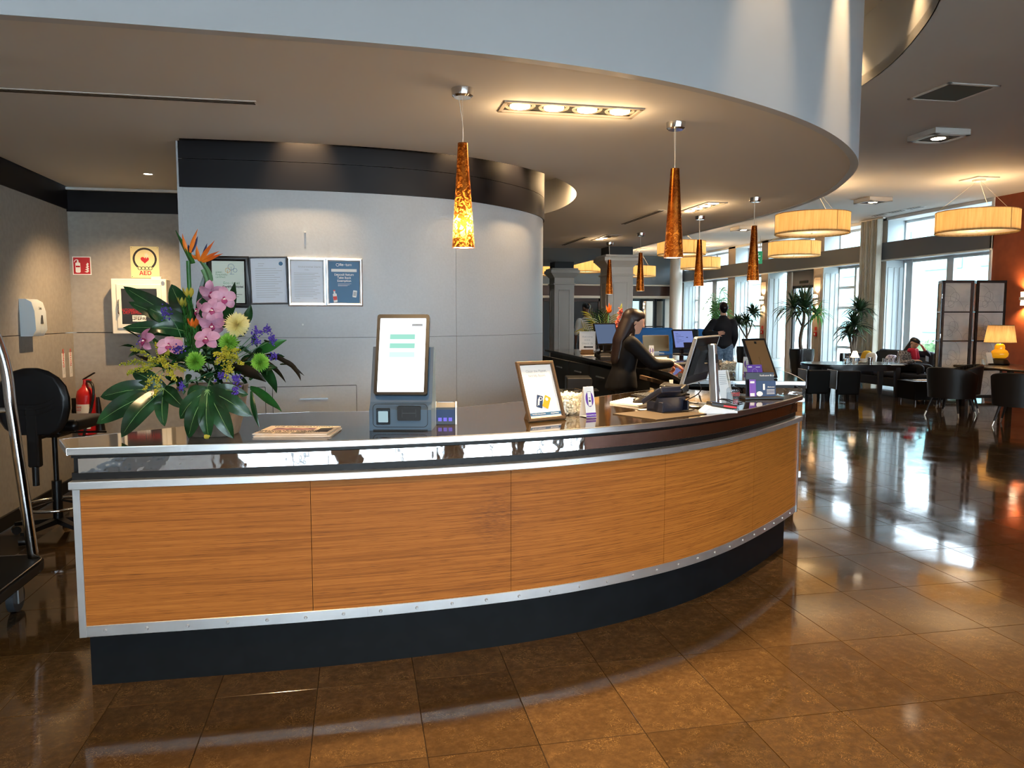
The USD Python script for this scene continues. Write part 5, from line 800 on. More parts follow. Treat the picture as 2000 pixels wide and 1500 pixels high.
lobed(FP(437, 754, -.17), [FP(487, 845, -.20), FP(443, 847, -.205), FP(404, 843, -.20), FP(384, 808, -.17), FP(519, 803, -.17), FP(392, 768, -.13), FP(505, 765, -.12)], [.036, .032, .034, .03, .034, .022, .024], 'dark green palmate leaf hanging down the front of the pot', stem=FP(430, 735, -.05))
lobed(FP(378, 652, .06), [FP(245, 560, .04), FP(262, 590, -.0), FP(300, 600, -.02), FP(331, 555, .08), FP(249, 640, 0.0), FP(310, 640, -.04)], [.036, .030, .04, .042, .03, .03], 'dark split leaf reaching to the upper left', stem=FP(410, 720, .02))
for pts, W, mat, sd in (([FP(396, 690, .09), FP(392, 600, .1), FP(398, 524, .1)], .042, 'leaf_dark', (1, 0, .1)), ([FP(430, 640, .08), FP(446, 590, .09), FP(456, 551, .08)], .026, 'leaf_dark', (1, 0, .3)), ([FP(470, 640, .06), FP(484, 615, .06), FP(489, 595, .06)], .022, 'leaf_dark', (1, 0, 0)), ([FP(500, 690, .03), FP(535, 674, .0), FP(563, 664, .02)], .026, 'leaf_mid', (.1, -.3, 1)),
    ([FP(500, 755, -.06), FP(535, 772, -.1), FP(567, 797, -.12)], .026, 'leaf_mid', (.3, -.4, 1)), ([FP(505, 760, -.08), FP(515, 795, -.12), FP(526, 828, -.13)], .012, 'leaf_dark', (1, 0, .2)), ([FP(520, 695, -.02), FP(560, 700, -.05), FP(585, 718, -.04), FP(601, 732, -.03)], .012, 'leaf_black', (0, -.3, 1)), ([FP(555, 700, -.03), FP(583, 716, -.045), FP(594, 742, -.03)], .012, 'leaf_black', (.5, -.3, 1)),
    ([FP(515, 700, -.05), FP(548, 715, -.08), FP(570, 744, -.07)], .013, 'leaf_black', (.3, -.4, 1)), ([FP(470, 715, -.1), FP(510, 722, -.14), FP(541, 741, -.13)], .03, 'leaf_black', (.1, -.4, 1)), ([FP(340, 705, -.02), FP(300, 700, -.03), FP(268, 690, 0)], .01, 'leaf_black', (0, -.3, 1)), ([FP(360, 700, .1), FP(320, 690, .1), FP(285, 655, .09)], .03, 'leaf_mid', (0, -.3, 1)), ([FP(480, 700, .1), FP(520, 740, .08), FP(535, 770, .06)], .03, 'leaf_dark', (1, -.3, 0))):
    part(fa_, 'leaf', blade(pts, W, sd, .2, 14, .9, .4, .05), mat, smooth=50)
r7 = np.random.default_rng(11); B = []
for i in range(150):
    c = FP(425, 708, .0) + r7.normal(size=3) * np.array([.12, .06, .055]); d = nrm(r7.normal(size=3) + np.array([c[0] * 6, -.7, .1])); B.append(blade([c, c + d * .04 + (0, 0, .008), c + d * .075], r7.uniform(.008, .016), r7.normal(size=3), .2, 6, 1, .4, t=0))
part(fa_, 'filler_foliage', B, 'leaf_dark', smooth=50, kind='stuff')
# bird of paradise
def bird(stem, beak, sepals, petals, lab, sp='leaf_mid'):
    p = part(fa_, 'bird_of_paradise', J(tube(spline(stem, 24), .0095, 10), blade(beak, .019, (0, 1, 0), .9, 14, 1.1, .9, belly=.2, t=.003)), sp, smooth=50, label=lab)
    for b, tpt, w in sepals: b, tpt = np.asarray(b), np.asarray(tpt); part(p, 'sepal', blade([b, b * .5 + tpt * .5 + (0, -.006, 0), tpt], w, np.cross(tpt - b, (0, 1, 0)), .35, 9, 1.2, .4, belly=.35, t=.0015), 'petal_orange', smooth=50)
    for b, tpt in petals: b, tpt = np.asarray(b), np.asarray(tpt); part(p, 'blue_petal', blade([b, b * .5 + tpt * .5, tpt], .007, np.cross(tpt - b, (0, 1, 0)), .4, 8, 1, .5, t=.0015), 'petal_blue', smooth=50)
bird([FP(388, 700, 0), FP(381, 610, 0), FP(380, 545, 0), FP(380, 512, 0)], [FP(384, 518, 0), FP(374, 495, 0), FP(365, 474, 0), FP(358, 454, 0)], [(FP(380, 497, -.01), FP(374, 461, -.02), .0085), (FP(385, 496, -.01), FP(404, 452, -.02), .0095), (FP(385, 497, 0), FP(396, 470, 0.02), .008)], [(FP(388, 495, 0), FP(400, 465, 0)), (FP(382, 495, .01), FP(379, 481, .01))], 'left bird of paradise flower with a green beak')
bird([FP(408, 700, .03), FP(414, 620, .03), FP(412, 560, .03), FP(402, 528, .03)], [FP(412, 550, .03), FP(404, 525, .03), FP(395, 510, .03), FP(387, 499, .03)], [(FP(400, 512, .02), FP(432, 473, 0), .0085), (FP(400, 512, .02), FP(441, 493, 0), .008), (FP(402, 514, .02), FP(447, 498, .0), .0085), (FP(399, 512, .02), FP(420, 480, .02), .008), (FP(397, 512, .02), FP(397, 482, .0), .0095), (FP(393, 508, .02), FP(386, 499, 0), .008)], [(FP(402, 510, .02), FP(414, 478, .02))], 'right bird of paradise flower on a bent grey-green stem', 'stem_green')
# orchids
def orchid(x, y, d, face, R=.058, roll=0.0):
    c = FP(x, y, d); n = nrm(face); up = nrm(np.array([0, 0, 1]) - n * n[2]); rt = np.cross(up, n) * -1; B = []
    for i, (a, L, w) in enumerate(((90, 1, .36), (20, 1, .40), (160, 1, .40), (-40, .95, .36), (220, .95, .36))):
        a = math.radians(a + roll); d_ = rt * math.cos(a) + up * math.sin(a); s_ = np.cross(n, d_); B.append(blade([c + n * .004, c + d_ * R * .5 + n * .010, c + d_ * R * L - n * .004], R * w, s_, -.25, 9, .6, .45, .05, .5, t=.001, seed=i))
    p = part(fa_, 'orchid', B, 'petal_pink', smooth=50); part(p, 'lip', J(blade([c + n * .008, c + n * .024 - up * .010, c + n * .016 - up * .028], .014, rt, -.5, 8, .5, .6, .1, .6, t=.0015), tube([c + n * .004 + up * .002, c + n * .022 + up * .004], [.005, .004], 8)), 'petal_deep', smooth=50); part(p, 'throat', T(trimesh.creation.icosphere(2, .006), c + n * .017 - up * .006), 'petal_white', smooth=True)
for a in ((441, 607, -.10, (.05, -1, .25)), (453, 585, -.05, (.6, -1, .2)), (430, 572, -.04, (.0, -.8, -.4)), (410, 607, -.06, (-1, -.5, .1)), (434, 661, -.14, (.1, -1, .45)), (438, 632, -.10, (.2, -1, -.5)), (310, 664, -.08, (-.7, -1, .3)), (360, 675, -.12, (.2, -1, .7))): orchid(*a)
def mum(x, y, d, face, R, mat, n=130, name='chrysanthemum', label=None):
    c = FP(x, y, d); nz = nrm(face); a0 = nrm(np.cross(nz, (0, .3, 1))); b0 = np.cross(nz, a0); B = [T(trimesh.creation.icosphere(2, R * .35), c - nz * R * .1)]; r = np.random.default_rng(int(x))
    for i in range(n):
        f = (i + .5) / n; th = math.acos(1 - f * 1.25); ph = i * 2.39996; dr = nz * math.cos(th) + (a0 * math.cos(ph) + b0 * math.sin(ph)) * math.sin(th); L = R * r.uniform(.85, 1.08) * (.75 + .25 * f); B.append(blade([c, c + dr * L * .55, c + dr * L + nz * .12 * L], R * .085, np.cross(dr, nz + .01), .5, 5, .5, .7, t=0))
    part(fa_, name, B, mat, smooth=50, label=label, kind='stuff')
mum(485, 634, -.10, (.45, -1, .35), .062, 'petal_cream', 170, label='pale yellow chrysanthemum head'); mum(417, 701, -.17, (.1, -1, .35), .050, 'petal_green', label='green chrysanthemum at the front'); mum(470, 668, -.11, (.3, -1, .7), .052, 'petal_green', label='green chrysanthemum behind the golden rod'); mum(527, 704, -.11, (.8, -1, .1), .048, 'petal_green', label='green chrysanthemum at the right')
def blobs(cs, rad, seed=0, sub=0):
    r = np.random.default_rng(seed); o = trimesh.creation.icosphere(sub, 1.0); V = np.concatenate([o.vertices * (rad * r.uniform(.7, 1.25)) + c for c in cs]); k = len(o.vertices); F = np.concatenate([o.faces + k * i for i in range(len(cs))]); return trimesh.Trimesh(V, F, process=False)
def statice(x, y, d, R=.016, stem=None, sh=(1, 1, 1)):
    r = np.random.default_rng(int(x * 7 + y)); c = FP(x, y, d); p = part(fa_, 'statice', blobs(c + r.normal(size=(46, 3)) * R * .55 * np.array(sh), .0042, int(x)), 'petal_violet', smooth=True, kind='stuff')
    if stem is not None: part(p, 'flower_stem', tube(spline([stem, (np.asarray(stem) + c) / 2 + (.01, 0, .005), c], 10), .0018, 5), 'stem_green')
C0 = FP(430, 720, -.02)
for x, y, d, R, st, sh in ((351, 612, -.1, .026, FP(368, 660, -.04), (.8, 1, 1.2)), (299, 664, -.07, .015, FP(350, 690, 0), (1, 1, 1)), (385, 678, -.16, .024, None, (1.3, 1, .7)), (515, 646, -.05, .016, C0, (1, 1, 1)), (536, 643, -.05, .017, C0, (1, 1, 1)), (514, 665, -.06, .019, C0, (1.1, 1, .9)), (543, 663, -.05, .017, C0, (.7, 1, 1.3)), (547, 694, -.06, .018, C0, (1.1, 1, .9)), (463, 727, -.17, .017, C0, (1, 1, 1)), (491, 734, -.17, .016, C0, (1, 1, 1)), (490, 754, -.18, .017, C0, (.9, 1, 1.3)), (385, 748, -.15, .012, C0, (.8, 1, 1.4)), (452, 700, -.14, .01, None, (1, 1, 1))): statice(x, y, d, R, st, sh)
def spray(base, tips, seed):
    r = np.random.default_rng(seed); S, Bc = [], []
    for tp in tips:
        tp = np.asarray(tp); a = spline([base, (np.asarray(base) + tp) / 2 + (0, -.015, .02), tp], 20); S.append(tube(a, np.linspace(.002, .0008, 20), 5)); L = np.linalg.norm(tp - base)
        for i in range(70): u = r.uniform(.38, 1) ** .8; c = a[int(u * 19)]; Bc.append(c + r.normal(size=3) * np.array([.009, .009, .009]) * (1.35 - u) * 1.2)
    p = part(fa_, 'golden_rod', blobs(Bc, .0036, seed), 'golden_rod', smooth=True, kind='stuff'); part(p, 'flower_stem', S, 'stem_green', smooth=True)
spray(FP(350, 715, -.1), [FP(x, y, d) for x, y, d in ((283, 680, -.1), (268, 709, -.13), (284, 726, -.15), (330, 668, -.1), (366, 675, -.14), (398, 720, -.18), (381, 738, -.19), (344, 765, -.19), (322, 757, -.18), (312, 722, -.17), (352, 700, -.18), (330, 700, -.17), (370, 712, -.2))], 1)
spray(FP(465, 705, -.1), [FP(x, y, d) for x, y, d in ((447, 687, -.15), (502, 708, -.15), (494, 680, -.14), (456, 706, -.18), (486, 722, -.18), (476, 738, -.18), (480, 690, -.18), (470, 675, -.15), (495, 694, -.17))], 2)
def leuca(x0, y0, x1, y1, d, bud, seed):
    r = np.random.default_rng(seed); a = spline([FP(x0, y0, d), FP((x0 + x1) / 2 + 2, (y0 + y1) / 2, d), FP(x1, y1, d)], 24); B = [tube(a, .003, 6)]
    for i in range(46): u = i / 46; c = a[int(u * 23)]; an = i * 2.4; o = np.array([math.cos(an), math.sin(an), 0]); B.append(blade([c, c + o * .012 + (0, 0, .016), c + o * .016 + (0, 0, .038)], .0045, np.cross(o, (0, 0, 1)), .2, 6, .8, .5, t=0))
    p = part(fa_, 'conebush_stem', B, 'leaf_mid', smooth=50); c = a[-1]; part(p, 'bud', [blade([c, c + np.array([math.cos(k), math.sin(k), 0]) * .014 + (0, 0, .018), c + np.array([math.cos(k), math.sin(k), 0]) * (.010 + .01 * (k % 2)) + (0, 0, .045)], .009, (-math.sin(k), math.cos(k), 0), .4, 7, .8, .6, t=.001) for k in np.linspace(0, 5.5, 8)], bud, smooth=50)
leuca(382, 700, 384, 582, -.03, 'leaf_yellow', 1); leuca(404, 700, 402, 640, -.09, 'petal_orange', 2); leuca(372, 690, 368, 600, 0, 'leaf_yellow', 3)
part(fa_, 'yellow_leaf_tip', blade([FP(441, 835, -.214), FP(441, 841, -.216), FP(443, 848, -.212)], .014, (1, 0, 0), .2, 6, .6, .8, t=.001), 'leaf_yellow')
# --- second arrangement on the staff counter, near the columns
f2 = thing('flower_arrangement', 'tropical flower arrangement on the staff counter in front of the square columns', 'flower arrangement', px(1183, 684, DZ), CAMROT); G = .0069
def GP(x, y, d=0): return np.array([(x - 1183) * G, d, (684 - y) * G])
part(f2, 'vase', lathe([(0, 0), (.09, 0), (.11, .04), (.13, .16), (.125, .2), (.11, .2), (0, .19)], 28), 'black_plastic', smooth=40); r8 = np.random.default_rng(4)
for i, (x, y, w) in enumerate(((1130, 632, .05), (1138, 650, .05), (1150, 612, .045), (1143, 598, .04), (1165, 600, .05), (1158, 655, .05), (1195, 605, .05), (1205, 640, .05), (1178, 598, .045), (1170, 640, .06))):
    b = GP(1183, 660, 0); tp = GP(x, y, r8.uniform(-.12, .1)); L = tp - b; sd = np.cross(L, (0, 1, .1)); p = part(f2, 'palm_leaf', [blade([b * (1 - u) + tp * u, b * (1 - u) + tp * u + (L * .28 + nrm(sd) * s * w * 2.2) * .6, b * (1 - u) + tp * u + (L * .3 + nrm(sd) * s * w * 2.6) * 1.0 + (0, 0, -.02)], .012, (0, -.6, .8), .2, 6, 1, .5, t=0) for u in np.linspace(.35, .95, 7) for s in (-1, 1)], 'leaf_dark' if i % 3 else 'leaf_yellow', smooth=50); part(p, 'rib', tube([b, tp], .004, 5), 'leaf_vein')
p = part(f2, 'bird_of_paradise', tube(spline([GP(1186, 660), GP(1188, 620), GP(1190, 590)], 12), .01, 8), 'stem_green')
for x, y in ((1182, 578), (1195, 576), (1197, 588), (1184, 592), (1190, 572)): part(p, 'sepal', blade([GP(1189, 597), GP((1189 + x) / 2, (597 + y) / 2, -.02), GP(x, y, -.03)], .018, (1, 0, .2), .3, 7, 1.1, .4, t=.002), 'petal_orange')
p = part(f2, 'gladiolus', blobs([GP(1203 + u * 14 + r8.normal() * 3, 640 - u * 52 + r8.normal() * 2, -.05 + r8.normal() * .02) for u in r8.uniform(0, 1, 60)], .017, 3, 1), 'petal_coral', smooth=True, kind='stuff'); part(p, 'tip', blade([GP(1214, 592, -.05), GP(1217, 582, -.05), GP(1219, 573, -.05)], .016, (1, 0, 0), .3, 6, t=.001), 'leaf_yellow'); part(p, 'flower_stem', tube([GP(1190, 665), GP(1218, 580, -.05)], .006, 6), 'stem_green')
# ================================================================ LOUNGE AT THE RIGHT
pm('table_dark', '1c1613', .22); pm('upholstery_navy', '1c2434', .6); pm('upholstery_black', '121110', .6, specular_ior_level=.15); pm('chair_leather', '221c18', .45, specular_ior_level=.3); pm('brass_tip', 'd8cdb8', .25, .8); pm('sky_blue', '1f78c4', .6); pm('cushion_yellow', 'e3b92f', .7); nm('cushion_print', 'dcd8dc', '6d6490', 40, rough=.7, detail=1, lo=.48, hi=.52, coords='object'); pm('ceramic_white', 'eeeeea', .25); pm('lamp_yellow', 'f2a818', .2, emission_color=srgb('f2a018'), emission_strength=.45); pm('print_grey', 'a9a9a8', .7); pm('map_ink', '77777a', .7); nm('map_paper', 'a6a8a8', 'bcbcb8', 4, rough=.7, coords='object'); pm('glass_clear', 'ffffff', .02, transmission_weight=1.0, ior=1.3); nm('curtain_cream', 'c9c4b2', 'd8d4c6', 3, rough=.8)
pm('pot_black', '16171b', .25); pm('pot_grey', '5b6166', .4); pm('bark', '5a4a3a', .8); leafmat('palm_dark', '24382a', '3f5a3a', .4, .2); leafmat('palm_green', '3f7a34', '5f9a4a', .4, .3)
def seat_at(name, label, cat, loc, rz, group=None): return thing(name, label, cat, (*loc, 0), rz, group)
tb = seat_at('lounge_table', 'long dark oval table with glasses and a cup on it', 'table', (9.79, 13.85), CAMROT); a = np.linspace(0, 2 * PI, 81)[:-1]; sq = lambda r_, p_: np.sign(r_) * np.abs(r_) ** p_
part(tb, 'tabletop', ext(Polygon(np.c_[1.0 * sq(np.cos(a), .7), .62 * sq(np.sin(a), .7)]), .625, .67), 'table_dark'); part(tb, 'apron', ext(Polygon(np.c_[.85 * sq(np.cos(a), .7), .5 * sq(np.sin(a), .7)]).difference(Polygon(np.c_[.81 * sq(np.cos(a), .7), .46 * sq(np.sin(a), .7)])), .54, .625), 'table_dark')
for x in (-.72, .72):
    for y in (-.34, .34): part(tb, 'leg', hull([(x + i * .05, y + j * .05, .6) for i in (-1, 1) for j in (-1, 1)] + [(x + i * .03, y + j * .03, 0) for i in (-1, 1) for j in (-1, 1)]), 'table_dark')
TZ = .67
def on_t(name, lab, cat, x, y, grp=None): return thing(name, lab, cat, px(x, y, TZ), CAMROT, grp)
t = on_t('table_light', 'small jar lamp with a white cone shade on the oval table', 'table lamp', 1669, 711); part(t, 'jar', lathe([(0, 0), (.055, 0), (.06, .01), (.06, .12), (.04, .135), (0, .135)], 24), 'glass_clear', smooth=40); part(t, 'shade', lathe([(.085, .13), (.035, .26), (.03, .26)], 28), 'diffuser_white', smooth=True); part(t, 'candle', cyl((0, 0, .008), (0, 0, .06), .03), 'ceramic_white'); lamp(t, 'glow', (0, 0, .19), .25, .012)
t = on_t('glass_vase', 'clear cylinder vase left of the jar lamp', 'vase', 1653, 709); part(t, 'glass', lathe([(0, 0), (.07, 0), (.07, .2), (.064, .2), (.064, .012), (0, .012)], 24), 'glass_clear', smooth=40); part(t, 'water', lathe([(0, .013), (.063, .013), (.063, .09), (0, .09)], 20), 'glass_clear')
t = on_t('saucer', 'white saucer under the cup on the oval table', 'saucer', 1685, 708.5); part(t, 'dish', lathe([(0, 0), (.05, 0), (.09, .014), (.088, .018), (.05, .006), (0, .006)], 28), 'ceramic_white', smooth=40)
t = thing('coffee_cup', 'white coffee cup on its saucer on the oval table', 'cup', px(1685, 708.5, TZ) + np.array([0, 0, .0065]), CAMROT); part(t, 'cup', lathe([(0, 0), (.03, 0), (.05, .03), (.062, .08), (.058, .08), (.046, .03), (0, .006)], 28), 'ceramic_white', smooth=40); part(t, 'handle', tube(spline([(.052, 0, .065), (.085, 0, .06), (.08, 0, .03), (.05, 0, .025)], 14), .006, 8), 'ceramic_white')
t = on_t('metal_tumbler', 'ribbed metal tumbler right of the cup', 'tumbler', 1699, 712); part(t, 'cup', lathe([(0, 0), (.04, 0), (.047, .14), (.042, .14), (.036, .008), (0, .008)], 28), 'chrome', smooth=40); part(t, 'rib', J(*[tube(np.c_[(.042 + .0015 * k) * np.cos(a), (.042 + .0015 * k) * np.sin(a), np.full(80, .02 + .03 * k)], .002, 5, True) for k in range(4)]), 'chrome')
def tumbler(x, y, lab, h=.12, first=[]):
    if first: return dup(first[0], 'drinking_glass', lab, 'glass', px(x, y, TZ), 0, 'glasses on the oval table')
    t = thing('drinking_glass', lab, 'glass', px(x, y, TZ), 0, 'glasses on the oval table'); first.append(t); part(t, 'glass', lathe([(0, 0), (.033, 0), (.04, h), (.037, h), (.031, .012), (0, .012)], 24), 'glass_clear', smooth=40); return t
tumbler(1727, 712, 'clear drinking glass, leftmost at the right end of the oval table'); tumbler(1736, 712.5, 'clear drinking glass, second from the left at the right end of the oval table'); tumbler(1745, 711.5, 'clear drinking glass beside the water bottle on the oval table')
t = on_t('water_bottle', 'clear glass bottle at the right end of the oval table', 'bottle', 1753, 711); part(t, 'glass', lathe([(0, 0), (.035, 0), (.037, .12), (.014, .18), (.013, .24), (0, .24)], 24), 'glass_clear', smooth=40); part(t, 'cap', cyl((0, 0, .24), (0, 0, .255), .015), 'chrome')
solo('napkin_sheet', 'white paper lying at the right end of the oval table', 'paper', T(bx(-.13, .13, -.06, .06, 0, .002), px(1752, 713, TZ), CAMROT), 'paper_white')
def low_chair(loc, lab, first=[]):
    if first: return dup(first[0], 'low_chair', lab, 'chair', (*loc, 0), CAMROT + 180)
    t = seat_at('low_chair', lab, 'chair', loc, CAMROT + 180); first.append(t); part(t, 'backrest', T(rbx(-.215, .215, -.04, .04, .14, .60, .03), (0, .2, 0), 0, -6), 'upholstery_black'); part(t, 'seat', rbx(-.215, .215, -.24, .2, .28, .42, .04), 'upholstery_black'); part(t, 'side_rail', bx(.212, .228, -.2, .24, .24, .6, .006), 'silver')
    for sx in (-1, 1):
        for sy in (-1, 1): part(t, 'leg', hull([(sx * .18 + i * .028, sy * .19 + j * .028, .29) for i in (-1, 1) for j in (-1, 1)] + [(sx * .19 + i * .02, sy * .2 + j * .02, 0) for i in (-1, 1) for j in (-1, 1)]), 'upholstery_black')
q = px(1587, 781, 0); low_chair(q[:2], 'dark low chair at the left end of the oval table'); q = px(1645, 783, 0); low_chair(q[:2], 'dark low chair in front of the oval table, right of its twin')
# sofa under the window
so_ = seat_at('sofa', 'dark navy sofa under the window with cushions', 'sofa', (11.75, 14.75), -90); part(so_, 'base', rbx(-1.5, 1.5, -.5, .42, .1, .3, .03), 'upholstery_navy')
for k in range(3): part(so_, 'seat_cushion', rbx(-1.32 + k * .88, -.45 + k * .88, -.52, .2, .30, .44, .05), 'upholstery_navy'); part(so_, 'back_cushion', T(rbx(-.43, .43, -.09, .09, 0, .44, .07), (-.88 + k * .88, .24, .42), 0, -12), 'upholstery_navy')
part(so_, 'back', rbx(-1.5, 1.5, .3, .46, .1, .80, .06), 'upholstery_navy'); [part(so_, 'arm', rbx(x - .12, x + .12, -.5, .42, .1, .68, .08), 'upholstery_navy') for x in (-1.42, 1.42)]; [part(so_, 'leg', cyl((x, y, 0), (x, y, .11), .025), 'table_dark') for x in (-1.4, 1.4) for y in (-.42, .36)]
def cushion(loc, rz, rx, mat, lab, s=.22): t = thing('cushion', lab, 'cushion', loc, rz); m = trimesh.creation.icosphere(3, 1); v = m.vertices; m.vertices = np.c_[sq(v[:, 0], .55) * s, v[:, 1] * .07, sq(v[:, 2], .55) * s]; part(t, 'cover', T(m, (0, 0, s), 0, rx), mat, smooth=True)
cushion((11.80, 15.35, .45), -80, -14, 'cushion_print', 'white and violet patterned cushion on the navy sofa beside the seated woman', .15); cushion((11.45, 15.75, .45), -100, -12, 'cushion_yellow', 'yellow cushion at the left end of the navy sofa', .19); cushion((11.25, 15.3, .45), -95, -10, 'ceramic_white', 'white cushion in front of the yellow one on the navy sofa', .18)
# curtain
ys = np.linspace(16.72, 17.42, 120); cv = np.c_[12.42 + .05 * np.sin((ys - 16.7) * 62) + .012 * np.sin(ys * 31), ys]
t = thing('curtain', 'tall cream pleated curtain between the two windows', 'curtain'); part(t, 'fabric', band(cv, .004, -.004, .03, 3.96), 'curtain_cream', smooth=60); part(t, 'rail', bx(12.38, 12.46, 16.6, 17.5, 3.955, 3.99, .004), 'fitting_white')
# folding screen with old maps
P = [pd(1827, 700, 15.1), pd(1834.5, 700, 14.65), pd(1893.5, 700, 14.65), pd(1899.5, 700, 15.1), pd(1901, 700, 14.65), pd(1958, 700, 14.7)]
sc = thing('folding_screen', 'dark framed folding screen with grey old map prints', 'folding screen'); ZT = 2.29
def continent(cx, cy, s, seed):
    r = np.random.default_rng(seed); a_ = np.linspace(0, 2 * PI, 26)[:-1]; rr = s * (.7 + .5 * meshkit.fbm(np.c_[np.cos(a_) * 1.3 + seed, np.sin(a_) * 1.3, np.full(25, .5)], 3)); return Polygon(np.c_[cx + rr * np.cos(a_), cy + rr * np.sin(a_) * 1.2]).exterior.buffer(.002, 2)
for k, (i, j) in enumerate(((0, 1), (1, 2), (2, 3), (4, 5))):
    A_, B_ = P[i].copy(), P[j].copy(); A_[2] = B_[2] = 0; e = nrm(B_ - A_); w = np.linalg.norm(B_ - A_); L_ = lambda m: fr(m, A_, e, (0, 0, 1)); fw_ = .045
    lf = part(sc, 'panel', L_(J(bx(0, fw_, 0, ZT, -.015, .015, .003), bx(w - fw_, w, 0, ZT, -.015, .015, .003), *[bx(0, w, z_, z_ + h_, -.014, .014, .002) for z_, h_ in ((.05, .06), (.58, .025), (1.13, .025), (1.68, .025), (ZT - .05, .05))])), 'table_dark')
    for m_ in range(4):
        z0, z1 = ((.11, .58), (.605, 1.13), (1.155, 1.68), (1.705, ZT - .05))[m_]; part(lf, 'map_print', L_(rect(fw_, z0, w - fw_, z1, .006, -.003)), 'map_paper')
        if w > .45:
            clip = sbox(fw_ + .004, z0 + .004, w - fw_ - .004, z1 - .004); C = [Point(w / 2 + (.1, -.22)[k % 2], (z0 + z1) / 2 + .02).buffer(.2 + .12 * (m_ < 2), 24).exterior.buffer(.002), Point(w * .15, z0 - .05).buffer(.34, 24).exterior.buffer(.002), Point(w * .9, z0 + .06).buffer(.08, 16).exterior.buffer(.002), continent(w / 2 + (.08, -.05)[k % 2], (z0 + z1) / 2, .09, 3 + k * 4 + m_), continent(w * .3, z0 + .14, .06, 20 + k * 4 + m_), LineString([(0, z0 + .2), (w, z0 + .17)]).buffer(.0015)]
            part(lf, 'map_lines', L_(ext(unary_union(C).intersection(clip), .003, .004)), 'map_ink')
for z_ in (.5, 1.2, 1.95): part(sc, 'hinge', cyl(P[1] * (1, 1, 0) + (0, 0, z_), P[1] * (1, 1, 0) + (0, 0, z_ + .08), .012, n=10), 'chrome')
# second table with yellow lamp
t2 = thing('side_table', 'dark rectangular table carrying the yellow lamp at the right edge', 'table', (11.15, 10.6, 0)); part(t2, 'tabletop', bx(-.6, .6, -1.5, 1.45, .70, .74, .006), 'table_dark'); part(t2, 'edge_trim', bx(-.606, -.6, -1.5, 1.45, .71, .735), 'walnut'); [part(t2, 'leg', bx(x - .04, x + .04, y - .04, y + .04, 0, .70, .005), 'table_dark') for x in (-.5, .5) for y in (-1.38, 1.33)]
l0 = px(1951, 712, .74); lm = thing('table_lamp', 'table lamp with a bright yellow double gourd body and beige shade', 'table lamp', l0, CAMROT)
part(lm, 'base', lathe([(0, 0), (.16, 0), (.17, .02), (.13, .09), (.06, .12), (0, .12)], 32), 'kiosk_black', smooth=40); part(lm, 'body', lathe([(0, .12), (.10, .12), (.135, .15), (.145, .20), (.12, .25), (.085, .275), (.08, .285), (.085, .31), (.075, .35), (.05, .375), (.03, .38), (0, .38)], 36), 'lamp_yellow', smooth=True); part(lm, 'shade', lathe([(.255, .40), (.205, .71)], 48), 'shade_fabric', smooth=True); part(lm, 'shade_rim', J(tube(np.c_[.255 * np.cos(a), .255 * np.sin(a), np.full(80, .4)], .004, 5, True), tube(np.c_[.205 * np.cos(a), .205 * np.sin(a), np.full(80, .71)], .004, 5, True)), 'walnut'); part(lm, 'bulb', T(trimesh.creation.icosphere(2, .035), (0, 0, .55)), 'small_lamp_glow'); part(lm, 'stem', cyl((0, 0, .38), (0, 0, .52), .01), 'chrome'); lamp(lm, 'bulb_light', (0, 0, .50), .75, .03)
t, on = leaning('menu_stand', 'clear acrylic menu stand in front of the yellow lamp', 'menu stand', 1935, 713, 20, 15, z=.741); part(t, 'acrylic', on(bx(-.08, .08, 0, .24, 0, .012, .002)), 'clear_acrylic'); part(t, 'menu', on(rect(-.07, .03, .07, .23, .002, .004)), 'paper_cream'); part(t, 'foot', bx(-.08, .08, -.02, .07, 0, .008), 'clear_acrylic')
t = thing('sugar_pot', 'small white pot left of the menu stand', 'pot', px(1921, 712, .741)); part(t, 'pot', lathe([(0, 0), (.035, 0), (.04, .1), (.036, .1), (.03, .01), (0, .01)], 20), 'ceramic_white'); part(t, 'sachets', J(*[bx(-.02 + i * .012, -.014 + i * .012, -.015, .015, .01, .11) for i in range(4)]), 'paper_cream')
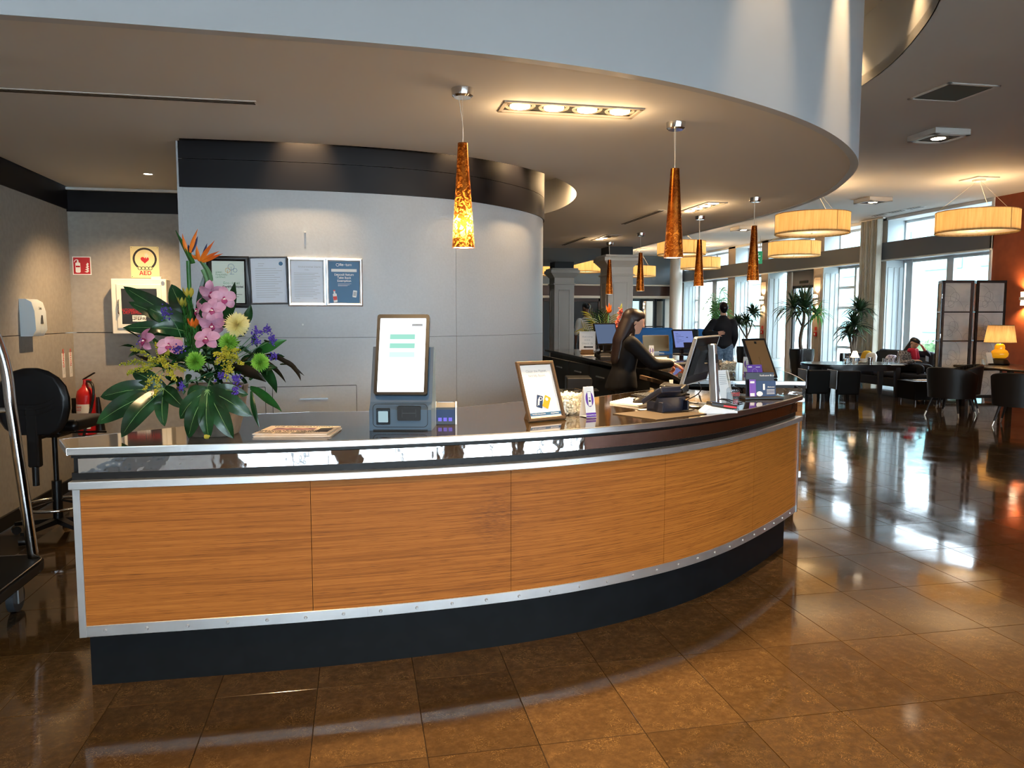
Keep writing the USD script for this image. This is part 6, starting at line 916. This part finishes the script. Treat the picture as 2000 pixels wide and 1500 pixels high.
def tub(loc, rz, lab, first=[]):
    """channel-backed tub chair, facing its local +x"""
    if first: return dup(first[0], 'tub_chair', lab, 'armchair', (*loc, 0), rz)
    t = seat_at('tub_chair', lab, 'armchair', loc, rz); first.append(t); th = np.linspace(math.radians(62), math.radians(298), 60); R = .33
    def wall(ro, ri, hi):
        V, F = [], []
        for i, q_ in enumerate(th):
            u = abs(i / 59 * 2 - 1); top = hi - .16 * u ** 2.2
            for r_, z_ in ((ri, .36), (ro, .30), (ro + .035, top - .02), (ro + .02, top), (ri + .03, top), (ri + .02, top - .03)): V.append((r_ * math.cos(q_), r_ * 1.02 * math.sin(q_), z_))
        for i in range(59):
            for j in range(6): p_, p2 = i * 6 + j, i * 6 + (j + 1) % 6; F += [(p_, p2, p2 + 6), (p_, p2 + 6, p_ + 6)]
        for o in (0, 59 * 6): F += [(o, o + 1 + j, o + 2 + j) for j in range(4)]
        return trimesh.Trimesh(np.array(V), np.array(F), process=True)
    part(t, 'back_shell', wall(R, R - .05, .80), 'chair_leather', smooth=50)
    for q_ in np.linspace(math.radians(80), math.radians(280), 13): u = abs((q_ - PI) / (PI * .65)); part(t, 'channel', tube([((R - .055) * math.cos(q_), (R - .055) * math.sin(q_), .42), ((R - .04) * math.cos(q_), (R - .04) * math.sin(q_), .78 - .16 * u ** 2.2)], .036, 10), 'chair_leather', smooth=True)
    part(t, 'seat', lathe([(0, .32), (.28, .32), (.31, .35), (.31, .42), (.27, .46), (0, .465)], 40), 'chair_leather', smooth=50)
    for sx, sy in ((1, 1), (1, -1), (-1, 1), (-1, -1)):
        b_, f_ = np.array((sx * .19, sy * .19, .33)), np.array((sx * .27, sy * .27, 0.0)); m_ = f_ * .78 + b_ * .22; lg = part(t, 'leg', cyl(b_, m_, .022, .014), 'chair_leather'); part(lg, 'metal_tip', cyl(m_, f_ + (0, 0, .0), .0145, .011), 'brass_tip')
tub((9.42, 10.78), 22, 'dark leather tub chair, left of the three near the yellow lamp'); tub((10.05, 11.35), 150, 'dark tub chair turned towards the camera, between its two neighbours'); tub((9.50, 9.55), 35, 'dark leather tub chair nearest the camera at the right edge')
q = px(1806, 789, 0); t = thing('ottoman', 'black square ottoman with papers on it', 'ottoman', (q[0] + .1, q[1] + .25, 0), CAMROT + 6); part(t, 'body', rbx(-.3, .3, -.28, .28, .07, .40, .02), 'upholstery_black'); part(t, 'top_panel', bx(-.3, .3, -.28, .28, .40, .415, .004), 'table_dark'); [part(t, 'foot', cyl((x, y, 0), (x, y, .07), .025), 'table_dark') for x in (-.24, .24) for y in (-.22, .22)]
solo('magazine', 'magazine lying on the black ottoman', 'magazine', T(bx(-.13, .13, -.09, .09, 0, .008), (q[0] + .12, q[1] + .25, .4155), CAMROT + 20), 'paper_cream'); solo('magazine', 'red edged leaflet lying beside the magazine on the ottoman', 'magazine', T(bx(-.04, .04, -.06, .06, 0, .005), (q[0] + .33, q[1] + .12, .4155), CAMROT - 20), 'label_red')
# ---- potted plants
def rosette(parent, c, R, n, seed, mat, droop=.5, W=.022, up=.35):
    r = np.random.default_rng(seed); B = []
    for i in range(n):
        ph = i * 2.39996 + r.uniform(-.2, .2); el = r.uniform(-.25, 1.35); L = R * r.uniform(.75, 1.1); d = np.array([math.cos(ph) * math.cos(el), math.sin(ph) * math.cos(el), math.sin(el)]); B.append(blade([c, c + d * L * .5 + (0, 0, .04 * L), c + d * L - (0, 0, droop * L * math.cos(el) * r.uniform(.3, 1))], W, np.cross(d, (0, 0, 1)) + r.normal(size=3) * .1, .25, 8, 1.1, .5, t=0))
    part(parent, 'leaf_crown', B, mat, smooth=50, kind='stuff')
def pot_square(t, w0, w1, h, mat): part(t, 'pot', lathe([(0, 0), (w0, 0), (w0 + .01, .02), (w1, h * .8), (w1 - .005, h), (w1 - .04, h), (w1 - .05, h - .05), (0, h - .05)], 40, 5), mat, smooth=40)
t = thing('potted_dracaena', 'tall dracaena in a black pot in front of the glazed door', 'potted plant', (11.75, 18.85, 0)); pot_square(t, .19, .27, .74, 'pot_black'); part(t, 'trunk', J(tube(spline([(0, 0, .68), (-.03, .02, 1.1), (.03, 0, 1.5), (.02, 0, 1.75)], 20), np.linspace(.05, .035, 20), 10), tube(spline([(.02, 0, 1.3), (-.12, .02, 1.55), (-.22, .03, 1.75)], 12), .022, 8), tube(spline([(.02, 0, 1.3), (.2, -.03, 1.5), (.33, -.05, 1.6)], 12), .022, 8)), 'bark'); rosette(t, np.array([.02, 0, 1.75]), .78, 90, 1, 'palm_dark', .4, .032); rosette(t, np.array([-.26, .03, 1.8]), .66, 60, 2, 'palm_dark', .6, .03); rosette(t, np.array([.38, -.05, 1.62]), .5, 45, 3, 'palm_green', .7, .03)
v = ax(1668, 619, 11.75); t = thing('potted_dracaena', 'bushy dracaena in a dark pot beside the cream curtain', 'potted plant', (11.75, v[1], 0)); pot_square(t, .19, .24, .72, 'pot_black'); part(t, 'trunk', J(tube([(0, 0, .66), (.02, 0, 1.3)], .035, 8), tube([(.06, .03, .66), (.16, .03, 1.6)], .03, 8), tube([(-.04, -.04, .66), (-.08, 0, 1.1)], .025, 8)), 'bark'); [rosette(t, np.array(c_), R_, 70, 5 + i, 'palm_dark', .45, .034) for i, (c_, R_) in enumerate((((.02, 0, 1.35), .5), ((.17, .03, 1.72), .48), ((-.1, 0, 1.15), .4)))]
t = thing('potted_palm', 'green palm in a tall grey pot beyond the standing man', 'potted plant', (11.6, 23.6, 0)); part(t, 'pot', lathe([(0, 0), (.15, 0), (.2, .9), (.17, .9), (.16, .85), (0, .85)], 32), 'pot_grey', smooth=40); part(t, 'pebbles', blobs([np.array([r8.uniform(-.12, .12), r8.uniform(-.12, .12), .87]) for _ in range(40)], .03, 2, 1), 'ceramic_white', kind='stuff')
r9 = np.random.default_rng(8)
for i in range(13):
    ph = i * 2.4; sp = r9.uniform(.12, .42); tp = np.array([math.cos(ph) * sp, math.sin(ph) * sp, r9.uniform(1.6, 2.4)]); ax_ = spline([(0, 0, .85), (tp[0] * .25, tp[1] * .25, 1.5), tp * .75 + np.array([0, 0, tp[2] * .25 + .08]), tp + (tp[0] * .25, tp[1] * .25, -.12)], 16); fd = part(t, 'frond', [blade([ax_[k], ax_[k] + s_ * nrm(np.cross(ax_[k] - ax_[k - 1], (0, 0, 1))) * .13 + (ax_[k] - ax_[k - 1]) * 1.2, ax_[k] + s_ * nrm(np.cross(ax_[k] - ax_[k - 1], (0, 0, 1))) * .26 + (ax_[k] - ax_[k - 1]) * 2 - (0, 0, .06)], .012, (0, 0, 1), .2, 5, 1, .5, t=0) for k in range(6, 16) for s_ in (-1, 1)], 'palm_green', smooth=50); part(fd, 'stalk', tube(ax_, .008, 6), 'stem_green')
t = thing('potted_dracaena', 'dark dracaena on a slim trunk beside the lit pier', 'potted plant', (11.6, 21.65, 0)); pot_square(t, .18, .23, .7, 'pot_black'); part(t, 'trunk', J(tube(spline([(0, 0, .65), (.03, 0, 1.0), (0, 0, 1.3)], 12), .03, 8), tube(spline([(.02, 0, .95), (.14, 0, 1.25), (.2, 0, 1.5)], 10), .02, 8), tube(spline([(.02, 0, .95), (-.12, .05, 1.2), (-.22, .05, 1.35)], 10), .02, 8)), 'bark'); [rosette(t, np.array(c_), R_, 60, 15 + i, 'palm_dark', .5, .034) for i, (c_, R_) in enumerate((((0, 0, 1.4), .45), ((.22, 0, 1.65), .5), ((-.25, .05, 1.4), .4)))]
# ---- sconces, call points
def sconce(loc, lab, pw=2.2, first=[]):
    t = thing('wall_sconce', lab, 'wall light', loc); part(t, 'back_plate', bx(-.0, .02, -.07, .07, -.12, .12, .004), 'chrome'); part(t, 'cup', J(bx(-.11, 0, -.055, .055, -.03, .03, .008)), 'fitting_white'); part(t, 'glass', J(lathe([(0, .03), (.045, .03), (.05, .13), (0, .13)], 20).apply_translation((-.06, 0, 0))), 'sconce_glow'); part(t, 'glass', J(lathe([(0, -.13), (.05, -.13), (.045, -.03), (0, -.03)], 20).apply_translation((-.06, 0, 0))), 'sconce_glow'); lamp(t, 'glow', (-.06, 0, .17), pw, .03, cone=70, soft=.8, direction=(.25, 0, 1)); lamp(t, 'glow', (-.06, 0, -.17), pw, .03, cone=70, soft=.8, direction=(.25, 0, -1))
em('sconce_glow', 'ffdcb0', 5.0)
sconce((XW - .02, 22.45, 2.13), 'lit wall sconce on the pier behind the slim dracaena'); sconce((XW - .02, 19.53, 2.1), 'lit wall sconce on the pier right of the glazed door'); sconce((XW - .02, 12.62, 1.95), 'lit wall sconce on the orange wall at the right edge', 4)
sconce((XW - .02, 9.8, 1.95), 'wall sconce on the orange wall beyond the right edge of the view', 4); sconce((XW - .02, 7.0, 1.95), 'wall sconce on the orange wall nearest the entrance', 4)
for y, l_ in ((22.45, 'on the pier behind the slim dracaena'), (19.53, 'on the pier right of the glazed door')): t = thing('fire_call_point', 'small red fire call point ' + l_, 'call point', (XW - .012, y, 1.12)); part(t, 'box', bx(-.035, 0, -.06, .06, -.06, .06, .005), 'extinguisher_red'); part(t, 'window', bx(-.037, -.034, -.03, .03, -.03, .03), 'paper_white'); part(t, 'sign', bx(-.005, 0, -.05, .05, .1, .2), 'label_red')
t = thing('wall_poster', 'small white notice on the grey reveal left of the green palm', 'notice', (12.82, 24.36, 1.55)); part(t, 'sheet', bx(-.09, .09, -.006, .0, -.13, .13), 'paper_white'); part(t, 'mark', front(J(rect(-.05, .04, .05, .06), ext([(-.03, -.08), (.04, -.06), (.01, .01), (-.04, -.02)], 0, .001)), (0, -.006, 0)), 'ink')
# ---- blue booth seats in the middle distance
def booth(x0, x1, d, top, mat, lab): A_, B_ = pd(x0, 650, d), pd(x1, 650, d); w = np.linalg.norm(B_ - A_) / 2; c_ = (A_ + B_) / 2; t = thing('booth_seat', lab, 'booth seat', (c_[0], c_[1], 0), CAMROT); part(t, 'back_panel', rbx(-w, w, -.07, .07, .05, top, .05), mat); part(t, 'seat', rbx(-w + .05, w - .05, .07, .6, .18, .45, .05), 'upholstery_navy'); part(t, 'plinth', bx(-w + .08, w - .08, .0, .5, 0, .18), 'kiosk_black')
booth(1236, 1314, 15.4, 1.385, 'sky_blue', 'bright blue high-backed booth seat right of the receptionist'); booth(1285, 1364, 17.4, 1.32, 'upholstery_navy', 'navy booth seat behind the lavender screen'); booth(1352, 1400, 19.5, 1.30, 'sky_blue', 'blue booth seat in front of the window, left of the standing man')
# ================================================================ PEOPLE
pm('skin', 'd9a78c', .5, subsurface_weight=.1, subsurface_scale=.01); pm('skin_brown', '7a4f3a', .5); pm('hair_brown', '24120e', .48); pm('hair_black', '0f0d12', .35); pm('suit_black', '0d0c10', .7, specular_ior_level=.25); pm('sweater_navy', '10131c', .8); nm('jeans_blue', '54708c', '7f9bb4', 20, rough=.8, coords='object'); pm('scarf_red', 'd0203f', .75); nm('jacket_pattern', '3a383e', 'a9a6a4', 70, rough=.8, detail=1, lo=.47, hi=.53, coords='object'); pm('shirt_white', 'cfcac2', .8); pm('eye_white', 'efe9e2', .3); pm('eye_dark', '1f1512', .2); pm('lips', 'a85a52', .45); pm('denim_dark', '232a38', .7); pm('shoe', '16120f', .4)
SPH = m3.Manifold.sphere(1.0, 20)
def bones(bl, edge=.022, it=10):
    """bl: (a, ra, b, rb) tapered limbs joined into one smooth surface"""
    parts_ = []
    for a_, ra, b_, rb in bl:
        f = lambda c, r: SPH.scale((r,) * 3 if np.ndim(r) == 0 else tuple(r)).translate(tuple(map(float, c))); parts_.append(m3.Manifold.batch_hull([f(a_, ra), f(b_, rb)]))
    t = m3_tri(m3.Manifold.batch_boolean(parts_, m3.OpType.Add).refine_to_length(edge)); t.merge_vertices(); trimesh.smoothing.filter_taubin(t, .5, -.53, it); return t
def hand(w, d, up, s=1.0, curl=.5):
    """palm, four fingers and a thumb from the wrist w along d; up is the back of the hand"""
    d, up = nrm(d), nrm(up); up = nrm(up - d * (up @ d)); sd = np.cross(d, up); w = np.asarray(w); o = [(w, .024 * s, w + d * .03 * s, .026 * s), (w + d * .02 * s + sd * .022 * s, .016 * s, w + d * .085 * s + sd * .03 * s, .012 * s), (w + d * .02 * s - sd * .022 * s, .016 * s, w + d * .08 * s - sd * .03 * s, .012 * s), (w + d * .02 * s, .017 * s, w + d * .088 * s, .013 * s)]
    for k, L in enumerate((.07, .08, .075, .058)):
        r0 = w + d * .085 * s + sd * (.03 - .02 * k) * s; m = r0 + (d * math.cos(curl * .5) - up * math.sin(curl * .5)) * L * .5 * s; e = m + (d * math.cos(curl * 1.4) - up * math.sin(curl * 1.4)) * L * .55 * s; o += [(r0, .0095 * s, m, .009 * s), (m, .009 * s, e, .0075 * s)]
    b_ = w + d * .03 * s + sd * .03 * s; m = b_ + (d * .7 + sd * .7 - up * .3) * .045 * s; o += [(b_, .014 * s, m, .011 * s), (m, .011 * s, m + (d * .9 + sd * .2 - up * .3) * .035 * s, .009 * s)]; return o
def head(c, f, up=(0, 0, 1), s=1.0):
    """skull, jaw, nose, ears and neck top for a head centred at c that looks along f"""
    c, f = np.asarray(c, float), nrm(f); up = nrm(np.asarray(up) - f * (f @ np.asarray(up))); r = np.cross(f, up); P = lambda x, y, z: c + (f * x + r * y + up * z) * s
    bl = [(P(-.02, 0, .03), .085 * s, P(.025, 0, .03), .076 * s), (P(.03, 0, .0), .066 * s, P(.05, 0, -.075), .036 * s), (P(0, 0, -.03), .066 * s, P(.02, 0, -.07), .05 * s), (P(.085, 0, .012), .012 * s, P(.106, 0, -.022), .013 * s), (P(.08, .028, -.01), .02 * s, P(.075, -.028, -.01), .02 * s), (P(.078, -.014, -.05), .014 * s, P(.078, .014, -.05), .014 * s), (P(.072, 0, -.085), .018 * s, P(.06, 0, -.09), .022 * s)]
    for q in (-1, 1): bl += [(P(-.005, q * .078, .015), .014 * s, P(-.01, q * .08, -.02), .010 * s), (P(.066, q * .032, .04), .014 * s, P(.072, q * .02, .042), .012 * s)]
    return bl, P
def face(t, P, s=1.0):
    for q in (-1, 1): part(t, 'eye', J(T(trimesh.creation.icosphere(2, .0115 * s), P(.073, q * .031, .014))), 'eye_white', smooth=True); part(t, 'iris', T(trimesh.creation.icosphere(2, .006 * s), P(.081, q * .031, .014)), 'eye_dark', smooth=True); part(t, 'eyebrow', tube([P(.080, q * .018, .036), P(.078, q * .034, .039), P(.068, q * .05, .034)], .003 * s, 6), 'hair_brown')
    part(t, 'lips', tube([P(.080, -.02, -.052), P(.091, -.006, -.048), P(.091, .006, -.048), P(.080, .02, -.052)], [.003 * s, .006 * s, .006 * s, .003 * s], 8), 'lips', smooth=True)
v3 = lambda *a: np.array(a, float)
# --- receptionist: local +x is where she faces, -y is towards the camera
w0 = pd(1222, 700, 7.75); t = thing('person', 'woman with long dark brown hair in a black suit working at the staff counter', 'person', (w0[0], w0[1], 0), CAMROT + 12)
hb, HP = head((.085, 0, 1.545), (.95, -.12, -.22)); nk = v3(.02, 0, 1.40)
sh = lambda q: v3(-.005, q * .165, 1.345); hp = lambda q: v3(-.04, q * .09, .90); kn = lambda q: v3(-.02, q * .10, .48); an = lambda q: v3(-.06, q * .10, .08)
eR, wR = v3(.20, -.23, 1.13), v3(.44, -.13, 1.13); eL, wL = v3(.22, .20, 1.12), v3(.44, .10, 1.125)
torso = [(v3(-.03, 0, .95), (.11, .155, .1), v3(-.02, 0, 1.08), (.10, .135, .1)), (v3(-.02, 0, 1.08), (.10, .135, .1), v3(.0, 0, 1.24), (.115, .155, .1)), (v3(0, 0, 1.24), (.112, .155, .1), v3(-.0, 0, 1.33), (.08, .16, .06)), (v3(-.0, 0, 1.35), .07, nk, .052), (nk, .052, v3(.07, 0, 1.50), .05)]
arms = lambda g: [(sh(-1), .062 + g, eR, .045 + g), (eR, .043 + g, wR, .027 + g), (sh(1), .062 + g, eL, .045 + g), (eL, .043 + g, wL, .027 + g)]
legs = lambda g: sum([[(hp(q), .095 + g, kn(q), .058 + g), (kn(q), .056 + g, an(q), .042 + g)] for q in (-1, 1)], [])
feet = sum([[(an(q), .04, an(q) + v3(.12, 0, -.045), .032)] for q in (-1, 1)], [])
part(t, 'body', bones(torso + arms(-.004) + legs(-.006) + feet + hb + hand(wR, (.9, .15, -.25), (.2, 0, 1), .95, .5) + hand(wL, (.9, -.1, -.25), (.2, 0, 1), .95, .5), .016, 8), 'skin', smooth=True); face(t, HP)
part(t, 'jacket', bones([(a_, np.asarray(ra) + .016, b_, np.asarray(rb) + .016) for a_, ra, b_, rb in torso[:3]] + [(v3(-.05, 0, .88), (.165, .215, .025), v3(-.03, 0, 1.02), (.135, .175, .1))] + arms(.014), .022, 8), 'suit_black', smooth=True); part(t, 'trousers', bones([(hp(q) + v3(0, 0, -.02), .105, kn(q), .075) for q in (-1, 1)] + [(kn(q), .075, an(q), .07) for q in (-1, 1)]), 'suit_black', smooth=True); part(t, 'shirt_collar', bones([(v3(.035, -.03, 1.375), .03, v3(.1, 0, 1.31), .022), (v3(.035, .03, 1.375), .03, v3(.1, 0, 1.31), .022)], .012, 4), 'paper_white', smooth=True); [part(t, 'shoe', bones([(an(q) + v3(-.02, 0, -.03), .045, an(q) + v3(.14, 0, -.045), .035)], .015, 3), 'shoe', smooth=True) for q in (-1, 1)]
part(t, 'hair', bones([(HP(-.045, 0, .045), .092, HP(.0, 0, .052), .088), (HP(-.03, 0, .05), .09, HP(.045, 0, .075), .055), (HP(-.06, 0, 0), (.075, .09, .09), v3(-.075, 0, 1.36), (.06, .11, .08)), (v3(-.07, 0, 1.36), (.055, .115, .08), v3(-.115, 0, 1.16), (.035, .10, .04)), (HP(-.01, -.06, .03), .04, v3(.015, -.10, 1.38), .036), (HP(-.01, .06, .03), .04, v3(.01, .09, 1.38), .036), (v3(.01, -.10, 1.38), .038, v3(-.02, -.135, 1.24), .024), (HP(.055, -.02, .085), .03, HP(.07, -.05, .04), .016)], .018, 6), 'hair_brown', smooth=True)
# --- man seen from behind, looking out of the windows (local +y away from the camera)
m0 = pd(1411, 700, 15.5); t = thing('person', 'man in a dark sweater and jeans seen from behind with one hand on his back', 'person', (m0[0], m0[1], 0), CAMROT - 8)
hb, HP = head((0, .03, 1.765), (-.15, .98, .06)); hp = lambda q: v3(q * .095, 0, .97); kn = lambda q: v3(q * .11, -.01, .53); an = lambda q: v3(q * .12, -.03, .09)
torso = [(v3(0, 0, 1.0), (.155, .11, .1), v3(0, 0, 1.2), (.15, .11, .1)), (v3(0, 0, 1.2), (.15, .11, .1), v3(0, 0, 1.42), (.185, .115, .1)), (v3(0, 0, 1.42), (.18, .11, .09), v3(0, .0, 1.54), (.10, .075, .05)), (v3(0, 0, 1.54), .075, v3(0, .02, 1.68), .06)]
sL, eL, wL = v3(-.19, 0, 1.49), v3(-.36, -.06, 1.27), v3(-.14, -.155, 1.27); sR, eR, wR = v3(.19, 0, 1.49), v3(.24, .0, 1.2), v3(.2, .12, .98)
arms = lambda g: [(sL, .065 + g, eL, .048 + g), (eL, .046 + g, wL, .03 + g), (sR, .065 + g, eR, .048 + g), (eR, .046 + g, wR, .03 + g)]
legs = lambda g: sum([[(hp(q), .10 + g, kn(q), .065 + g), (kn(q), .062 + g, an(q), .045 + g)] for q in (-1, 1)], [])
part(t, 'body', bones(torso + arms(-.004) + legs(-.006) + [(an(q), .042, an(q) + v3(0, .15, -.055), .033) for q in (-1, 1)] + hb + hand(wL, (.95, .0, .12), (0, -1, 0), 1.0, .3) + hand(wR, (-.2, .3, -.9), (1, 0, 0), 1.0, .4), .02, 8), 'skin', smooth=True)
part(t, 'sweater', bones([(a_, np.asarray(ra) + .02, b_, np.asarray(rb) + .02) for a_, ra, b_, rb in torso[:3]] + [(v3(0, 0, 1.02), (.195, .15, .02), v3(0, 0, 1.12), (.18, .135, .06)), (v3(0, 0, 1.54), .088, v3(0, .01, 1.60), .078)] + arms(.02)), 'sweater_navy', smooth=True); part(t, 'jeans', bones([(hp(q) + v3(0, 0, .03), .118, kn(q), .082) for q in (-1, 1)] + [(kn(q), .08, an(q), .068) for q in (-1, 1)] + [(hp(-1), .118, hp(1), .118)]), 'jeans_blue', smooth=True); part(t, 'hair', bones([(HP(-.035, 0, .04), .09, HP(.03, 0, .065), .075), (HP(-.05, 0, .02), .085, HP(-.05, 0, -.035), .06)], .018, 4), 'hair_black', smooth=True); [part(t, 'shoe', bones([(an(q) + v3(0, -.03, -.035), .045, an(q) + v3(0, .16, -.055), .036)], .02, 3), 'shoe', smooth=True) for q in (-1, 1)]
# --- seated woman on the sofa (local x to the camera's right, +y away)
s0 = pd(1776, 700, 16.2); t = thing('person', 'black-haired woman with a red scarf on the sofa, head resting on one hand', 'person', (s0[0], s0[1], 0), CAMROT)
hb, HP = head((.06, -.05, 1.035), (.25, -.85, -.45), (.28, 0, 1)); hp = lambda q: v3(q * .09, .06, .53); kn = lambda q: v3(.12 + q * .09, -.42, .55); an = lambda q: v3(.06 + q * .1, -.50, .09)
torso = [(v3(0, .06, .55), (.15, .12, .1), v3(-.01, .05, .7), (.135, .105, .1)), (v3(-.01, .05, .7), (.135, .105, .1), v3(.0, .03, .80), (.155, .11, .08)), (v3(0, .02, .83), (.15, .085, .06), v3(.02, .0, .88), .07), (v3(.02, .0, .88), .055, v3(.05, -.03, .97), .05)]
sL, eL, wL = v3(-.17, .03, .83), v3(-.27, -.10, .62), v3(-.04, -.27, .69); sR, eR, wR = v3(.17, .02, .83), v3(.36, -.06, .80), v3(.20, -.10, 1.0)
arms = lambda g: [(sL, .058 + g, eL, .043 + g), (eL, .041 + g, wL, .027 + g), (sR, .058 + g, eR, .043 + g), (eR, .041 + g, wR, .027 + g)]
part(t, 'body', bones(torso + arms(-.004) + sum([[(hp(q), .09, kn(q), .058), (kn(q), .055, an(q), .04), (an(q), .036, an(q) + v3(0, -.12, -.05), .03)] for q in (-1, 1)], []) + hb + hand(wL, (.85, -.3, .15), (0, .2, 1), .95, .6) + hand(wR, (-.6, .1, .75), (.6, -.6, .4), .95, .5), .016, 8), 'skin', smooth=True); face(t, HP)
part(t, 'jacket', bones([(a_, np.asarray(ra) + .016, b_, np.asarray(rb) + .016) for a_, ra, b_, rb in torso[:3]] + arms(.014)[:2]), 'jacket_pattern', smooth=True); part(t, 'sleeve', bones([(sR, .075, eR, .06), (eR, .058, eR * .55 + wR * .45, .046)]), 'denim_dark', smooth=True); part(t, 'scarf', bones([(v3(-.03, -.06, .90), .05, v3(.11, -.05, .90), .05), (v3(.03, -.09, .89), .06, v3(.05, -.12, .72), .05), (v3(.09, -.08, .87), .05, v3(.14, -.09, .74), .035), (v3(-.04, .02, .91), .05, v3(.1, .02, .91), .05)], .018, 3), 'scarf_red', smooth=True); part(t, 'trousers', bones([(hp(q), .108, kn(q), .075) for q in (-1, 1)] + [(kn(q), .073, an(q), .055) for q in (-1, 1)] + [(hp(-1), .11, hp(1), .11)]), 'suit_black', smooth=True)
part(t, 'hair', bones([(HP(-.04, 0, .045), .09, HP(.02, 0, .065), .078), (HP(-.05, -.02, .0), .08, v3(-.07, .03, .86), .06), (HP(-.01, -.06, .03), .04, v3(-.09, -.04, .80), .03), (HP(.05, .0, .09), .04, HP(.065, -.045, .05), .02)], .018, 5), 'hair_black', smooth=True); [part(t, 'shoe', bones([(an(q) + v3(0, .02, -.04), .042, an(q) + v3(0, -.14, -.052), .034)], .02, 3), 'shoe', smooth=True) for q in (-1, 1)]
ph = thing('mobile_phone', 'mobile phone held by the seated woman with the red scarf', 'phone', s0 * (1, 1, 0) + np.array([.13, -.36, .735]), CAMROT); part(ph, 'case', T(bx(-.036, .036, -.004, .004, -.072, .072, .003), rx=-35, ry=20), 'kiosk_black'); part(ph, 'screen', T(bx(-.032, .032, .004, .005, -.066, .066), rx=-35, ry=20), 'screen_dim')
# --- man in a pale shirt beyond the farther column
g0 = pd(1146, 700, 18.2); t = thing('person', 'man in a pale shirt standing beyond the square columns, seen from behind', 'person', (g0[0], g0[1], 0), CAMROT + 10)
hb, HP = head((-.02, .02, 1.80), (-.5, .85, -.05)); torso = [(v3(0, 0, 1.02), (.16, .11, .1), v3(0, 0, 1.2), (.155, .11, .1)), (v3(0, 0, 1.2), (.155, .11, .1), v3(0, 0, 1.44), (.19, .115, .1)), (v3(0, 0, 1.44), (.185, .11, .09), v3(0, 0, 1.56), (.10, .075, .05)), (v3(0, 0, 1.56), .072, v3(-.01, .01, 1.70), .06)]; hp = lambda q: v3(q * .095, 0, .98); kn = lambda q: v3(q * .11, -.01, .53); an = lambda q: v3(q * .12, -.03, .09)
arms = lambda g: sum([[(v3(q * .19, 0, 1.5), .064 + g, v3(q * .27, -.02, 1.22), .046 + g), (v3(q * .27, -.02, 1.22), .044 + g, v3(q * .25, .08, .98), .03 + g)] for q in (-1, 1)], [])
part(t, 'body', bones(torso + arms(-.004) + sum([[(hp(q), .095, kn(q), .06), (kn(q), .058, an(q), .04), (an(q), .04, an(q) + v3(0, .15, -.055), .033)] for q in (-1, 1)], []) + hb + hand(v3(.25, .08, .98), (0, .3, -.9), (1, 0, 0)) + hand(v3(-.25, .08, .98), (0, .3, -.9), (-1, 0, 0)), .022, 7), 'skin_brown', smooth=True); part(t, 'shirt', bones([(a_, np.asarray(ra) + .02, b_, np.asarray(rb) + .02) for a_, ra, b_, rb in torso[:3]] + arms(.018)[::2]), 'shirt_white', smooth=True); part(t, 'trousers', bones([(hp(q) + v3(0, 0, .03), .115, kn(q), .08) for q in (-1, 1)] + [(kn(q), .078, an(q), .066) for q in (-1, 1)] + [(hp(-1), .115, hp(1), .115)]), 'suit_black', smooth=True); part(t, 'hair', bones([(HP(-.03, 0, .045), .088, HP(.03, 0, .06), .075)], .02, 4), 'hair_black', smooth=True)
